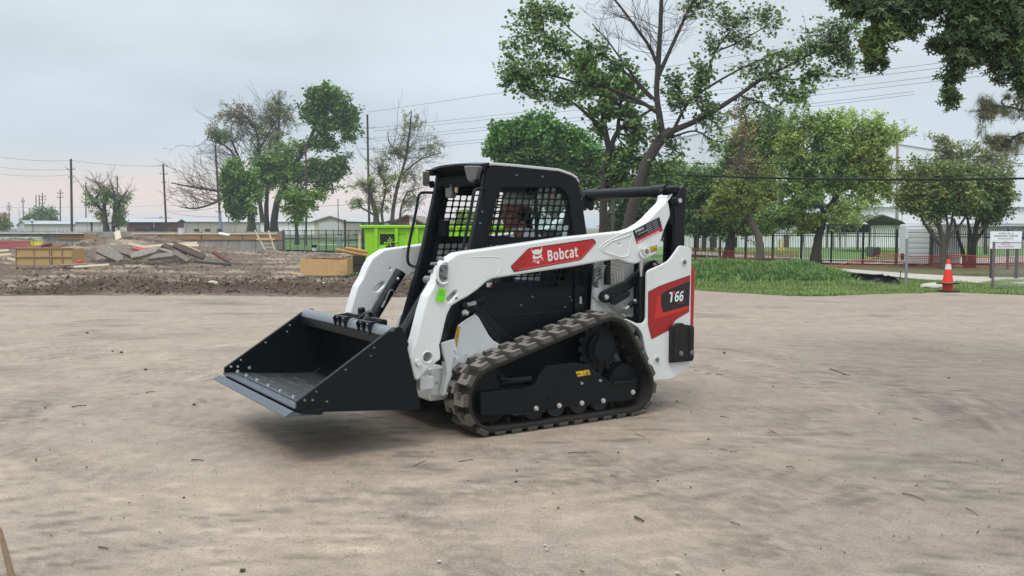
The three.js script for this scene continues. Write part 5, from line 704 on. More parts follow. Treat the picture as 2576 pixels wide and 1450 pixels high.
// --- rear uprights (fenders)
const FEN = [[-2.151, 1.165], [-2.155, 1.19], [-2.177, 1.208], [-2.30, 1.246], [-2.381, 1.276], [-2.42, 1.305], [-2.485, 1.372], [-2.508, 1.400], [-2.53, 1.410], [-2.560, 1.409], [-2.655, 1.385], [-2.658, 1.375], [-2.655, 0.36], [-2.64, 0.345], [-2.45, 0.262], [-2.42, 0.257], [-2.235, 0.262],
  [-2.222, 0.289], [-2.195, 0.37], [-2.166, 0.45], [-2.133, 0.566], [-2.112, 0.655], [-2.085, 0.70], [-2.046, 0.735], [-1.93, 0.795], [-1.92, 0.80], [-1.93, 0.808], [-2.05, 0.763], [-2.105, 0.760], [-2.135, 0.775], [-2.148, 0.80]];
for (const s of [-1, 1]) {
  const f = group('rear_upright', loader), z = (a, b) => [Math.min(s * a, s * b), Math.max(s * a, s * b)];
  mesh('upright_plate', ext(FEN, ...z(0.735, 0.76), 0.005, [circle(-2.313, 1.214, 0.006, 14)]), M.white, f);
  mesh('upright_edge', box(0.012, 0.86, 0.2, -2.645, 0.83, s * 0.655), M.white, f);
  for (const [x, y] of [[-2.569, 1.268], [-2.266, 0.441]]) { mesh('pin_washer', [cylz(0.034, s * 0.76, s * 0.765, x, y, 28)], M.white, f); mesh('pin_end', [cylz(0.019, s * 0.76, s * 0.775, x, y, 18), cylz(0.011, s * 0.774, s * 0.778, x, y, 6)], M.dullSteel, f); }
  mesh('wheel_arch_flange', ext([[-2.222, 0.289], [-2.195, 0.37], [-2.166, 0.45], [-2.133, 0.566], [-2.112, 0.655], [-2.085, 0.70], [-2.046, 0.735], [-1.92, 0.80], [-1.92, 0.79], [-2.04, 0.72], [-2.075, 0.69], [-2.10, 0.65], [-2.12, 0.566], [-2.155, 0.45], [-2.18, 0.37], [-2.21, 0.285]], ...z(0.56, 0.736), 0.002), M.bluegrey, f);
  const b = [[-2.401, 0.405], [-2.402, 0.705], [-2.412, 0.722], [-2.445, 0.726], [-2.475, 0.742], [-2.53, 0.742], [-2.56, 0.728], [-2.655, 0.712], [-2.667, 0.698], [-2.66, 0.412], [-2.65, 0.402]];
  const bump = group('rear_bumper', loader);
  mesh('bumper_block', [ext(b, ...z(0.757, 0.80), 0.010), ext(roundPoly([[-2.42, 0.42], [-2.42, 0.70], [-2.46, 0.70], [-2.46, 0.42]], 0.012), ...z(0.79, 0.822), 0.008), ext(roundPoly([[-2.60, 0.42], [-2.60, 0.70], [-2.645, 0.70], [-2.645, 0.42]], 0.012), ...z(0.79, 0.822), 0.008)], M.rubber, bump);
  for (const x of [-2.506, -2.618]) mesh('bumper_bolt', bolt(x, 0.481, s * (x < -2.6 ? 0.822 : 0.80), s, 0.017), M.dullSteel, bump);
  if (s < 0) {
    const P = [[-2.161, 1.026], [-2.276, 1.067], [-2.40, 1.098], [-2.645, 1.154], [-2.636, 0.832], [-2.50, 0.780], [-2.47, 0.762], [-2.418, 0.695], [-2.40, 0.685], [-2.215, 0.622], [-2.207, 0.622], [-2.201, 0.632], [-2.163, 0.743]];
    decal('model_decal', P, -0.7622, 2200, (c) => {
      poly(c, P, '#9c1618');
      poly(c, [[-2.30, 0.99], [-2.306, 0.95], [-2.33, 0.85], [-2.64, 0.886], [-2.64, 0.862], [-2.30, 0.80], [-2.235, 0.79], [-2.225, 0.80], [-2.255, 0.88], [-2.26, 0.98]], '#c2271c');
      const bl = [[-2.308, 0.985], [-2.318, 1.005], [-2.385, 1.032], [-2.645, 1.104], [-2.645, 0.887], [-2.345, 0.842], [-2.330, 0.846], [-2.306, 0.915]];
      poly(c, bl, '#15161a');
      word(c, 'T', -2.388, 0.925, 0.122, 1.0, -0.03, '#dedede', 'bold 100px sans-serif', -0.2); word(c, '66', -2.458, 0.928, 0.120, 0.80, -0.03, '#e6e6e6', 'bold 100px sans-serif', -0.2);
      poly(c, [[-2.434, 1.016], [-2.468, 1.017], [-2.466, 0.996], [-2.434, 0.995]], '#d22a36'); poly(c, [[-2.50, 0.922], [-2.578, 0.926], [-2.576, 0.912], [-2.50, 0.908]], '#7e141c');
      strokeLine(c, [...P, P[0]], 0.007, '#15060a');
    }, f, 'red and black model number decal');
  }
}
// --- rear door, engine bay
mesh('tailgate', ext(roundPoly([[-2.66, 0.45], [-2.66, 1.20], [-2.735, 1.232], [-2.775, 1.18], [-2.765, 0.70], [-2.73, 0.45]], 0.015), -0.69, 0.69, 0.012), M.red, loader).userData.label = 'red rear door';
mesh('engine_cover', [ext(roundPoly([[-1.86, 0.62], [-1.86, 1.20], [-2.05, 1.27], [-2.66, 1.24], [-2.655, 0.50], [-2.30, 0.50]], 0.03), -0.51, 0.51, 0.01)], M.matteBlack, loader);
for (const s of [-1, 1]) {
  const z = (a, b) => [Math.min(s * a, s * b), Math.max(s * a, s * b)];
  const bay = group('hydraulic_bay', loader);
  mesh('inner_wall', [ext([[-1.742, 0.75], [-1.766, 1.10], [-1.80, 1.295], [-2.21, 1.32], [-2.21, 0.78], [-2.0, 0.74]], ...z(0.50, 0.52), 0.004), ext(roundPoly([[-1.75, 0.84], [-1.77, 1.12], [-1.90, 1.12], [-1.87, 0.86]], 0.02), ...z(0.52, 0.535), 0.004), cylz(0.05, s * 0.52, s * 0.56, -1.80, 0.995)], M.white, bay);
  const lev = roundPoly([[-1.785, 1.03], [-1.76, 0.985], [-1.785, 0.945], [-1.84, 0.93], [-2.05, 1.02], [-2.36, 1.20], [-2.40, 1.25], [-2.37, 1.29], [-2.30, 1.28], [-2.05, 1.12]], 0.03, 4);
  mesh('control_link', ext(lev, ...z(0.585, 0.625), 0.008), M.blackGloss, bay);
  mesh('link_bolt', bolt(-1.822, 0.986, s * 0.625, s, 0.016), M.zinc, bay); mesh('link_bolt', bolt(-2.352, 1.245, s * 0.625, s, 0.013), M.zinc, bay);
  mesh('hose_clamp', [ext(roundPoly([[-1.86, 0.96], [-1.86, 0.925], [-1.90, 0.915], [-2.06, 0.985], [-2.06, 1.025], [-2.03, 1.03]], 0.012), ...z(0.625, 0.65), 0.005), rbox(0.045, 0.26, 0.045, 0.008, -1.862, 1.215, s * 0.585)], M.blackGloss, bay);
  for (let k = 0; k < 5; k++) {
    const o = k * 0.024, zz = s * (0.56 + 0.008 * k);
    mesh('steel_line', tube([V(-1.80, 1.155 + o * 0.9, zz), V(-1.90, 1.16 + o, zz), V(-1.925 - o * 0.9, 1.155 + o * 0.8, zz), V(-1.945 - o * 0.9, 1.10, zz), V(-1.955 - o * 0.7, 0.98, zz), V(-1.955 - o * 0.8, 0.90 - o * 0.3, zz), V(-2.02 - o, 0.845 + o * 0.4, zz), V(-2.10, 0.815 + o * 0.5, zz)], 0.0075, 60, 8, 0.15), M.zinc, bay);
  }
  for (let k = 0; k < 3; k++) mesh('hydraulic_hose', tube([V(-1.80, 1.15 + k * 0.03, s * 0.57), V(-1.745, 1.155 + k * 0.035, s * 0.60), V(-1.715, 1.12 + k * 0.035, s * 0.60), V(-1.74, 1.09 + k * 0.03, s * 0.56), V(-1.80, 1.07 + k * 0.03, s * 0.53)], 0.0135, 30, 10), M.dullSteel, bay);
  for (const g of [rod(V(-2.04, 0.87, s * 0.60), V(-2.085, 0.89, s * 0.60), 0.019), rod(V(-2.14, 0.925, s * 0.60), V(-2.165, 0.935, s * 0.60), 0.023), rod(V(-2.02, 0.83, s * 0.60), V(-2.05, 0.80, s * 0.60), 0.014), rod(V(-2.06, 0.82, s * 0.61), V(-2.10, 0.80, s * 0.61), 0.012)]) mesh('fitting', g, M.zinc, bay);
  for (const g of [rod(V(-2.085, 0.89, s * 0.60), V(-2.14, 0.925, s * 0.60), 0.023), tube([V(-2.06, 0.82, s * 0.6), V(-2.10, 0.79, s * 0.62), V(-2.16, 0.81, s * 0.6)], 0.012, 20, 8), tube([V(-2.03, 0.80, s * 0.62), V(-2.08, 0.77, s * 0.63), V(-2.15, 0.79, s * 0.6)], 0.012, 20, 8)]) mesh('filter', g, M.blackGloss, bay);
  const lc = group('lift_cylinder', loader);
  mesh('barrel', rod(V(-2.192, 0.60, s * 0.645), V(-2.188, 1.15, s * 0.645), 0.043, 24), M.blackGloss, lc);
  mesh('piston_rod', rod(V(-2.188, 1.15, s * 0.645), V(-2.18, 1.36, s * 0.645), 0.021, 20), M.chrome, lc);
}
// --- chassis
mesh('chassis', [ext(roundPoly([[-0.42, 0.24], [-0.42, 0.62], [-1.9, 0.66], [-2.5, 0.62], [-2.5, 0.30], [-2.2, 0.20], [-0.6, 0.20]], 0.03), -0.50, 0.50, 0.006), ext(roundPoly([[-0.48, 0.80], [-0.52, 0.86], [-0.75, 0.86], [-0.75, 0.5], [-0.42, 0.4], [-0.42, 0.6]], 0.02), -0.46, 0.46, 0.01)], M.matteBlack, loader);
for (const s of [-1, 1]) {
  const z = (a, b) => [Math.min(s * a, s * b), Math.max(s * a, s * b)];
  const fp = group('front_plate', loader);
  mesh('curved_panel', ext([[-0.40, 0.24], [-0.375, 0.45], [-0.405, 0.60], [-0.464, 0.814], [-0.60, 0.888], [-0.625, 0.89], [-0.651, 0.864], [-0.70, 0.785], [-0.741, 0.72], [-0.78, 0.68], [-0.84, 0.645], [-0.90, 0.625], [-0.98, 0.60], [-0.75, 0.53], [-0.60, 0.46], [-0.46, 0.36]], ...z(0.50, 0.52), 0.006), M.white, fp);
  mesh('panel_rim', tube([[-0.375, 0.45], [-0.405, 0.60], [-0.464, 0.81], [-0.53, 0.852], [-0.612, 0.89]].map(([x, y]) => V(x, y, s * 0.52)), 0.008, 40, 8, 0.1), M.white, fp);
  mesh('guard_bracket', [ext(roundPoly([[-0.293, 0.70], [-0.405, 0.722], [-0.421, 0.635], [-0.392, 0.552], [-0.373, 0.529], [-0.325, 0.547], [-0.297, 0.644]], 0.014), ...z(0.545, 0.57), 0.006), ext([[-0.325, 0.55], [-0.385, 0.54], [-0.375, 0.45], [-0.345, 0.33], [-0.345, 0.30], [-0.30, 0.298], [-0.335, 0.45]], ...z(0.50, 0.57), 0.006), cylz(0.012, s * 0.52, s * 0.60, -0.405, 0.585), cylz(0.012, s * 0.52, s * 0.59, -0.408, 0.635), cylz(0.007, s * 0.52, s * 0.531, -0.53, 0.59), cylz(0.012, s * 0.52, s * 0.524, -0.61, 0.60), cylz(0.008, s * 0.52, s * 0.53, -0.43, 0.57), cylz(0.012, s * 0.52, s * 0.523, -0.64, 0.695), cylz(0.008, s * 0.52, s * 0.523, -0.60, 0.78)], M.white, fp);
  if (s < 0) decal('caution_label', [[-0.446, 0.811], [-0.474, 0.809], [-0.443, 0.655], [-0.411, 0.657]], -0.532, 2400, (c) => { c.save(); c.translate(-0.411, 0.656); c.rotate(0.205); warning(c, -0.031, 0, 0.001, 0.157, 4, true); c.restore(); }, fp);
}
for (const s of [-1, 1]) mesh('crossmember_plate', ext([[-0.252, 0.485], [-0.41, 0.455], [-0.41, 0.24], [-0.252, 0.295]], Math.min(s * 0.462, s * 0.47), Math.max(s * 0.462, s * 0.47), 0.002, [circle(-0.30, 0.38, 0.010, 14), circle(-0.285, 0.455, 0.005, 10)]), M.white, loader);
mesh('front_crossmember', [rbox(0.16, 0.26, 0.88, 0.02, -0.33, 0.365, 0), rbox(0.12, 0.10, 0.08, 0.012, -0.15, 0.41, -0.56), rbox(0.12, 0.10, 0.08, 0.012, -0.15, 0.41, 0.56)], M.white, loader);
// --- crawler tracks
function hull(circles, add) {
  const P = [];
  for (const [x, y, r] of circles) for (let i = 0; i < 96; i++) P.push([x + (r + add) * Math.cos(i / 48 * Math.PI), y + (r + add) * Math.sin(i / 48 * Math.PI)]);
  P.sort((a, b) => a[0] - b[0] || a[1] - b[1]);
  const half = (Q) => { const h = []; for (const p of Q) { while (h.length > 1 && (h.at(-1)[0] - h.at(-2)[0]) * (p[1] - h.at(-2)[1]) - (h.at(-1)[1] - h.at(-2)[1]) * (p[0] - h.at(-2)[0]) <= 0) h.pop(); h.push(p); } h.pop(); return h; };
  return [...half(P), ...half([...P].reverse())];
}
const WHEELS = [[-0.62, 0.285, 0.225], [-1.70, 0.573, 0.235], [-1.95, 0.25, 0.19]];
const hullOut = hull(WHEELS, 0.034), hullIn = hull(WHEELS, 0);
const dustTop = [0.215, 0.195, 0.172], dustLow = [0.062, 0.053, 0.045];
function lugGeo(flip) {
  const w = 0.162, l = 0.104, n = 0.044, pts = [[-l / 2, -w / 2], [l / 2, -w / 2], [l / 2, -0.020], [l / 2 - n, -0.016], [l / 2 - n, 0.028], [l / 2, 0.032], [l / 2, w / 2], [-l / 2 + 0.015, w / 2], [-l / 2, w / 2 - 0.02]].map(([a, b]) => [flip ? -a : a, b]);
  const g = new THREE.ExtrudeGeometry(shapeOf(pts), { depth: 0.001, bevelEnabled: true, bevelThickness: 0.032, bevelSize: 0.009, bevelOffset: -0.009, bevelSegments: 1 }).toNonIndexed();
  g.rotateX(-Math.PI / 2); g.computeVertexNormals();                     // outline in x (along) and z (across), rising in y
  const P = g.attributes.position, N = g.attributes.normal, col = new Float32Array(P.count * 3);
  for (let i = 0; i < P.count; i++) { const k = P.getY(i) > 0.02 && N.getY(i) > 0.9 ? 1 : 0.1; col.set(mixc(dustLow, dustTop, k * (0.8 + 0.2 * rnd())), i * 3); }
  g.setAttribute('color', new THREE.BufferAttribute(col, 3)); return g;
}
const lugMat = new THREE.MeshStandardMaterial({ vertexColors: true, roughness: 0.85, side: THREE.DoubleSide, map: paintGrain });
const lugA = lugGeo(false), lugB = lugGeo(true);
for (const s of [-1, 1]) {
  const zc = s * 0.678, track = group('rubber_track', loader);
  const Hp = hullOut, L = [0]; for (let i = 1; i <= Hp.length; i++) L.push(L[i - 1] + Math.hypot(Hp[i % Hp.length][0] - Hp[i - 1][0], Hp[i % Hp.length][1] - Hp[i - 1][1]));
  const total = L.at(-1), N = Math.round(total / 0.148);
  const onPath = (d) => { d = ((d % total) + total) % total; let i = 0; while (L[i + 1] < d) i++; const a = Hp[i], b = Hp[(i + 1) % Hp.length], t = (d - L[i]) / (L[i + 1] - L[i]); return [a[0] + (b[0] - a[0]) * t, a[1] + (b[1] - a[1]) * t]; };
  mesh('belt', [ext(hullOut, zc - 0.16, zc + 0.16, 0.006, [hullIn])], M.rubber, track);
  const guides = []; 
  for (let k = 0; k < N; k++) for (const row of [0, 1]) {
    const d = (k + row * 0.5) * total / N + 0.03, a = onPath(d - 0.02), b = onPath(d + 0.02), c = onPath(d), t = Math.atan2(b[1] - a[1], b[0] - a[0]);
    const m = new THREE.Mesh(row ? lugA : lugB, lugMat); m.name = 'lug'; m.castShadow = m.receiveShadow = true;
    m.position.set(c[0], c[1], zc + s * (row ? -0.078 : 0.081)); m.rotation.z = t + Math.PI;  // outwards is to the right of travel
    track.add(m);
    if (!row) { const nx = -Math.sin(t), ny = Math.cos(t); guides.push(T(box(0.05, 0.05, 0.05), c[0] + nx * 0.055, c[1] + ny * 0.055, zc, 0, 0, t)); }
  }
  mesh('drive_lug', guides, M.rubber, track).userData.kind = 'stuff';
  const z = (a, b) => [Math.min(s * a, s * b), Math.max(s * a, s * b)];
  const uc = group('undercarriage', loader);
  mesh('track_frame', [ext(roundPoly([[-0.503, 0.333], [-0.75, 0.332], [-0.90, 0.328], [-0.99, 0.345], [-1.04, 0.43], [-1.10, 0.488], [-1.395, 0.486], [-1.499, 0.463], [-1.735, 0.30], [-1.77, 0.287], [-2.021, 0.282], [-2.023, 0.134], [-1.80, 0.125], [-0.997, 0.142], [-0.787, 0.133], [-0.503, 0.158]], 0.012), ...z(0.745, 0.785), 0.006, [circle(-1.12, 0.224, 0.007, 12), circle(-0.815, 0.205, 0.005, 12), circle(-1.90, 0.175, 0.004, 12)]), rbox(0.9, 0.16, 0.16, 0.02, -1.25, 0.3, s * 0.64), rbox(0.30, 0.018, 0.03, 0.006, -0.93, 0.135, s * 0.792), rbox(0.26, 0.02, 0.06, 0.008, -1.89, 0.288, s * 0.775)], M.black, uc);
  mesh('frame_plate_edge', [tube([[-0.75, 0.334], [-0.98, 0.322], [-1.02, 0.316], [-1.05, 0.33], [-1.18, 0.345]].map(([x, y]) => V(x, y, s * 0.787)), 0.004, 20, 6)], M.black, uc);
  for (const x of [-1.007, -1.225, -1.449, -1.666]) mesh('roller', [cylz(0.095, s * 0.70, s * 0.742, x, 0.158, 28), cylz(0.06, s * 0.60, s * 0.70, x, 0.158, 20), cylz(0.095, s * 0.57, s * 0.61, x, 0.158, 28), T(new THREE.TorusGeometry(0.088, 0.006, 8, 32), x, 0.158, s * 0.742)], mat(0.022, 0.023, 0.026, 0.55), uc);
  mesh('idler_wheel', [cylz(0.205, s * 0.66, s * 0.72, -0.62, 0.285, 40), cylz(0.218, s * 0.62, s * 0.66, -0.62, 0.285, 40)], M.black, uc);
  mesh('idler_wheel', [cylz(0.175, s * 0.66, s * 0.72, -1.95, 0.25, 36), cylz(0.185, s * 0.62, s * 0.66, -1.95, 0.25, 36)], M.black, uc);
  const teeth = []; for (let k = 0; k < 15; k++) { const a = k / 15 * 2 * Math.PI; teeth.push([-1.70 + 0.215 * Math.cos(a - 0.07), 0.573 + 0.215 * Math.sin(a - 0.07)], [-1.70 + 0.215 * Math.cos(a + 0.07), 0.573 + 0.215 * Math.sin(a + 0.07)], [-1.70 + 0.178 * Math.cos(a + 0.15), 0.573 + 0.178 * Math.sin(a + 0.15)], [-1.70 + 0.178 * Math.cos(a + 0.27), 0.573 + 0.178 * Math.sin(a + 0.27)]); }
  mesh('sprocket', [ext(teeth, ...z(0.665, 0.69), 0.003), cylz(0.135, s * 0.55, s * 0.73, -1.70, 0.573, 40), cylz(0.10, s * 0.73, s * 0.75, -1.70, 0.573, 32, 0.085), ...Array.from({ length: 10 }, (_, k) => cylz(0.011, s * 0.73, s * 0.742, -1.70 + 0.117 * Math.cos(k * 0.628), 0.573 + 0.117 * Math.sin(k * 0.628), 6))], M.black, uc);
  for (const [x, y] of [[-1.003, 0.161], [-1.225, 0.16], [-1.449, 0.156], [-1.668, 0.152], [-1.982, 0.192]]) mesh('roller_bolt', bolt(x, y, s * 0.785, s, 0.0155), M.zinc, uc);
  for (const [x, y] of [[-1.445, 0.318], [-1.633, 0.322]]) mesh('frame_bolt', bolt(x, y, s * 0.785, s, 0.009), M.steel, uc);
  mesh('inner_guard', [ext(roundPoly([[-1.895, 0.50], [-1.97, 0.52], [-2.02, 0.45], [-2.055, 0.28], [-1.91, 0.28]], 0.02), ...z(0.555, 0.575), 0.004)], mat(0.30, 0.30, 0.30, 0.6), uc);
  mesh('track_tensioner', [rod(V(-0.72, 0.38, s * 0.70), V(-1.0, 0.38, s * 0.70), 0.04, 18), rod(V(-0.70, 0.415, s * 0.74), V(-0.79, 0.40, s * 0.74), 0.014), ...bolt(-0.712, 0.425, s * 0.735, s, 0.016)], M.black, uc);
  if (s < 0) decal('caution_label', [[-1.384, 0.416], [-1.516, 0.424], [-1.537, 0.378], [-1.408, 0.371]], -0.7872, 2400, (c) => { c.save(); c.translate(-1.405, 0.371); c.rotate(-0.05); warning(c, -0.135, 0, 0.024, 0.048, 2); c.restore(); }, uc);
}
// --- cab
const cab = group('cab', loader);
const WIN = roundPoly([[-0.845, 1.80], [-0.90, 1.895], [-1.50, 1.915], [-1.575, 1.845], [-1.625, 1.56], [-1.585, 1.10], [-1.50, 1.055], [-0.745, 1.075], [-0.685, 1.14]], 0.04, 4);
const SIDE = [[-0.80, 2.045], [-0.775, 1.92], [-0.745, 1.80], [-0.62, 1.36], [-0.51, 0.98], [-0.60, 0.905], [-0.67, 0.885], [-0.715, 0.82], [-0.77, 0.735], [-0.83, 0.67], [-0.91, 0.63], [-1.0, 0.62], [-1.82, 0.62], [-1.835, 1.24], [-1.80, 1.36], [-1.765, 1.52], [-1.714, 1.79], [-1.671, 1.95], [-1.64, 1.99], [-1.47, 2.035], [-1.05, 2.055]];
const HOLES = []; // rounded square openings of the punched steel screens, leaning with the front post
{
  const inside = (x, y) => { let c = false; for (let i = 0, j = WIN.length - 1; i < WIN.length; j = i++) { const [a, b] = WIN[i], [d, e] = WIN[j]; if ((b > y) !== (e > y) && x < (d - a) * (y - b) / (e - b) + a) c = !c; } return c; };
  for (let r = 0; r < 16; r++) for (let k = -5; k < 16; k++) {
    const y = 1.878 - r * 0.0525, x = -0.93 - k * 0.0645 + (1.9 - y) * 0.23, h = 0.0205, w = 0.0262;
    if (r === 8) continue;
    if ([[-w, -h], [w, -h], [w, h], [-w, h]].every(([a, b]) => inside(x + a * 1.25 - b * 0.23, y + b * 1.2))) HOLES.push(roundPoly([[-w, -h], [w, -h], [w, h], [-w, h]].map(([a, b]) => [x + a - b * 0.23, y + b]), 0.010, 2));
  }
}
for (const s of [-1, 1]) {
  const z = (a, b) => [Math.min(s * a, s * b), Math.max(s * a, s * b)];
  mesh('cab_side', ext(SIDE, ...z(0.40, 0.43), 0.007, [WIN]), M.black, cab);
  const frame = [...WIN]; const inner = frame.map(([x, y]) => [-1.2 + (x + 1.2) * 0.965, 1.49 + (y - 1.49) * 0.965]);
  mesh('window_seal', ext(frame.map(([x, y]) => [-1.2 + (x + 1.2) * 1.025, 1.49 + (y - 1.49) * 1.025]), ...z(0.428, 0.436), 0.003, [inner]), M.matteBlack, cab);
  mesh('window_screen', ext(WIN, ...z(0.402, 0.408), 0, HOLES), M.matteBlack, cab);
  // front post: hollow section leaning back, with a fluted lower part
  mesh('front_post', [ext([[-0.84, 2.03], [-0.775, 2.03], [-0.75, 1.90], [-0.62, 1.39], [-0.49, 0.93], [-0.40, 0.70], [-0.49, 0.70], [-0.56, 0.95], [-0.68, 1.36], [-0.80, 1.82]], ...z(0.365, 0.428), 0.012), ...[0.375, 0.397, 0.418].map((q) => rod(V(-0.555, 1.15, s * q), V(-0.42, 0.745, s * q), 0.006))], M.black, cab);
  for (const [x, y, q] of [[-0.73, 1.69, 0.428], [-0.71, 1.60, 0.428], [-1.05, 1.985, 0.43], [-1.30, 1.98, 0.43]]) mesh('post_bolt', bolt(x, y, s * q, s, 0.006), M.dullSteel, cab);
  for (const [x, y] of [[-1.204, 1.002], [-1.092, 0.938], [-1.583, 0.986], [-1.537, 0.902], [-0.83, 0.789], [-0.944, 0.711], [-0.86, 0.775], [-1.60, 0.955]]) mesh('panel_bolt', bolt(x, y, s * 0.43, s, 0.0062), M.dullSteel, cab);
  mesh('side_trim', [tube([[-0.60, 0.90], [-0.66, 0.875], [-0.715, 0.80], [-0.77, 0.72], [-0.83, 0.658], [-0.91, 0.62], [-1.02, 0.608]].map(([x, y]) => V(x, y, s * 0.50)), 0.018, 50, 10), ext([[-0.60, 0.91], [-0.66, 0.885], [-0.715, 0.81], [-0.77, 0.73], [-0.83, 0.668], [-0.91, 0.63], [-1.05, 0.615], [-1.05, 0.66], [-0.95, 0.70], [-0.80, 0.83], [-0.68, 0.95]], ...z(0.43, 0.50), 0.004), rod(V(-1.615, 0.66, s * 0.432), V(-1.60, 1.03, s * 0.432), 0.006), ext(roundPoly([[-1.62, 0.64], [-1.62, 1.22], [-1.76, 1.22], [-1.745, 0.64]], 0.01), ...z(0.43, 0.46), 0.004), rbox(0.9, 0.012, 0.01, 0.004, -1.15, 0.862, s * 0.432)], M.blackGloss, cab);
  // grab bar outside the post, work light under the roof corner
  mesh('grab_bar', tube([V(-0.765, 1.866, s * 0.425), V(-0.70, 1.868, s * 0.465), V(-0.655, 1.862, s * 0.47), V(-0.632, 1.83, s * 0.47), V(-0.605, 1.70, s * 0.47), V(-0.535, 1.40, s * 0.47), V(-0.525, 1.29, s * 0.47), V(-0.545, 1.245, s * 0.465), V(-0.605, 1.225, s * 0.425)], 0.0125, 90, 10), M.blackGloss, cab);
  const lamp = ext(roundPoly([[-0.075, 0.055], [0.07, 0.05], [0.035, -0.055], [-0.02, -0.075], [-0.045, -0.05]], 0.014), -0.03, 0.03, 0.008);
  lamp.rotateY(Math.PI / 2 - s * 0.5).translate(-0.672, 1.993, s * 0.40);
  mesh('work_light', lamp, mat(0.085, 0.080, 0.074, 0.2, { clearcoat: 1 }), cab);
  mesh('light_bracket', [rbox(0.09, 0.05, 0.12, 0.01, -0.72, 2.035, s * 0.37), rbox(0.03, 0.06, 0.05, 0.01, -0.72, 1.935, s * 0.39)], M.matteBlack, cab);
  mesh('armrest', [rbox(0.36, 0.05, 0.07, 0.02, -1.20, 1.20, s * 0.27), rbox(0.10, 0.30, 0.07, 0.02, -1.05, 1.05, s * 0.29)], M.matteBlack, cab);
  mesh('joystick', [rod(V(-1.02, 1.22, s * 0.27), V(-0.99, 1.32, s * 0.26), 0.014), T(new THREE.SphereGeometry(0.03, 14, 10).scale(0.9, 1.5, 0.9), -0.985, 1.345, s * 0.26)], M.matteBlack, cab);
}
{ // white roof shell following the profile, its front edge bowed
  const top = [[-0.80, 2.076], [-0.84, 2.078], [-1.05, 2.072], [-1.47, 2.052], [-1.60, 2.020], [-1.652, 1.995], [-1.683, 1.950]];
  const low = top.map(([x, y]) => [x, y - 0.022]).reverse(); low[0] = [-1.668, 1.945];
  const g = new THREE.ExtrudeGeometry(shapeOf([...top, ...low]), { depth: 0.86, steps: 12, bevelEnabled: true, bevelThickness: 0.005, bevelSize: 0.005, bevelOffset: -0.005, bevelSegments: 2 }).translate(0, 0, -0.43);
  const bow = (g, cut) => { const P = g.attributes.position; for (let i = 0; i < P.count; i++) { const x = P.getX(i), q = 1 - (P.getZ(i) / 0.43) ** 2; if (x > cut) { P.setX(i, x + 0.075 * q * smooth(cut, -0.7, x)); } P.setY(i, P.getY(i) + 0.016 * q); } g.computeVertexNormals(); return g; };
  mesh('visor', bow(new THREE.ExtrudeGeometry(shapeOf([[-0.722, 2.062], [-0.80, 2.076], [-0.80, 2.050], [-0.722, 2.046]]), { depth: 0.86, steps: 14, bevelEnabled: false }).translate(0, 0, -0.43), -0.95), M.blackGloss, cab);
  mesh('roof', bow(g, -0.95), mat(0.50, 0.50, 0.49, 0.4, { clearcoat: 0.3 }), cab);
  const u = new THREE.ExtrudeGeometry(shapeOf([[-0.735, 2.050], [-1.05, 2.050], [-1.47, 2.030], [-1.64, 1.985], [-1.665, 1.93], [-1.60, 1.93], [-0.86, 1.965], [-0.80, 2.02]]), { depth: 0.84, steps: 12, bevelEnabled: false }).translate(0, 0, -0.42);
  mesh('roof_lining', bow(u, -0.95), M.matteBlack, cab);
  mesh('front_header', [rbox(0.07, 0.09, 0.70, 0.02, -0.79, 1.95, 0), tube([V(-0.755, 1.90, -0.33), V(-0.76, 1.945, -0.25), V(-0.765, 1.95, 0), V(-0.76, 1.945, 0.25), V(-0.755, 1.90, 0.33)], 0.02, 40, 10)], M.matteBlack, cab);
  mesh('wiper_motor', [rbox(0.06, 0.09, 0.10, 0.015, -0.80, 1.86, 0.20), rod(V(-0.76, 1.93, 0.12), V(-0.78, 1.84, 0.14), 0.010)], M.dullSteel, cab);
  mesh('dome_lamp', T(new THREE.SphereGeometry(0.022, 14, 10).scale(0.7, 1.5, 1), -0.80, 1.885, 0.10), mat(0.7, 0.62, 0.4, 0.3), cab);
}
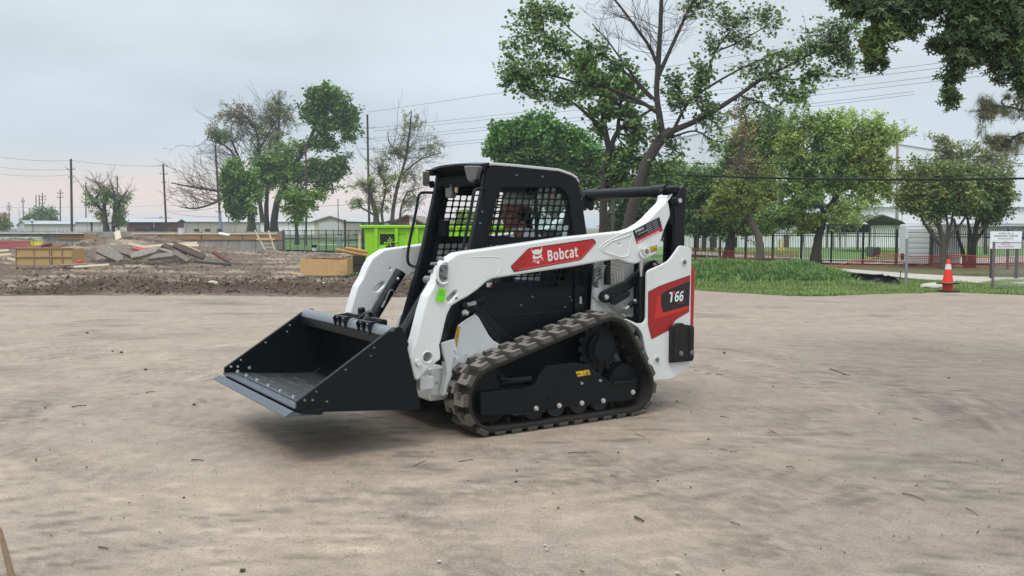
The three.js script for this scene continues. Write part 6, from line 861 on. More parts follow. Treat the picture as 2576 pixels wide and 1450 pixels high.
{ // rear wall with window, floor, seat, sill
  const rw = []; const wall = (y0, y1, z0, z1, x0, x1) => rw.push(ext([[x0, y0], [x1, y1], [x1 + 0.03, y1], [x0 + 0.03, y0]], z0, z1, 0.002));
  wall(0.9, 1.30, -0.40, 0.40, -1.80, -1.76); wall(1.30, 1.86, -0.40, -0.31, -1.76, -1.665); wall(1.30, 1.86, 0.31, 0.40, -1.76, -1.665); wall(1.86, 1.96, -0.40, 0.40, -1.665, -1.65);
  mesh('rear_wall', rw, M.matteBlack, cab);
  mesh('rear_window', ext([[-1.755, 1.30], [-1.66, 1.86], [-1.656, 1.86], [-1.751, 1.30]], -0.31, 0.31, 0), M.tinted, cab);
  mesh('side_glass', [ext(roundPoly([[-1.26, 1.885], [-1.50, 1.90], [-1.565, 1.84], [-1.612, 1.56], [-1.60, 1.46], [-1.245, 1.46]], 0.03), -0.398, -0.394, 0)], M.tinted, cab);
  mesh('glass_frame', [rbox(0.03, 0.46, 0.014, 0.004, -1.27, 1.67, -0.392, 0, 0, -0.02), rbox(0.38, 0.02, 0.014, 0.004, -1.42, 1.462, -0.392)], M.matteBlack, cab);
  mesh('red_triangle', ext([[-1.445, 1.79], [-1.385, 1.79], [-1.415, 1.885]], -0.392, -0.390, 0), mat(0.5, 0.02, 0.015, 0.5), cab).userData.label = 'small red triangle behind the side glass';  // plain red triangular mark that shows in the side window
  mesh('floor', rbox(1.0, 0.04, 0.80, 0.01, -1.1, 0.72, 0), M.matteBlack, cab);
  const seat = [rbox(0.48, 0.12, 0.46, 0.05, -1.36, 0.98, 0), rbox(0.13, 0.56, 0.44, 0.05, -1.585, 1.27, 0, 0, 0, 0.12), rbox(0.42, 0.22, 0.36, 0.03, -1.38, 0.83, 0)];
  mesh('seat', seat, mat(0.02, 0.02, 0.022, 0.8), cab);
  mesh('instrument_panel', [rbox(0.05, 0.12, 0.10, 0.01, -0.80, 1.56, -0.30), rbox(0.05, 0.14, 0.12, 0.01, -0.80, 1.56, 0.33), rbox(0.10, 0.05, 0.72, 0.012, -0.68, 1.02, 0)], M.matteBlack, cab);
  decal('info_label', [[-1.46, 1.452], [-1.30, 1.452], [-1.30, 1.412], [-1.46, 1.412]], -0.4355, 2600, (c) => { poly(c, [[-1.47, 1.40], [-1.29, 1.40], [-1.29, 1.46], [-1.47, 1.46]], '#5a1216'); poly(c, [[-1.452, 1.417], [-1.308, 1.417], [-1.308, 1.447], [-1.452, 1.447]], '#121317'); catHead(c, -1.328, 1.433, 0.02, 0, '#c8c8c8', '#121317'); word(c, '1 step!', -1.345, 1.424, 0.022, 0.8, 0, '#bcbcbc'); }, cab);
  decal('info_label', [[-1.668, 0.925], [-1.69, 0.925], [-1.69, 0.985], [-1.668, 0.985]], -0.4615, 2600, (c) => { poly(c, [[-1.7, 0.92], [-1.66, 0.92], [-1.66, 0.99], [-1.7, 0.99]], '#c9cbc9'); strokeLine(c, circle(-1.679, 0.948, 0.007, 4), 0.002, '#303030'); strokeLine(c, [[-1.679, 0.96], [-1.679, 0.98]], 0.003, '#303030'); }, cab);
  decal('info_label', [[-0.55, 0.985], [-0.628, 1.0], [-0.632, 0.972], [-0.555, 0.957]], -0.505, 2600, (c) => { poly(c, [[-0.54, 0.95], [-0.64, 0.95], [-0.64, 1.01], [-0.54, 1.01]], '#c4c6c4'); for (let i = 0; i < 4; i++) strokeLine(c, [[-0.56 - i * 0.017, 0.968 + i * 0.003], [-0.57 - i * 0.017, 0.985 + i * 0.003]], 0.004, '#3a3a3a'); }, cab);
  decal('info_label', [[-0.765, 1.098], [-0.815, 1.094], [-0.815, 1.128], [-0.765, 1.132]], -0.4375, 2600, (c) => { poly(c, [[-0.76, 1.09], [-0.82, 1.09], [-0.82, 1.14], [-0.76, 1.14]], '#cfd0d2'); poly(c, [[-0.795, 1.09], [-0.82, 1.09], [-0.82, 1.115], [-0.795, 1.115]], '#b3202a'); }, cab);
  mesh('cab_mount', [rbox(0.15, 0.05, 0.05, 0.015, -0.60, 0.945, -0.48, 0, 0, 0.35), rbox(0.10, 0.08, 0.05, 0.015, -0.68, 0.965, -0.475), ext(roundPoly([[-0.50, 0.89], [-0.56, 0.95], [-0.70, 1.04], [-0.74, 0.98], [-0.63, 0.91]], 0.015), -0.50, -0.43, 0.006)], M.blackGloss, cab);
  mesh('mount_bolt', [rod(V(-0.54, 0.895, -0.50), V(-0.535, 0.935, -0.50), 0.013), rod(V(-0.555, 0.905, -0.50), V(-0.515, 0.912, -0.50), 0.02)], M.zinc, cab);
  mesh('headlamp_cable', tube([V(-0.60, 0.90, -0.47), V(-0.56, 0.87, -0.49), V(-0.52, 0.86, -0.47)], 0.01, 16, 8), M.matteBlack, cab);
}
// --- bucket, coupler, tilt cylinders
const bucket = group('bucket', loader, 'black bucket with a grey top bar and bolted cutting edge');
{
  const sidePts = [[0.941, 0.434], [0.945, 0.366], [0.79, 0.345], [0.06, 0.282], [0.045, 0.292], [0.042, 0.319], [0.154, 0.79], [0.166, 0.838], [0.178, 0.846], [0.284, 0.852]];
  for (const s of [-1, 1]) {
    const z = (a, b) => [Math.min(s * a, s * b), Math.max(s * a, s * b)];
    mesh('side_plate', ext(sidePts, ...z(0.852, 0.864), 0.002), M.black, bucket);
    mesh('side_cutter', [ext([[0.943, 0.430], [0.945, 0.366], [0.80, 0.362], [0.72, 0.40], [0.62, 0.54], [0.25, 0.80], [0.20, 0.846], [0.284, 0.852]], ...z(0.864, 0.872), 0.002), ext([[0.943, 0.430], [0.945, 0.370], [0.90, 0.42], [0.255, 0.822], [0.25, 0.852], [0.284, 0.852]], ...z(0.838, 0.852), 0.002)], M.black, bucket);
    for (const [x, y, r] of [[0.398, 0.748, 0.006], [0.423, 0.695, 0.006], [0.607, 0.615, 0.006], [0.815, 0.486, 0.006], [0.895, 0.437, 0.009], [0.84, 0.433, 0.009], [0.741, 0.413, 0.0115]]) { mesh('side_bolt', bolt(x, y, s * (r > 0.01 ? 0.864 : 0.872), s, r * 0.7), M.dullSteel, bucket); mesh('side_bolt', bolt(x, y, s * (r > 0.01 ? 0.852 : 0.838), -s, r * 0.8), M.zinc, bucket); }
    mesh('skid_shoe', ext([[0.93, 0.352], [0.90, 0.374], [0.78, 0.372], [0.765, 0.362], [0.775, 0.335], [0.79, 0.328]], ...z(0.866, 0.885), 0.003), M.black, bucket);
    mesh('top_ear', cylz(0.03, s * 0.845, s * 0.868, 0.205, 0.848, 24), M.black, bucket);
  }
  const back = [[0.93, 0.378], [0.55, 0.338], [0.20, 0.318], [0.125, 0.345], [0.092, 0.40], [0.098, 0.48], [0.135, 0.66], [0.185, 0.80], [0.215, 0.835]];
  const offs = back.map(([x, y], i) => { const a = back[Math.max(0, i - 1)], b = back[Math.min(back.length - 1, i + 1)], t = Math.atan2(b[1] - a[1], b[0] - a[0]); return [x + 0.012 * -Math.sin(t), y + 0.012 * Math.cos(t)]; }).reverse();
  const sm = new THREE.SplineCurve(back.map((p) => new THREE.Vector2(...p))).getPoints(48).map((p) => [p.x, p.y]), sm2 = new THREE.SplineCurve(offs.map((p) => new THREE.Vector2(...p))).getPoints(48).map((p) => [p.x, p.y]);
  const shell = ext([...sm, ...sm2], -0.852, 0.852, 0);
  // scraped floor: bare scratches in the paint, matter with a grain of its own
  const Wt = canvasTex(1024, 1024, (c, w, h) => { c.fillStyle = '#1b1e21'; c.fillRect(0, 0, w, h); for (let i = 0; i < 900; i++) { const x = rnd() * w, y = rnd() * h, l = 10 + rnd() * 90, k = noise(x * 0.006, y * 0.01, 3); if (k < -0.12) continue; c.strokeStyle = ['#6a6a60', '#4c4f4c', '#88867a', '#2b2f33', '#a5a294'][i % 5]; c.globalAlpha = 0.35 + 0.6 * rnd(); c.lineWidth = 1.5 + rnd() * 6; c.beginPath(); c.moveTo(x, y); c.quadraticCurveTo(x + l / 2, y + gauss() * 8, x + l, y + gauss() * 10); c.stroke(); } });
  { const P = shell.attributes.position, uv = shell.attributes.uv; for (let i = 0; i < P.count; i++) uv.setXY(i, (P.getZ(i) + 0.86) / 1.72, P.getX(i) * 0.9); }
  Wt.wrapS = Wt.wrapT = THREE.RepeatWrapping;
  mesh('shell', shell, M.black, bucket);
  const liner = new THREE.PlaneGeometry(1.69, 0.66, 1, 12), lp = liner.attributes.position;
  liner.rotateX(-Math.PI / 2); liner.rotateY(Math.PI / 2);
  for (let i = 0; i < lp.count; i++) { const x = 0.52 + lp.getX(i); lp.setX(i, x); lp.setY(i, 0.3545 + (x - 0.55) * 0.0955 + (x < 0.45 ? (0.45 - x) * 0.045 : 0)); }
  mesh('floor_plate', liner, new THREE.MeshStandardMaterial({ map: Wt, roughness: 0.55, side: THREE.DoubleSide }), bucket).userData.label = 'scratched bucket floor';
  const seamPts = (z) => V(0.19, 0.325, z);
  mesh('weld_bead', [tube([V(0.86, 0.382, 0.85), V(0.5, 0.345, 0.85), V(0.22, 0.326, 0.85), V(0.135, 0.36, 0.85)], 0.004, 30, 6), rod(seamPts(-0.85), seamPts(0.85), 0.004, 8)], mat(0.10, 0.085, 0.065, 0.8), bucket);
  mesh('top_bar', [rod(V(0.235, 0.815, -0.85), V(0.235, 0.815, 0.85), 0.062, 36)], M.bluegrey, bucket);
  mesh('bar_lip', [rbox(0.010, 0.07, 1.69, 0.004, 0.296, 0.785, 0)], M.black, bucket);
  for (const z0 of [0.05, -0.40]) {
    const st = []; for (const [a, b] of [[0, 0.010], [-0.09, -0.082], [-0.20, -0.19]]) st.push(ext([[0.325, 0.875], [0.305, 0.893], [0.20, 0.905], [0.19, 0.89], [0.26, 0.882], [0.288, 0.862], [0.292, 0.80], [0.305, 0.80]], Math.min(z0 + a, z0 + b), Math.max(z0 + a, z0 + b), 0.002));
    st.push(box(0.035, 0.008, 0.21, 0.290, 0.890, z0 - 0.095), box(0.03, 0.008, 0.21, 0.20, 0.902, z0 - 0.095), box(0.014, 0.008, 0.21, 0.298, 0.805, z0 - 0.095));
    mesh('step_bracket', st, M.blackGloss, bucket);
    for (const q of [-0.02, -0.06, -0.14]) mesh('step_bolt', T(new THREE.SphereGeometry(0.005, 8, 6), 0.31, 0.88, z0 + q - 0.02), M.steel, bucket);
  }
  const edge = [[1.028, 0.338], [1.028, 0.343], [0.99, 0.367], [0.972, 0.372], [0.970, 0.358], [0.80, 0.345], [0.80, 0.330]];
  const edgeMat = mat(0.085, 0.097, 0.118, 0.42, { metalness: 0.3 });
  mesh('cutting_edge', ext(edge, -0.875, 0.875, 0.002), edgeMat, bucket);
  mesh('edge_plate', [ext([[0.958, 0.380], [0.958, 0.390], [0.880, 0.388], [0.880, 0.380]], -0.85, 0.85, 0.002), ext([[0.87, 0.383], [0.87, 0.391], [0.835, 0.388], [0.835, 0.380]], -0.85, 0.85, 0.002)], edgeMat, bucket);
  for (const z0 of [0.80, 0.56, 0.285, 0.01, -0.26, -0.535, -0.78]) mesh('edge_bolt', [T(cyl(0.014, 0.012, 8), 0.852, 0.397, z0), T(cyl(0.010, 0.02, 6), 0.852, 0.401, z0)], M.zinc, bucket);
}
const coupler = group('quick_coupler', loader);
mesh('coupler_frame', [ext(roundPoly([[0.02, 0.34], [0.10, 0.78], [0.05, 0.80], [-0.06, 0.60], [-0.05, 0.36]], 0.02), -0.62, -0.56, 0.005), ext(roundPoly([[0.02, 0.34], [0.10, 0.78], [0.05, 0.80], [-0.06, 0.60], [-0.05, 0.36]], 0.02), 0.56, 0.62, 0.005), rbox(0.06, 0.10, 1.1, 0.02, 0.07, 0.72, 0), rbox(0.05, 0.08, 1.1, 0.02, 0.0, 0.40, 0)], M.blackGloss, coupler);
mesh('coupler_lever', [rbox(0.05, 0.05, 0.42, 0.015, -0.02, 0.83, 0.06), rbox(0.10, 0.12, 0.10, 0.03, 0.0, 0.80, 0.26), rbox(0.06, 0.16, 0.05, 0.02, -0.02, 0.84, 0.30), rod(V(-0.03, 0.86, 0.20), V(0.02, 0.78, 0.16), 0.03), tube([V(0.06, 0.74, 0.24), V(0.02, 0.84, 0.22), V(-0.06, 0.88, 0.18), V(-0.09, 0.80, 0.14)], 0.022, 24, 10)], M.blackGloss, coupler);
for (const g of [T(new THREE.SphereGeometry(0.012, 10, 8), -0.02, 0.835, 0.20), T(new THREE.SphereGeometry(0.012, 10, 8), -0.01, 0.83, -0.06), rod(V(0.03, 0.80, 0.32), V(0.0, 0.84, 0.33), 0.016)]) mesh('lever_bolt', g, M.steel, coupler);
for (const s of [-1, 1]) {
  const t = group('tilt_cylinder', loader), a = V(-0.385, 1.19, s * 0.333), b = V(-0.07, 0.73, s * 0.333);
  mesh('barrel', [rod(a, b, 0.047, 28), rod(a.clone().add(V(-0.006, 0.009, 0)), a.clone().add(V(0.02, -0.03, 0)), 0.05, 28)], M.blackGloss, t);
  mesh('cylinder_pin', [T(new THREE.SphereGeometry(0.014, 12, 8), -0.345, 1.14, s * 0.333 - 0.045)], M.steel, t);
  mesh('cylinder_line', [tube([V(-0.30, 1.02, s * 0.333 - 0.05), V(-0.29, 1.05, s * 0.333 - 0.06), V(-0.26, 1.04, s * 0.333 - 0.06), V(-0.22, 0.96, s * 0.333 - 0.06)], 0.0055, 24, 8), rod(V(-0.22, 0.96, s * 0.333 - 0.06), V(-0.19, 0.91, s * 0.333 - 0.06), 0.010)], M.dullSteel, t);
  mesh('piston_rod', rod(b, V(0.02, 0.58, s * 0.333), 0.026, 20), M.chrome, t);
}
// ---------------------------------------------------------------- the operator, seated in the cab (loader's own axes)
function blobMesh(bones, c, half, res, k = 0.03) {                       // smooth union of tapered capsules, meshed
  const mc = new MarchingCubes(res, new THREE.MeshStandardMaterial(), false, false, 200000); mc.isolation = 0;
  const N = mc.size, n2 = N * N, h = half * 2 / N;
  for (let z = 0; z < N; z++) for (let y = 0; y < N; y++) for (let x = 0; x < N; x++) {
    const px = c[0] + (x / (N / 2) - 1) * half, py = c[1] + (y / (N / 2) - 1) * half, pz = c[2] + (z / (N / 2) - 1) * half; let d = 1e9;
    for (const [a, b, r0, r1] of bones) {
      const bx = b[0] - a[0], by = b[1] - a[1], bz = b[2] - a[2], qx = px - a[0], qy = py - a[1], qz = pz - a[2], L = bx * bx + by * by + bz * bz, t = L ? clamp((qx * bx + qy * by + qz * bz) / L) : 0;
      const e = Math.hypot(qx - bx * t, qy - by * t, qz - bz * t) - (r0 + (r1 - r0) * t), m = Math.max(k - Math.abs(d - e), 0) / k; d = Math.min(d, e) - m * m * k * 0.25;
    }
    mc.field[x + y * N + z * n2] = -d;
  }
  mc.update();
  const cnt = mc.count ?? mc.geometry.drawRange.count, g = new THREE.BufferGeometry();
  g.setAttribute('position', new THREE.BufferAttribute(new Float32Array(mc.positionArray.slice(0, cnt * 3)), 3)); g.setAttribute('normal', new THREE.BufferAttribute(new Float32Array(mc.normalArray.slice(0, cnt * 3)), 3));
  g.scale(half, half, half).translate(c[0], c[1], c[2]); g.deleteAttribute('normal'); const w = mergeVertices(g, 1e-5); w.computeVertexNormals(); return w;
}
{
  const person = thing('person', 'seated operator in a white hard hat and white shirt, looking forward inside the cab', 'person', loader.position.clone(), loader.rotation.y);
  const skin = mat(0.33, 0.145, 0.095, 0.6), shirt = mat(0.84, 0.85, 0.90, 0.85), jeans = mat(0.05, 0.065, 0.10, 0.9), hatM = mat(0.88, 0.88, 0.85, 0.35, { clearcoat: 0.4 });
  const hx = -1.315, hy = 1.69;                                          // middle of the head
  const head = [[[hx - 0.02, hy + 0.06, 0], [hx + 0.02, hy + 0.055, 0], 0.098, 0.088], [[hx + 0.03, hy - 0.02, 0], [hx + 0.05, hy - 0.06, 0], 0.070, 0.060], [[hx + 0.045, hy - 0.075, 0], [hx + 0.072, hy - 0.11, 0], 0.046, 0.030], [[hx - 0.01, hy - 0.07, -0.045], [hx + 0.06, hy - 0.115, -0.012], 0.022, 0.020], [[hx - 0.01, hy - 0.07, 0.045], [hx + 0.06, hy - 0.115, 0.012], 0.022, 0.020],
    [[hx + 0.098, hy + 0.005, 0], [hx + 0.122, hy - 0.028, 0], 0.012, 0.017], [[hx + 0.088, hy + 0.036, -0.03], [hx + 0.088, hy + 0.036, 0.03], 0.016, 0.016], [[hx + 0.098, hy - 0.06, -0.016], [hx + 0.098, hy - 0.06, 0.016], 0.014, 0.014], [[hx + 0.094, hy - 0.078, -0.012], [hx + 0.094, hy - 0.078, 0.012], 0.013, 0.013],
    [[hx - 0.015, hy - 0.01, -0.092], [hx - 0.02, hy - 0.045, -0.086], 0.016, 0.010], [[hx - 0.015, hy - 0.01, 0.092], [hx - 0.02, hy - 0.045, 0.086], 0.016, 0.010], [[hx - 0.03, hy - 0.05, 0], [hx - 0.06, hy - 0.18, 0], 0.058, 0.062]];
  const limbs = []; for (const s of [-1, 1]) {
    limbs.push([[-1.42, 1.44, s * 0.185], [-1.27, 1.23, s * 0.255], 0.052, 0.042], [[-1.27, 1.23, s * 0.255], [-1.045, 1.315, s * 0.255], 0.040, 0.028], [[-1.40, 1.02, s * 0.10], [-1.0, 1.07, s * 0.15], 0.085, 0.06], [[-1.0, 1.07, s * 0.15], [-0.90, 0.80, s * 0.15], 0.055, 0.04], [[-0.90, 0.77, s * 0.15], [-0.76, 0.765, s * 0.16], 0.035, 0.03]);
    const wx = -1.02, wy = 1.345, wz = s * 0.255; limbs.push([[-1.045, 1.315, wz], [wx + 0.02, wy + 0.01, wz], 0.026, 0.026]);
    [[0.0, 0.030, 0.07], [0.004, 0.014, 0.078], [0.0, -0.002, 0.074], [-0.006, -0.018, 0.06]].forEach(([ox, oy, l]) => { const a = [wx + 0.03 + ox, wy + 0.005 + oy, wz - s * 0.01], b = [a[0] + 0.030, a[1] + 0.004, wz - s * 0.028], c = [b[0] - 0.004, b[1] - 0.006, b[2] - s * (l - 0.05)]; limbs.push([a, b, 0.0095, 0.009], [b, c, 0.009, 0.0078]); });
    limbs.push([[wx, wy + 0.02, wz - s * 0.015], [wx + 0.012, wy + 0.045, wz - s * 0.045], 0.011, 0.009]);
  }
  mesh('body', [blobMesh([...head], [hx, hy - 0.03, 0], 0.24, 84, 0.018), blobMesh([[[-1.42, 1.05, 0], [-1.43, 1.40, 0], 0.12, 0.13], [[-1.42, 1.42, -0.17], [-1.42, 1.42, 0.17], 0.06, 0.06], [[-1.40, 1.42, 0], [-1.375, 1.55, 0], 0.065, 0.056], ...limbs], [-1.15, 1.10, 0], 0.68, 112, 0.02)], skin, person);
  mesh('shirt', blobMesh([[[-1.42, 1.04, 0], [-1.44, 1.36, 0], 0.145, 0.150], [[-1.43, 1.42, -0.15], [-1.43, 1.42, 0.15], 0.082, 0.082], [[-1.42, 1.50, -0.05], [-1.42, 1.50, 0.05], 0.062, 0.062], [[-1.42, 1.43, -0.18], [-1.30, 1.27, -0.245], 0.074, 0.062], [[-1.42, 1.43, 0.18], [-1.30, 1.27, 0.245], 0.074, 0.062]], [-1.38, 1.28, 0], 0.36, 84, 0.04), shirt, person);
  mesh('collar', T(new THREE.TorusGeometry(0.072, 0.017, 8, 24), -1.385, 1.535, 0, Math.PI / 2 - 0.0, 0, 0.28), shirt, person);
  mesh('trousers', blobMesh([[[-1.42, 1.0, -0.08], [-1.42, 1.0, 0.08], 0.13, 0.13], ...[-1, 1].flatMap((s) => [[[-1.40, 1.02, s * 0.10], [-1.0, 1.075, s * 0.15], 0.098, 0.076], [[-1.0, 1.075, s * 0.15], [-0.905, 0.82, s * 0.15], 0.074, 0.06]])], [-1.2, 0.98, 0], 0.40, 72, 0.03), jeans, person);
  mesh('hair', [T(new THREE.SphereGeometry(0.098, 22, 14, 0, 6.283, 1.35, 0.75).scale(1.05, 1.0, 0.95), hx - 0.03, hy + 0.03, 0)], mat(0.02, 0.016, 0.014, 0.9), person);
  const dome = new THREE.SphereGeometry(0.125, 32, 18, 0, 6.283, 0, 1.62).scale(1.12, 1.02, 0.92);
  mesh('hard_hat', [T(dome, hx - 0.02, hy + 0.065, 0, 0, 0, 0.07), T(new THREE.CylinderGeometry(0.145, 0.150, 0.012, 32).scale(1.05, 1, 0.88), hx - 0.015, hy + 0.062, 0, 0, 0, 0.07), T(new THREE.CylinderGeometry(0.115, 0.12, 0.010, 28, 1, false, -0.2, 3.54).scale(1, 1, 1.15), hx + 0.075, hy + 0.068, 0, 0, 0, -0.06), tube([[hx + 0.09, hy + 0.15, 0], [hx + 0.03, hy + 0.192, 0], [hx - 0.04, hy + 0.194, 0], [hx - 0.11, hy + 0.16, 0]], 0.012, 24, 8)], hatM, person);
  mesh('hat_strap', [tube([[hx - 0.01, hy + 0.05, -0.118], [hx - 0.015, hy - 0.02, -0.107], [hx + 0.01, hy - 0.09, -0.07]], 0.006, 20, 6)], M.matteBlack, person);
  for (const s of [-1, 1]) mesh('ear_muff', T(new THREE.SphereGeometry(0.042, 18, 12).scale(0.85, 1.15, 0.55), hx - 0.02, hy - 0.02, s * 0.108), M.matteBlack, person);
  mesh('safety_glasses', [T(new THREE.TorusGeometry(0.024, 0.004, 6, 18), hx + 0.092, hy + 0.012, -0.032, 0, Math.PI / 2 + 0.2, 0), T(new THREE.TorusGeometry(0.024, 0.004, 6, 18), hx + 0.092, hy + 0.012, 0.032, 0, Math.PI / 2 - 0.2, 0), rod(V(hx + 0.085, hy + 0.02, -0.055), V(hx - 0.01, hy + 0.015, -0.098), 0.003, 6), rod(V(hx + 0.085, hy + 0.02, 0.055), V(hx - 0.01, hy + 0.015, 0.098), 0.003, 6)], M.matteBlack, person);
}
// ---------------------------------------------------------------- things about the site
const lime = mat(0.30, 0.66, 0.012, 0.5, { roughnessMap: scuff, map: paintGrain });
{ // roll-off skip
  const d = 31.5, m = pxm(d), a = at(914, 690, d), top = at(914, 568, d).y, x1 = at(1300, 690, d).x, Lg = x1 - a.x, y0 = mudH(a.x + 1, -d) * 0.5, H = top - y0, t = thing('skip_container', 'lime green steel roll off skip standing on the mud behind the loader', 'skip', V(a.x, y0, -d - 0.3), 0.03);
  mesh('shell', [ext([[0.05, 0.22], [Lg, 0.22], [Lg, H - 0.06], [0, H - 0.06]], -0.08, 0, 0.004), box(0.08, H - 0.28, 2.4, 0.07, H / 2 + 0.06, -1.24, 0, 0, 0.03), box(0.08, H - 0.28, 2.4, Lg - 0.04, H / 2 + 0.06, -1.24), box(Lg, H - 0.28, 0.08, Lg / 2, H / 2 + 0.06, -2.44), box(Lg - 0.2, 0.08, 2.4, Lg / 2, 0.24, -1.24)], lime, t);
  mesh('top_rail', [rbox(Lg + 0.2, 0.10, 0.14, 0.02, Lg / 2 - 0.05, H - 0.03, 0.04), rbox(Lg + 0.2, 0.10, 0.14, 0.02, Lg / 2 - 0.05, H - 0.03, -2.5), rbox(0.14, 0.10, 2.5, 0.02, -0.08, H - 0.03, -1.2)], lime, t);
  for (let k = 0; k < 10; k++) mesh('side_rib', ext([[-0.05, 0.22], [0.05, 0.22], [0.06, H - 0.1], [-0.06, H - 0.1]], 0, 0.11, 0.01).translate(0.42 + k * 0.705, 0, 0), lime, t);
  mesh('bottom_rail', [rbox(Lg - 0.35, 0.12, 0.10, 0.02, Lg / 2 + 0.2, 0.74, 0.05), rbox(Lg - 0.2, 0.10, 0.16, 0.02, Lg / 2 + 0.1, 0.20, 0.04), rbox(0.75, 0.05, 0.22, 0.01, 0.50, 0.13, 0.06), rbox(0.12, 0.22, 0.14, 0.01, 0.82, 0.02, 0.05)], lime, t);
  mesh('handle_bar', tube([V(0.7, 0.98, 0.13), V(1.0, 1.0, 0.14), V(1.3, 1.02, 0.13)], 0.015, 16, 6), lime, t);
  const tx = canvasTex(256, 360, (c, w, h) => { c.fillStyle = '#111412'; c.fillRect(0, 0, w, h); c.fillStyle = '#8fd11e'; c.beginPath(); c.moveTo(0, 300); c.quadraticCurveTo(90, 280, 110, 190); c.lineTo(0, 190); c.fill(); c.beginPath(); c.moveTo(0, 360); c.lineTo(20, 300); c.lineTo(70, 250); c.lineTo(0, 240); c.fill(); c.font = 'bold 84px sans-serif'; c.fillText('GFL', 60, 210); c.fillRect(168, 90, 10, 70); for (const [x, y, r] of [[173, 70, 20], [146, 110, 18], [202, 104, 18]]) { c.beginPath(); c.ellipse(x, y, r * 0.6, r, x < 170 ? -0.7 : x > 180 ? 0.7 : 0, 0, 7); c.fill(); } c.fillStyle = '#c9d2c4'; c.fillRect(92, 300, 110, 8); });
  const lg = new THREE.PlaneGeometry(37 * m, 52 * m).translate(0.80, H - 47 * m, 0.006); mesh('company_decal', lg, new THREE.MeshStandardMaterial({ map: tx, roughness: 0.5 }), t);
  const nx = canvasTex(256, 80, (c, w, h) => { c.fillStyle = '#93d60e'; c.fillRect(0, 0, w, h); c.fillStyle = '#26330a'; c.font = 'bold 74px sans-serif'; c.fillText('30-572', 2, 66, 250); });
  mesh('unit_number', new THREE.PlaneGeometry(24 * m, 9 * m).translate(97 * m, H - 22 * m, 0.006), new THREE.MeshStandardMaterial({ map: nx, roughness: 0.5 }), t);
}
const plyTex = canvasTex(512, 256, (c, w, h) => { c.fillStyle = '#c49f6e'; c.fillRect(0, 0, w, h); for (let i = 0; i < 900; i++) { c.globalAlpha = 0.12; c.fillStyle = ['#9a7444', '#dcb884', '#7e5c38', '#d2ac74'][i % 4]; c.fillRect(rnd() * w, rnd() * h, 1 + rnd() * 3, 20 + rnd() * 90); } c.globalAlpha = 0.6; c.fillStyle = '#5b3a20'; for (let i = 0; i < 14; i++) { c.beginPath(); c.arc(w * (0.5 + 0.5 * rnd()), rnd() < 0.5 ? 20 + rnd() * 30 : 210 + rnd() * 30, 2 + rnd() * 3, 0, 7); c.fill(); } });
const ply = mat(1, 1, 1, 0.8, { map: plyTex }), plyM = mat(0.80, 0.78, 0.70, 0.85, { map: plyTex });
{ const d = 26.6, m = pxm(d), p = onMud(814, 690, d), w = 118 * m, h = 41 * m, t = thing('plywood_box', 'open plywood box of orange brown sheets standing in the mud', 'plywood box', V(p.x, at(814, 692, d).y, p.z), 0.02);
  const pan = (pts, z0, z1, uvk) => { const g = ext(pts, z0, z1, 0.003), uv = g.attributes.uv; for (let i = 0; i < uv.count; i++) uv.setXY(i, uv.getX(i) * 0.8 + uvk, uv.getY(i) * 1.6); return g; };
  mesh('front_sheet', pan([[-w / 2, 0], [-0.02, -0.02], [-0.02, h * 0.95], [-w / 2, h]], -0.02, 0, 0.1), ply, t); mesh('front_sheet', pan([[-0.018, -0.03], [w / 2, 0.02], [w / 2, h * 0.93], [-0.018, h * 0.94]], -0.025, 0.006, 0.6), ply, t);
  mesh('side_sheet', box(0.02, h, 1.1, w / 2 - 0.012, h / 2, -0.56), plyM, t); mesh('side_sheet', box(0.02, h, 1.1, -w / 2 + 0.012, h / 2, -0.56), plyM, t); mesh('back_sheet', box(w, h, 0.02, 0, h / 2, -1.1), plyM, t);
  const scrap = []; for (let k = 0; k < 9; k++) scrap.push(rbox(rr(0.15, 0.5), 0.02, 0.09, 0.004, rr(-0.25, 0.35) * w, h * 0.93 + rr(0, 0.04), -rr(0.1, 0.5), rr(-0.2, 0.2), rr(-0.5, 0.5), rr(-0.2, 0.2))); scrap.forEach((g) => mesh('scrap_board', g, mat(0.16, 0.08, 0.05, 0.9), t)); }
{ const d = 29.2, m = pxm(d), t = thing('timber_form', 'dark brown timber form panel leaning at the end of the skip', 'form panel', at(886, 685, d)); const wm = mat(0.055, 0.040, 0.034, 0.9, { map: barkTex }); mesh('panel', rbox(34 * m, 42 * m, 0.08, 0.01, 17 * m, 21 * m, 0), wm, t); mesh('edge_board', rbox(0.05, 43 * m, 0.12, 0.008, 0, 21.5 * m, 0.02), mat(0.30, 0.22, 0.17, 0.9), t); mesh('batten', rbox(33 * m, 0.03, 0.03, 0.006, 18 * m, 22 * m, 0.05), mat(0.035, 0.026, 0.022, 0.9), t); mesh('bottom_board', rbox(34 * m, 0.05, 0.3, 0.01, 17 * m, 0.02, -0.1), wm, t); }
{ const d = 29.5, m = pxm(d), t = thing('timber_stack', 'stack of pale sawn boards lying across the form panel by the skip', 'timber', at(844, 627, d)); const wm = [mat(0.95, 0.86, 0.66, 0.8, { map: plyTex }), mat(1, 0.95, 0.78, 0.8, { map: plyTex })];
  [[[0, 0], [78, -15], 0], [[0, -4], [77, -19], 1], [[24, 4], [78, -6], 1], [[22, 1], [78, -10], 0]].forEach(([a, b, k], i) => mesh('board', (() => { const p = V(a[0] * m, a[1] * m, -i * 0.05), q = V(b[0] * m, b[1] * m, -i * 0.05), L = p.distanceTo(q), g = rbox(L, 4.5 * m, 0.14, 0.006); g.rotateZ(Math.atan2(q.y - p.y, q.x - p.x)); return g.translate((p.x + q.x) / 2, (p.y + q.y) / 2, p.z); })(), wm[k], t)); }
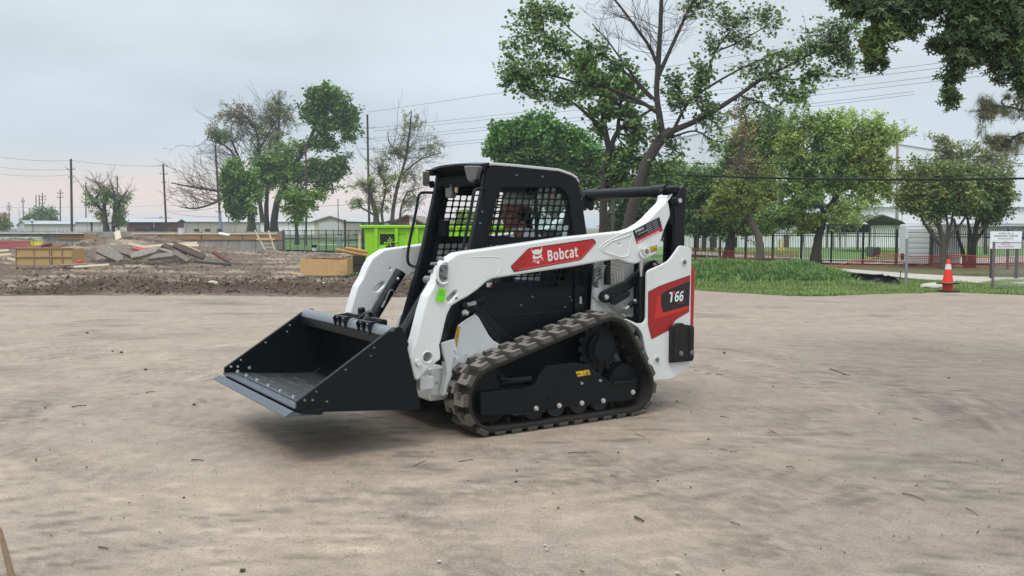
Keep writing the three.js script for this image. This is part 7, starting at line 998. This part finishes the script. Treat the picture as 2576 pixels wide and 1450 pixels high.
{ // ladder nailed together from slats
  const d = 57.4, m = pxm(d), t = thing('ladder', 'rough home made wooden ladder leaning on the retaining wall', 'ladder', at(685, 630, d)); const wm = mat(0.50, 0.40, 0.30, 0.85);
  mesh('rail', rod(V(-12 * m, -1 * m, 0.5), V(-44 * m, 50 * m, -0.1), 2 * m, 6), wm, t); mesh('rail', rod(V(12 * m, -1 * m, 0.5), V(-10 * m, 49 * m, -0.1), 2 * m, 6), wm, t);
  for (const [x0, x1, y] of [[-22, 9, 8], [-28, 4, 17], [-34, 0, 26]]) mesh('rung', rbox((x1 - x0) * m, 3 * m, 0.05, 0.01, (x0 + x1) / 2 * m, y * m, 0.32 - y * 0.007), wm, t); mesh('rung', rbox(46 * m, 4 * m, 0.06, 0.01, -14 * m, 28 * m, 0.24), mat(0.60, 0.44, 0.27, 0.85), t); }
{ const d = 40, m = pxm(d), p = at(790, 632, d), t = thing('paint_pail', 'black and white paint pail standing in the mud', 'pail', p); mesh('pail', T(cyl(5 * m, 12 * m, 18, 6 * m), 0, 6 * m, 0), mat(0.55, 0.56, 0.60, 0.6), t); mesh('dark_band', T(cyl(6.2 * m, 6 * m, 18), 0, 12 * m, 0), M.matteBlack, t); mesh('rim', T(new THREE.TorusGeometry(6.2 * m, 0.5 * m, 6, 20), 0, 15 * m, 0, Math.PI / 2), M.matteBlack, t); }
{ const d = 22.4, m = pxm(d), p = onMud(809, 730, d), t = thing('water_jug', 'clear plastic water jug lying in the mud at the edge of the concrete', 'jug', p.setY(p.y + 0.03), 0.2); const jm = mat(0.70, 0.80, 0.82, 0.3, { transmission: 0.35, thickness: 0 }); mesh('jug_body', rbox(15 * m, 13 * m, 11 * m, 0.03, 0, 6 * m, 0), jm, t); mesh('neck', T(cyl(2.2 * m, 4 * m, 12), -9 * m, 6 * m, 0, 0, 0, Math.PI / 2), jm, t); mesh('label_band', rbox(8 * m, 13.4 * m, 11.4 * m, 0.03, 2 * m, 6 * m, 0), mat(0.60, 0.66, 0.68, 0.5), t); }
// debris heap at left: slabs, boards, steel
const slabM = mat(0.255, 0.225, 0.195, 0.95, { map: walkTex }), boardM = mat(0.55, 0.44, 0.31, 0.85), darkWood = mat(0.075, 0.05, 0.038, 0.9), redSteel = mat(0.22, 0.03, 0.03, 0.6);
function slabThing(name, label, cat, px, py, d, w, h, th, rz, m, grp, tilt = 0.5) { const q = pxm(d), p = at(px, py, d), s = shapeOf([[-0.5, -0.5], [-0.1, -0.55], [0.5, -0.45], [0.52, 0.1], [0.42, 0.5], [-0.2, 0.48], [-0.48, 0.3]].map(([u, v]) => [w * q * (u + rr(-0.09, 0.09)), h * q * 1.3 * (v + rr(-0.12, 0.12))])); const g = new THREE.ExtrudeGeometry(s, { depth: th, bevelEnabled: true, bevelSize: 0.02, bevelThickness: 0.02, bevelSegments: 1 }); g.rotateX(-Math.PI / 2 + tilt).rotateZ(rz).translate(p.x, p.y, p.z); return recentre(solo(name, g, m, label, cat, grp), p); }
function boardThing(name, label, cat, a, b, d, wpx, m, grp, d2 = d, th = 0.04) { const p = at(...a, d), q = at(...b, d2), L = p.distanceTo(q), g = rbox(L, wpx * pxm(d), th, th * 0.2), dir = q.clone().sub(p); g.rotateX(-0.45).rotateZ(Math.atan2(dir.y, Math.hypot(dir.x, dir.z))).rotateY(Math.atan2(-dir.z, dir.x)).translate((p.x + q.x) / 2, (p.y + q.y) / 2, (p.z + q.z) / 2); return recentre(solo(name, g, m, label, cat, grp), p); }
const slabB = mat(0.20, 0.168, 0.138, 0.95, { map: walkTex });
slabThing('concrete_slab', 'broken grey concrete slab at the left of the rubble heap', 'slab', 276, 640, 35, 62, 22, 0.08, -0.5, slabM, 'broken slabs', 0.75); slabThing('concrete_slab', 'pale broken concrete slab in the middle of the rubble heap', 'slab', 366, 640, 34.5, 66, 20, 0.09, 0.22, slabM, 'broken slabs', 0.6); slabThing('concrete_slab', 'narrow broken slab leaning at the right of the rubble heap', 'slab', 425, 637, 35, 62, 9, 0.08, -0.3, slabM, 'broken slabs', 0.4); slabThing('concrete_slab', 'flat dark slab lying low at the right foot of the rubble heap', 'slab', 534, 663, 33, 84, 6, 0.06, -0.1, mat(0.10, 0.085, 0.072, 0.9), 'broken slabs', 0.2); slabThing('concrete_slab', 'mud stained slab behind the left broken slab', 'slab', 310, 634, 35.6, 56, 16, 0.07, -0.3, slabB, 'broken slabs', 0.6); slabThing('concrete_slab', 'brown stained slab half buried under the middle slab', 'slab', 405, 648, 34.2, 60, 14, 0.08, 0.1, slabB, 'broken slabs', 0.5); slabThing('concrete_slab', 'tilted slab end between the middle slab and the dark sheets', 'slab', 450, 645, 34.6, 44, 12, 0.07, -0.55, slabB, 'broken slabs', 0.6);
slabThing('plywood_sheet', 'dark brown plywood sheet sliding down the rubble heap', 'plywood', 478, 634, 35.5, 84, 16, 0.05, -0.42, darkWood, 'plywood sheets'); slabThing('plywood_sheet', 'second dark sheet higher on the rubble heap', 'plywood', 440, 628, 36, 56, 12, 0.05, -0.3, darkWood, 'plywood sheets'); slabThing('plywood_sheet', 'small reddish brown plywood piece at the foot of the heap', 'plywood', 556, 648, 34.5, 44, 7, 0.04, -0.55, mat(0.13, 0.06, 0.045, 0.9), 'plywood sheets');
boardThing('board', 'long pale board on top of the rubble heap, left end raised', 'board', [323, 613], [366, 623], 37, 7, boardM, 'loose boards'); boardThing('board', 'upper long pale board on the rubble heap', 'board', [350, 622], [496, 612], 37.4, 8, boardM, 'loose boards'); boardThing('board', 'middle pale board on the rubble heap', 'board', [400, 619], [500, 618], 37, 6, mat(0.62, 0.50, 0.36, 0.85), 'loose boards'); boardThing('board', 'pale board pointing down at the right end of the rubble heap', 'board', [470, 622], [504, 636], 36.6, 8, boardM, 'loose boards'); boardThing('board', 'pale board lying in front of the form crate', 'board', [186, 672], [274, 666], 31, 6, boardM, 'loose boards'); boardThing('board', 'weathered board half under the form crate', 'board', [150, 667], [220, 664], 31.5, 4, mat(0.28, 0.22, 0.17, 0.9), 'loose boards'); boardThing('board', 'pale board at the left picture edge above the mud', 'board', [-10, 632], [22, 630], 36, 6, boardM, 'loose boards'); boardThing('board', 'pale board stuck in the mud at the left edge', 'board', [-10, 643], [28, 640], 34, 6, boardM, 'loose boards'); boardThing('board', 'short board end beside the form crate at the left', 'board', [18, 650], [46, 657], 32.5, 6, boardM, 'loose boards');
{ const d = 46, m = pxm(d), p = at(296, 592, d); recentre(solo('board', rbox(15 * m, 25 * m, 0.05, 0.01, 0, 0, 0, -0.5, 0, 0.42).translate(p.x, p.y, p.z), mat(0.66, 0.56, 0.44, 0.85), 'wide pale plank leaning steeply on top of the earth mound', 'board', 'loose boards'), p); } boardThing('board', 'short plank at the left foot of the plywood box', 'board', [733, 688], [758, 690], 26.3, 4, ply, 'loose boards');
boardThing('steel_beam', 'upper rusty red steel beam at the left edge', 'steel beam', [-20, 609], [76, 610], 42, 9, redSteel, 'red steel'); boardThing('steel_beam', 'lower rusty red steel beam at the left edge', 'steel beam', [-20, 619], [78, 621], 41.6, 12, redSteel, 'red steel'); slabThing('red_sheet', 'bright red sheet under the boards on the rubble heap', 'sheet', 352, 628, 36.4, 26, 8, 0.03, -0.15, mat(0.40, 0.025, 0.03, 0.6)); slabThing('red_sheet', 'dark red sheet right of the slabs on the heap', 'sheet', 416, 631, 36.2, 26, 8, 0.03, -0.1, mat(0.18, 0.03, 0.035, 0.7)); slabThing('white_sheet', 'white sheet lying on the slope of the earth mound', 'sheet', 563, 590, 50, 24, 6, 0.03, -0.2, mat(0.6, 0.58, 0.55, 0.8)); slabThing('red_rag', 'small bright red rag by the form crate', 'rag', 200, 658, 31.3, 8, 6, 0.02, 0, mat(0.55, 0.02, 0.06, 0.8));
{ // form crate of plywood squares
  const d = 31.8, m = pxm(d), t = thing('form_crate', 'yellow brown plywood formwork crate with battens, left edge of the site', 'formwork', at(114, 668, d), 0.06); const pm = mat(0.86, 0.92, 0.86, 0.85, { map: plyTex }), bm = mat(0.33, 0.22, 0.13, 0.9);
  for (const [x, w] of [[-46, 44], [-4, 40], [42, 26], [68, 24]]) for (const [y, h] of [[11, 20], [32, 20]]) mesh('panel', rbox(w * m - 0.03, h * m, 0.05, 0.006, (x + w / 2 - 24) * m, y * m, 0), pm, t);
  for (const x of [-71, -27, 15, 42, 68]) mesh('batten', rbox(3.4 * m, 44 * m, 0.06, 0.006, x * m, 22 * m, 0.02), bm, t); for (const y of [21.5, 43.5]) mesh('rail', rbox(140 * m, 3 * m, 0.07, 0.006, -1 * m, y * m, 0.03), bm, t); mesh('back', box(138 * m, 42 * m, 0.05, 0, 21 * m, -0.9), plyM, t); mesh('side_panel', box(0.05, 42 * m, 0.9, 68 * m, 21 * m, -0.45), plyM, t);
  mesh('top_sheet', T(box(90 * m, 0.03, 0.5), -10 * m, 47 * m, -0.3, 0.2, 0, 0.05), mat(0.16, 0.055, 0.04, 0.9), t); mesh('top_scrap', T(box(24 * m, 0.1, 0.3), -6 * m, 51 * m, -0.3, 0.3, 0.3, 0.3), mat(0.12, 0.05, 0.04, 0.9), t); }
{ const d = 57, m = pxm(d), p = at(456, 590, d), t = thing('white_bucket', 'white plastic bucket standing on top of the retaining wall', 'bucket', p); mesh('bucket', T(cyl(7 * m, 16 * m, 18, 8 * m), 0, 8 * m, 0), mat(0.66, 0.67, 0.72, 0.5), t); mesh('rim', T(new THREE.TorusGeometry(8.1 * m, 0.7 * m, 6, 20), 0, 15.6 * m, 0, Math.PI / 2), mat(0.66, 0.67, 0.72, 0.5), t); }
for (const [x, l] of [[436, 'dark red block left of the white bucket'], [494, 'first dark red block right of the white bucket'], [522, 'middle dark red block on the wall'], [552, 'last dark red block on the wall, nearest the ladder']]) { const p = at(x, 582, 59.5), m = pxm(59.5); recentre(solo('masonry_block', rbox(9 * m, 8 * m, 0.3, 0.03, p.x, p.y + 2.5 * m, p.z), mat(0.10, 0.05, 0.045, 0.9), l, 'block', 'blocks on the wall'), p); }
{ const p = gnd(905, 630, 0.25), m = pxm(44), q = at(904, 628, 44), t = thing('marker_post', 'slender pale yellow utility marker post near the skip', 'marker post', q); mesh('post', ext(roundPoly([[-2.2 * m, 0], [2.2 * m, 0], [3.6 * m, 34 * m], [2.6 * m, 39 * m], [-0.6 * m, 39 * m], [-1.6 * m, 34 * m]], 0.02), -0.04, 0.04, 0.01), mat(0.52, 0.47, 0.22, 0.6), t); mesh('foot', rod(V(0, -8 * m, 0), V(0, 2 * m, 0), 1 * m, 8), mat(0.3, 0.29, 0.27, 0.8), t); }
{ const m = pxm(50), t = thing('waste_bin', 'pale wire litter basket in front of the chain link fence', 'bin', at(853, 622, 50)); for (let k = 0; k < 10; k++) { const a = k / 10 * 6.283; mesh('slat', rod(V(6 * m * Math.cos(a), 0, 6 * m * Math.sin(a)), V(6 * m * Math.cos(a), 26 * m, 6 * m * Math.sin(a)), 0.6 * m, 5), mat(0.22, 0.30, 0.30, 0.6), t); } mesh('rim', T(new THREE.TorusGeometry(6.2 * m, 0.9 * m, 6, 20), 0, 26 * m, 0, Math.PI / 2), mat(0.42, 0.44, 0.42, 0.6), t); }
// vehicles far behind the fence
function truck(name, label, x, y, d, kind) {
  const m = pxm(d), p = at(x, y, d), t = thing(name, label, 'truck', V(p.x, p.y, p.z), kind === 'bucket' ? 0.1 : -0.35), wm = mat(0.62, 0.63, 0.66, 0.4), gl = mat(0.02, 0.025, 0.03, 0.1);
  if (kind === 'pickup') { mesh('body', ext(roundPoly([[-2.6, 0.5], [2.6, 0.5], [2.65, 1.05], [1.3, 1.15], [0.7, 1.75], [-0.9, 1.78], [-1.0, 1.15], [-2.6, 1.12]], 0.1), -0.9, 0.9, 0.08), wm, t); mesh('side_window', ext(roundPoly([[0.95, 1.2], [0.6, 1.65], [-0.8, 1.68], [-0.85, 1.2]], 0.05), 0.89, 0.92, 0.005), gl, t); mesh('windscreen', T(box(0.04, 0.62, 1.5), 1.02, 1.45, 0, 0, 0, 0.8), gl, t); for (const s of [-1.7, 1.7]) for (const z of [-0.85, 0.85]) mesh('wheel', cylz(0.38, z - 0.12, z + 0.12, s, 0.38), M.rubber, t); }
  else if (kind === 'tank') { mesh('tank', T(new THREE.CapsuleGeometry(1.0, 5.5, 6, 18), 0, 1.7, 0, 0, 0, Math.PI / 2), wm, t); mesh('chassis', box(7, 0.2, 1, 0, 0.65, 0), M.matteBlack, t); for (const s of [-2.6, -1.8, 2.4]) mesh('wheel', cylz(0.42, 0.7, 1.0, s, 0.42), M.rubber, t); }
  else { mesh('chassis', box(7.5, 0.3, 1.1, 0, 0.7, 0), M.matteBlack, t); mesh('service_body', rbox(4.2, 1.1, 2.2, 0.06, -1.4, 1.45, 0), mat(0.20, 0.22, 0.24, 0.6), t); mesh('driver_cab', ext(roundPoly([[1.0, 0.7], [3.9, 0.7], [3.95, 1.4], [2.8, 1.55], [2.3, 2.4], [1.0, 2.45]], 0.12), -1.05, 1.05, 0.08), wm, t); mesh('side_window', ext(roundPoly([[1.25, 1.6], [2.55, 1.6], [2.15, 2.25], [1.25, 2.28]], 0.06), 1.05, 1.07, 0.005), gl, t); mesh('windscreen', T(box(0.04, 0.85, 1.9), 2.62, 1.97, 0, 0, 0, 0.52), gl, t); mesh('boom', [rbox(6.2, 0.34, 0.4, 0.05, -0.2, 3.05, 0.2, 0, 0, 0.03), rbox(5.2, 0.26, 0.3, 0.05, 0.0, 2.75, -0.2, 0, 0, -0.02), rbox(0.5, 1.2, 0.5, 0.06, 2.2, 2.5, 0.6)], mat(0.46, 0.02, 0.025, 0.45), t); for (const s of [-2.6, 2.9]) for (const z of [-0.95, 0.95]) mesh('wheel', cylz(0.48, z - 0.15, z + 0.15, s, 0.48), M.rubber, t); }
}
truck('bucket_truck', 'white utility truck with a folded red boom parked behind the gate fence', 962, 591, 190, 'bucket'); truck('pickup_truck', 'white pickup truck parked left of the bucket truck', 878, 592, 180, 'pickup'); truck('tank_trailer', 'long white tank trailer behind the tree clump', 717, 585, 200, 'tank');
// traffic cone in its second base, silt fence, stone
{ const p = gnd(2384, 735), m = pxm(-p.z) * 0.92, t = thing('traffic_cone', 'orange red traffic cone with one white reflective collar on the grass edge', 'traffic cone', V(p.x, 0.005, p.z)); const oc = mat(0.72, 0.025, 0.012, 0.5);
  const lathe = (pts) => new THREE.LatheGeometry(pts.map(([r, y]) => new THREE.Vector2(r * m, y * m)), 36);
  mesh('lower_cone', lathe([[14, 4], [13, 4.5], [13.2, 18], [13.6, 22]]), mat(0.52, 0.018, 0.014, 0.5), t); mesh('lower_base', rbox(44 * m, 4 * m, 44 * m, 0.015, 0, 2.2 * m, 0, 0, 0.3), M.rubber, t); mesh('upper_base', rbox(43 * m, 3 * m, 43 * m, 0.012, 0, 23.5 * m, 0, 0, 0.25, 0.02), M.rubber, t);
  mesh('cone', lathe([[14.5, 24], [14, 26], [8.6, 62]]), oc, t); mesh('reflective_collar', lathe([[8.7, 62], [6.6, 76]]), mat(0.62, 0.60, 0.58, 0.35), t); mesh('cone_tip', lathe([[6.6, 76], [4.2, 88], [3.2, 89], [2.2, 87]]), oc, t); mesh('lower_rim', T(new THREE.TorusGeometry(14.6 * m, 1 * m, 6, 32), 0, 25 * m, 0, Math.PI / 2), mat(0.45, 0.15, 0.08, 0.6), t); }
{ const a = gnd(2110, 712), b = gnd(2262, 719), t = thing('silt_fence', 'sagging black plastic silt fence between the grassy bank and the galvanised post', 'silt fence', V(a.x, 0, a.z), -Math.atan2(b.z - a.z, b.x - a.x)), len = Math.hypot(b.x - a.x, b.z - a.z), m = pxm(24.5), g = new THREE.PlaneGeometry(len * 1.12, 1, 80, 16), p = g.attributes.position;
  for (let i = 0; i < p.count; i++) { const q = p.getX(i) / (len * 1.12) + 0.5, v = p.getY(i) + 0.5, h = (30 - 6 * Math.sin(q * 3.1) + (q > 0.8 ? -4 : 0)) * m * smooth(1.02, 0.93, q); p.setXYZ(i, (q * 1.12 - 0.12) * len, v * h + 0.02 - (q > 0.9 ? v * 0.03 : 0), 0.10 * Math.sin(v * 7 + noise(q * 7, v) * 2) * v + 0.08 * noise(q * 10, v * 3) + 0.25 * (1 - v) ** 2); } g.computeVertexNormals(); mesh('fabric', g, mat(0.009, 0.010, 0.013, 0.5), t); mesh('stake', rod(V(len * 1.0, 0, -0.04), V(len * 1.01, 38 * m, -0.04), 1.2 * m, 8), mat(0.03, 0.028, 0.026, 0.9), t); mesh('stake', rod(V(len * 0.45, 0, -0.1), V(len * 0.45, 28 * m, -0.1), 1.2 * m, 8), mat(0.03, 0.028, 0.026, 0.9), t); }
function rock(name, label, cat, p, r, m, sy = 0.6, grp, sx = 1) { const g = new THREE.IcosahedronGeometry(1, 3), P = g.attributes.position, s0 = rnd() * 90; for (let i = 0; i < P.count; i++) { const x = P.getX(i), y = P.getY(i), z = P.getZ(i), k = 1 + 0.30 * noise(x * 1.4 + s0, y * 1.4, z * 1.4) + 0.14 * noise(x * 4 + s0, y * 4, z * 4) + 0.06 * noise(x * 11 + s0, y * 11, z * 11); P.setXYZ(i, x * k * r * sx, y * k * r * sy, z * k * r); } const w = mergeVertices(g.deleteAttribute('normal').deleteAttribute('uv'), 1e-5); w.computeVertexNormals(); w.translate(0, r * sy * 0.35, 0); const o = solo(name, w, m, label, cat, grp); o.position.copy(p); return o; }
const stoneM = mat(0.42, 0.39, 0.33, 0.9), clodM = mat(0.15, 0.115, 0.085, 0.95), chalk = mat(0.60, 0.57, 0.52, 0.9);
rock('stone', 'pale limestone block in the grass left of the cone', 'stone', gnd(2350, 724), 0.21, stoneM, 0.42, undefined, 1.7);
for (const [x, y, r, sx, l] of [[1790, 711, 0.13, 1.8, 'flat clod of earth at the left end of the grassy bank'], [1838, 713, 0.17, 1.9, 'wide pale clod below the grassy bank, left of its middle'], [1895, 714, 0.17, 2.2, 'long dark clod below the middle of the grassy bank'], [1965, 713, 0.16, 1.6, 'dark rounded clod right of the middle of the bank'], [2008, 716, 0.10, 1.2, 'small clod between two larger ones by the bank'], [2062, 714, 0.16, 1.6, 'brown clod toward the right end of the bank'], [2105, 714, 0.16, 1.5, 'last brown clod near the silt fence']]) rock('earth_clod', l, 'clod', gnd(x, y), r * 1.25, clodM, 0.75, 'clods along the grassy bank', sx);
for (const [x, y, d, r, l] of [[757, 695, 26.2, 0.1, 'grey clod leaning on the left foot of the plywood box'], [801, 697, 26, 0.07, 'pale clod in front of the middle of the plywood box'], [726, 667, 28.6, 0.11, 'pale rounded lump left of the plywood box'], [712, 685, 26.8, 0.08, 'small pale lump in the mud left of the plywood box'], [535, 724, 22.6, 0.1, 'pale angular stone on the mud berm']]) rock('earth_lump', l, 'lump', onMud(x, y, d, 0.02), r, x === 535 ? stoneM : mat(0.26, 0.215, 0.18, 0.95), 0.7, 'lumps in the mud', 1.3);
// litter on the concrete: twigs and stones one can point at, then grit
const twigM = mat(0.085, 0.055, 0.040, 0.9);
const TW = [[[1155, 1164], [1190, 1158], 'short bent twig just ahead of the near track', 1], [[1040, 1176], [1072, 1160], 'hooked thin twig in front of the bucket shadow', 0.8], [[1430, 1142], [1476, 1140], 'straight twig lying right of the track front', 1.2], [[1598, 1094], [1625, 1103], 'thin twig below the rear of the track', 0.9], [[1535, 1199], [1552, 1202], 'small twig in the middle of the right foreground', 1], [[1598, 1306], [1620, 1316], 'thick reddish brown twig piece in the right foreground', 2.8], [[482, 1160], [512, 1161], 'crooked dark twig in the left foreground', 1.6], [[248, 1381], [272, 1384], 'straight twig low at the lower left', 1.6], [[180, 1027], [218, 1022], 'long flat stick left of the bucket', 2], [[367, 990], [390, 988], 'dark stick left of the cutting edge', 1.8], [[1812, 1050], [1834, 1053], 'twig right behind the loader on the concrete', 1.2], [[1835, 1139], [1856, 1140], 'first of the twigs in the middle right foreground', 1], [[1938, 1086], [1956, 1093], 'short twig in the middle right, slanting down', 1], [[1930, 1090], [1950, 1091], 'twig close beside the slanting one', 0.9], [[2088, 930], [2128, 944], 'long crooked stick with bark behind the loader at right', 2], [[2120, 944], [2140, 946], 'stick at the right end of the crooked one', 1.6], [[2270, 1244], [2326, 1261], 'long thin twig at the right side of the foreground', 1], [[1810, 1130], [1832, 1136], 'pale twig near the middle right', 0.8], [[2296, 1054], [2320, 1060], 'dark twig far to the right', 1.1], [[1838, 1318], [1862, 1324], 'twig at the bottom right foreground', 1.2], [[1775, 942], [1790, 943], 'short dark stick just behind the rear bumper', 1.4], [[1746, 934], [1760, 935], 'twig near the rear bumper', 1.2], [[1802, 944], [1820, 945], 'stick right of the rear bumper', 1.4], [[1978, 1176], [2000, 1180], 'twig lying right of centre in the foreground', 1.1], [[2430, 1280], [2462, 1300], 'long bent twig at the far right foreground', 0.8]];
for (const [a, b, l, k] of TW) { const p = gnd(...a), q = gnd(...b), r = 0.0030 * k, L = p.distanceTo(q), mid = p.clone().lerp(q, 0.5).add(V(gauss() * 0.08 * L, r, gauss() * 0.12 * L)); const [g] = limbGeo([p.clone().setY(r + 0.004), mid.setY(r + 0.006), q.clone().setY(r + 0.002)], r, r * 0.6, 8, 6); const o = solo('twig', k > 2.5 ? g : g, k > 2.5 ? mat(0.12, 0.045, 0.03, 0.9) : twigM, l, 'twig', 'twigs on the concrete'); recentre(o, p); }
const ST = [[735, 1254, 0.0056, 0, 'pale stone at the left of the front middle foreground'], [1105, 1413, 0.0087, 0, 'pale broken stone at the bottom left of centre'], [1376, 1383, 0.0068, 0, 'pale stone at the bottom centre, the lower one'], [1371, 1372, 0.0074, 0, 'larger pale stone of the bottom centre pair'], [1381, 1376, 0.0050, 0, 'smaller pale stone of the bottom centre pair'], [1368, 1276, 0.0056, 0, 'pale pebble beside the white scratches'], [1298, 1212, 0.0087, 1, 'dark flat lump in the centre foreground'], [462, 1252, 0.0068, 1, 'dark pebble in the lower left foreground'], [1087, 1137, 0.0087, 2, 'brown lump ahead of the track, by the bucket shadow'], [488, 1018, 0.0136, 1, 'dark lump left of the cutting edge'], [366, 930, 0.0149, 1, 'brown lump on the left middle concrete'], [305, 887, 0.0186, 1, 'big brown clod at left, halfway to the mud'], [283, 884, 0.0124, 1, 'clod beside the big brown clod at left'], [219, 838, 0.0186, 1, 'dark clod far left near the mud edge'], [1822, 888, 0.0149, 1, 'dark lump behind the rear bumper'], [2388, 951, 0.0112, 1, 'dark pebble below the cone'], [1945, 972, 0.0112, 2, 'pale pebble in the middle right'], [2014, 1143, 0.0068, 0, 'white pebble at right'], [1790, 1138, 0.0074, 0, 'white stone behind the track on the right'], [1655, 1210, 0.0062, 1, 'dark leaf scrap in the right foreground'], [1705, 1443, 0.0099, 0, 'pale flat scrap at the bottom edge right of centre'], [610, 1436, 0.0112, 1, 'dark lump at the bottom left edge']];
for (const [x, y, r, k, l] of ST) rock('small_stone', l, 'stone', gnd(x, y, 0.006), r, [mat(0.40, 0.37, 0.33, 0.9), mat(0.06, 0.045, 0.036, 0.95), mat(0.26, 0.17, 0.11, 0.9)][k], 0.6, 'stones on the concrete', 1.25);
{ const g = new THREE.IcosahedronGeometry(1, 0), n = 1500, im = new THREE.InstancedMesh(g, mat(1, 1, 1, 0.9), n), o = new THREE.Object3D(), c = new THREE.Color(); for (let i = 0; i < n; i++) { const z = -rr(3.2, 20), x = rr(-0.62, 0.62) * -z * 1.0, s = rr(0.0012, 0.0042) * (rnd() < 0.10 ? 2 : 1); o.position.set(x, 0.008 + s * 0.3, z); o.rotation.set(rr(0, 6), rr(0, 6), 0); o.scale.set(s * rr(0.8, 2.6), s * 0.6, s); o.updateMatrix(); im.setMatrixAt(i, o.matrix); const q = rnd() < 0.6 ? [0.10, 0.075, 0.055] : rnd() < 0.5 ? [0.5, 0.46, 0.40] : [0.24, 0.19, 0.15]; c.setRGB(...q); im.setColorAt(i, c); } im.name = 'grit'; im.userData.kind = 'stuff'; tag(im, 'scattered grit, leaf scraps and bits of earth on the concrete', 'grit'); im.castShadow = im.receiveShadow = true; scene.add(im); }
{ const p = gnd(-2, 1330), q = gnd(30, 1455), [g] = limbGeo([p.setY(0.008), p.clone().lerp(q, 0.5).setY(0.010), q.setY(0.008)], 0.010, 0.014, 10, 6); g.scale(1, 0.35, 1); recentre(solo('joint_strip', g, mat(0.20, 0.12, 0.06, 0.9, { map: barkTex }), 'rusty brown strip in the concrete joint at the lower left corner', 'joint strip'), p); }
renderer.render(scene, camera);
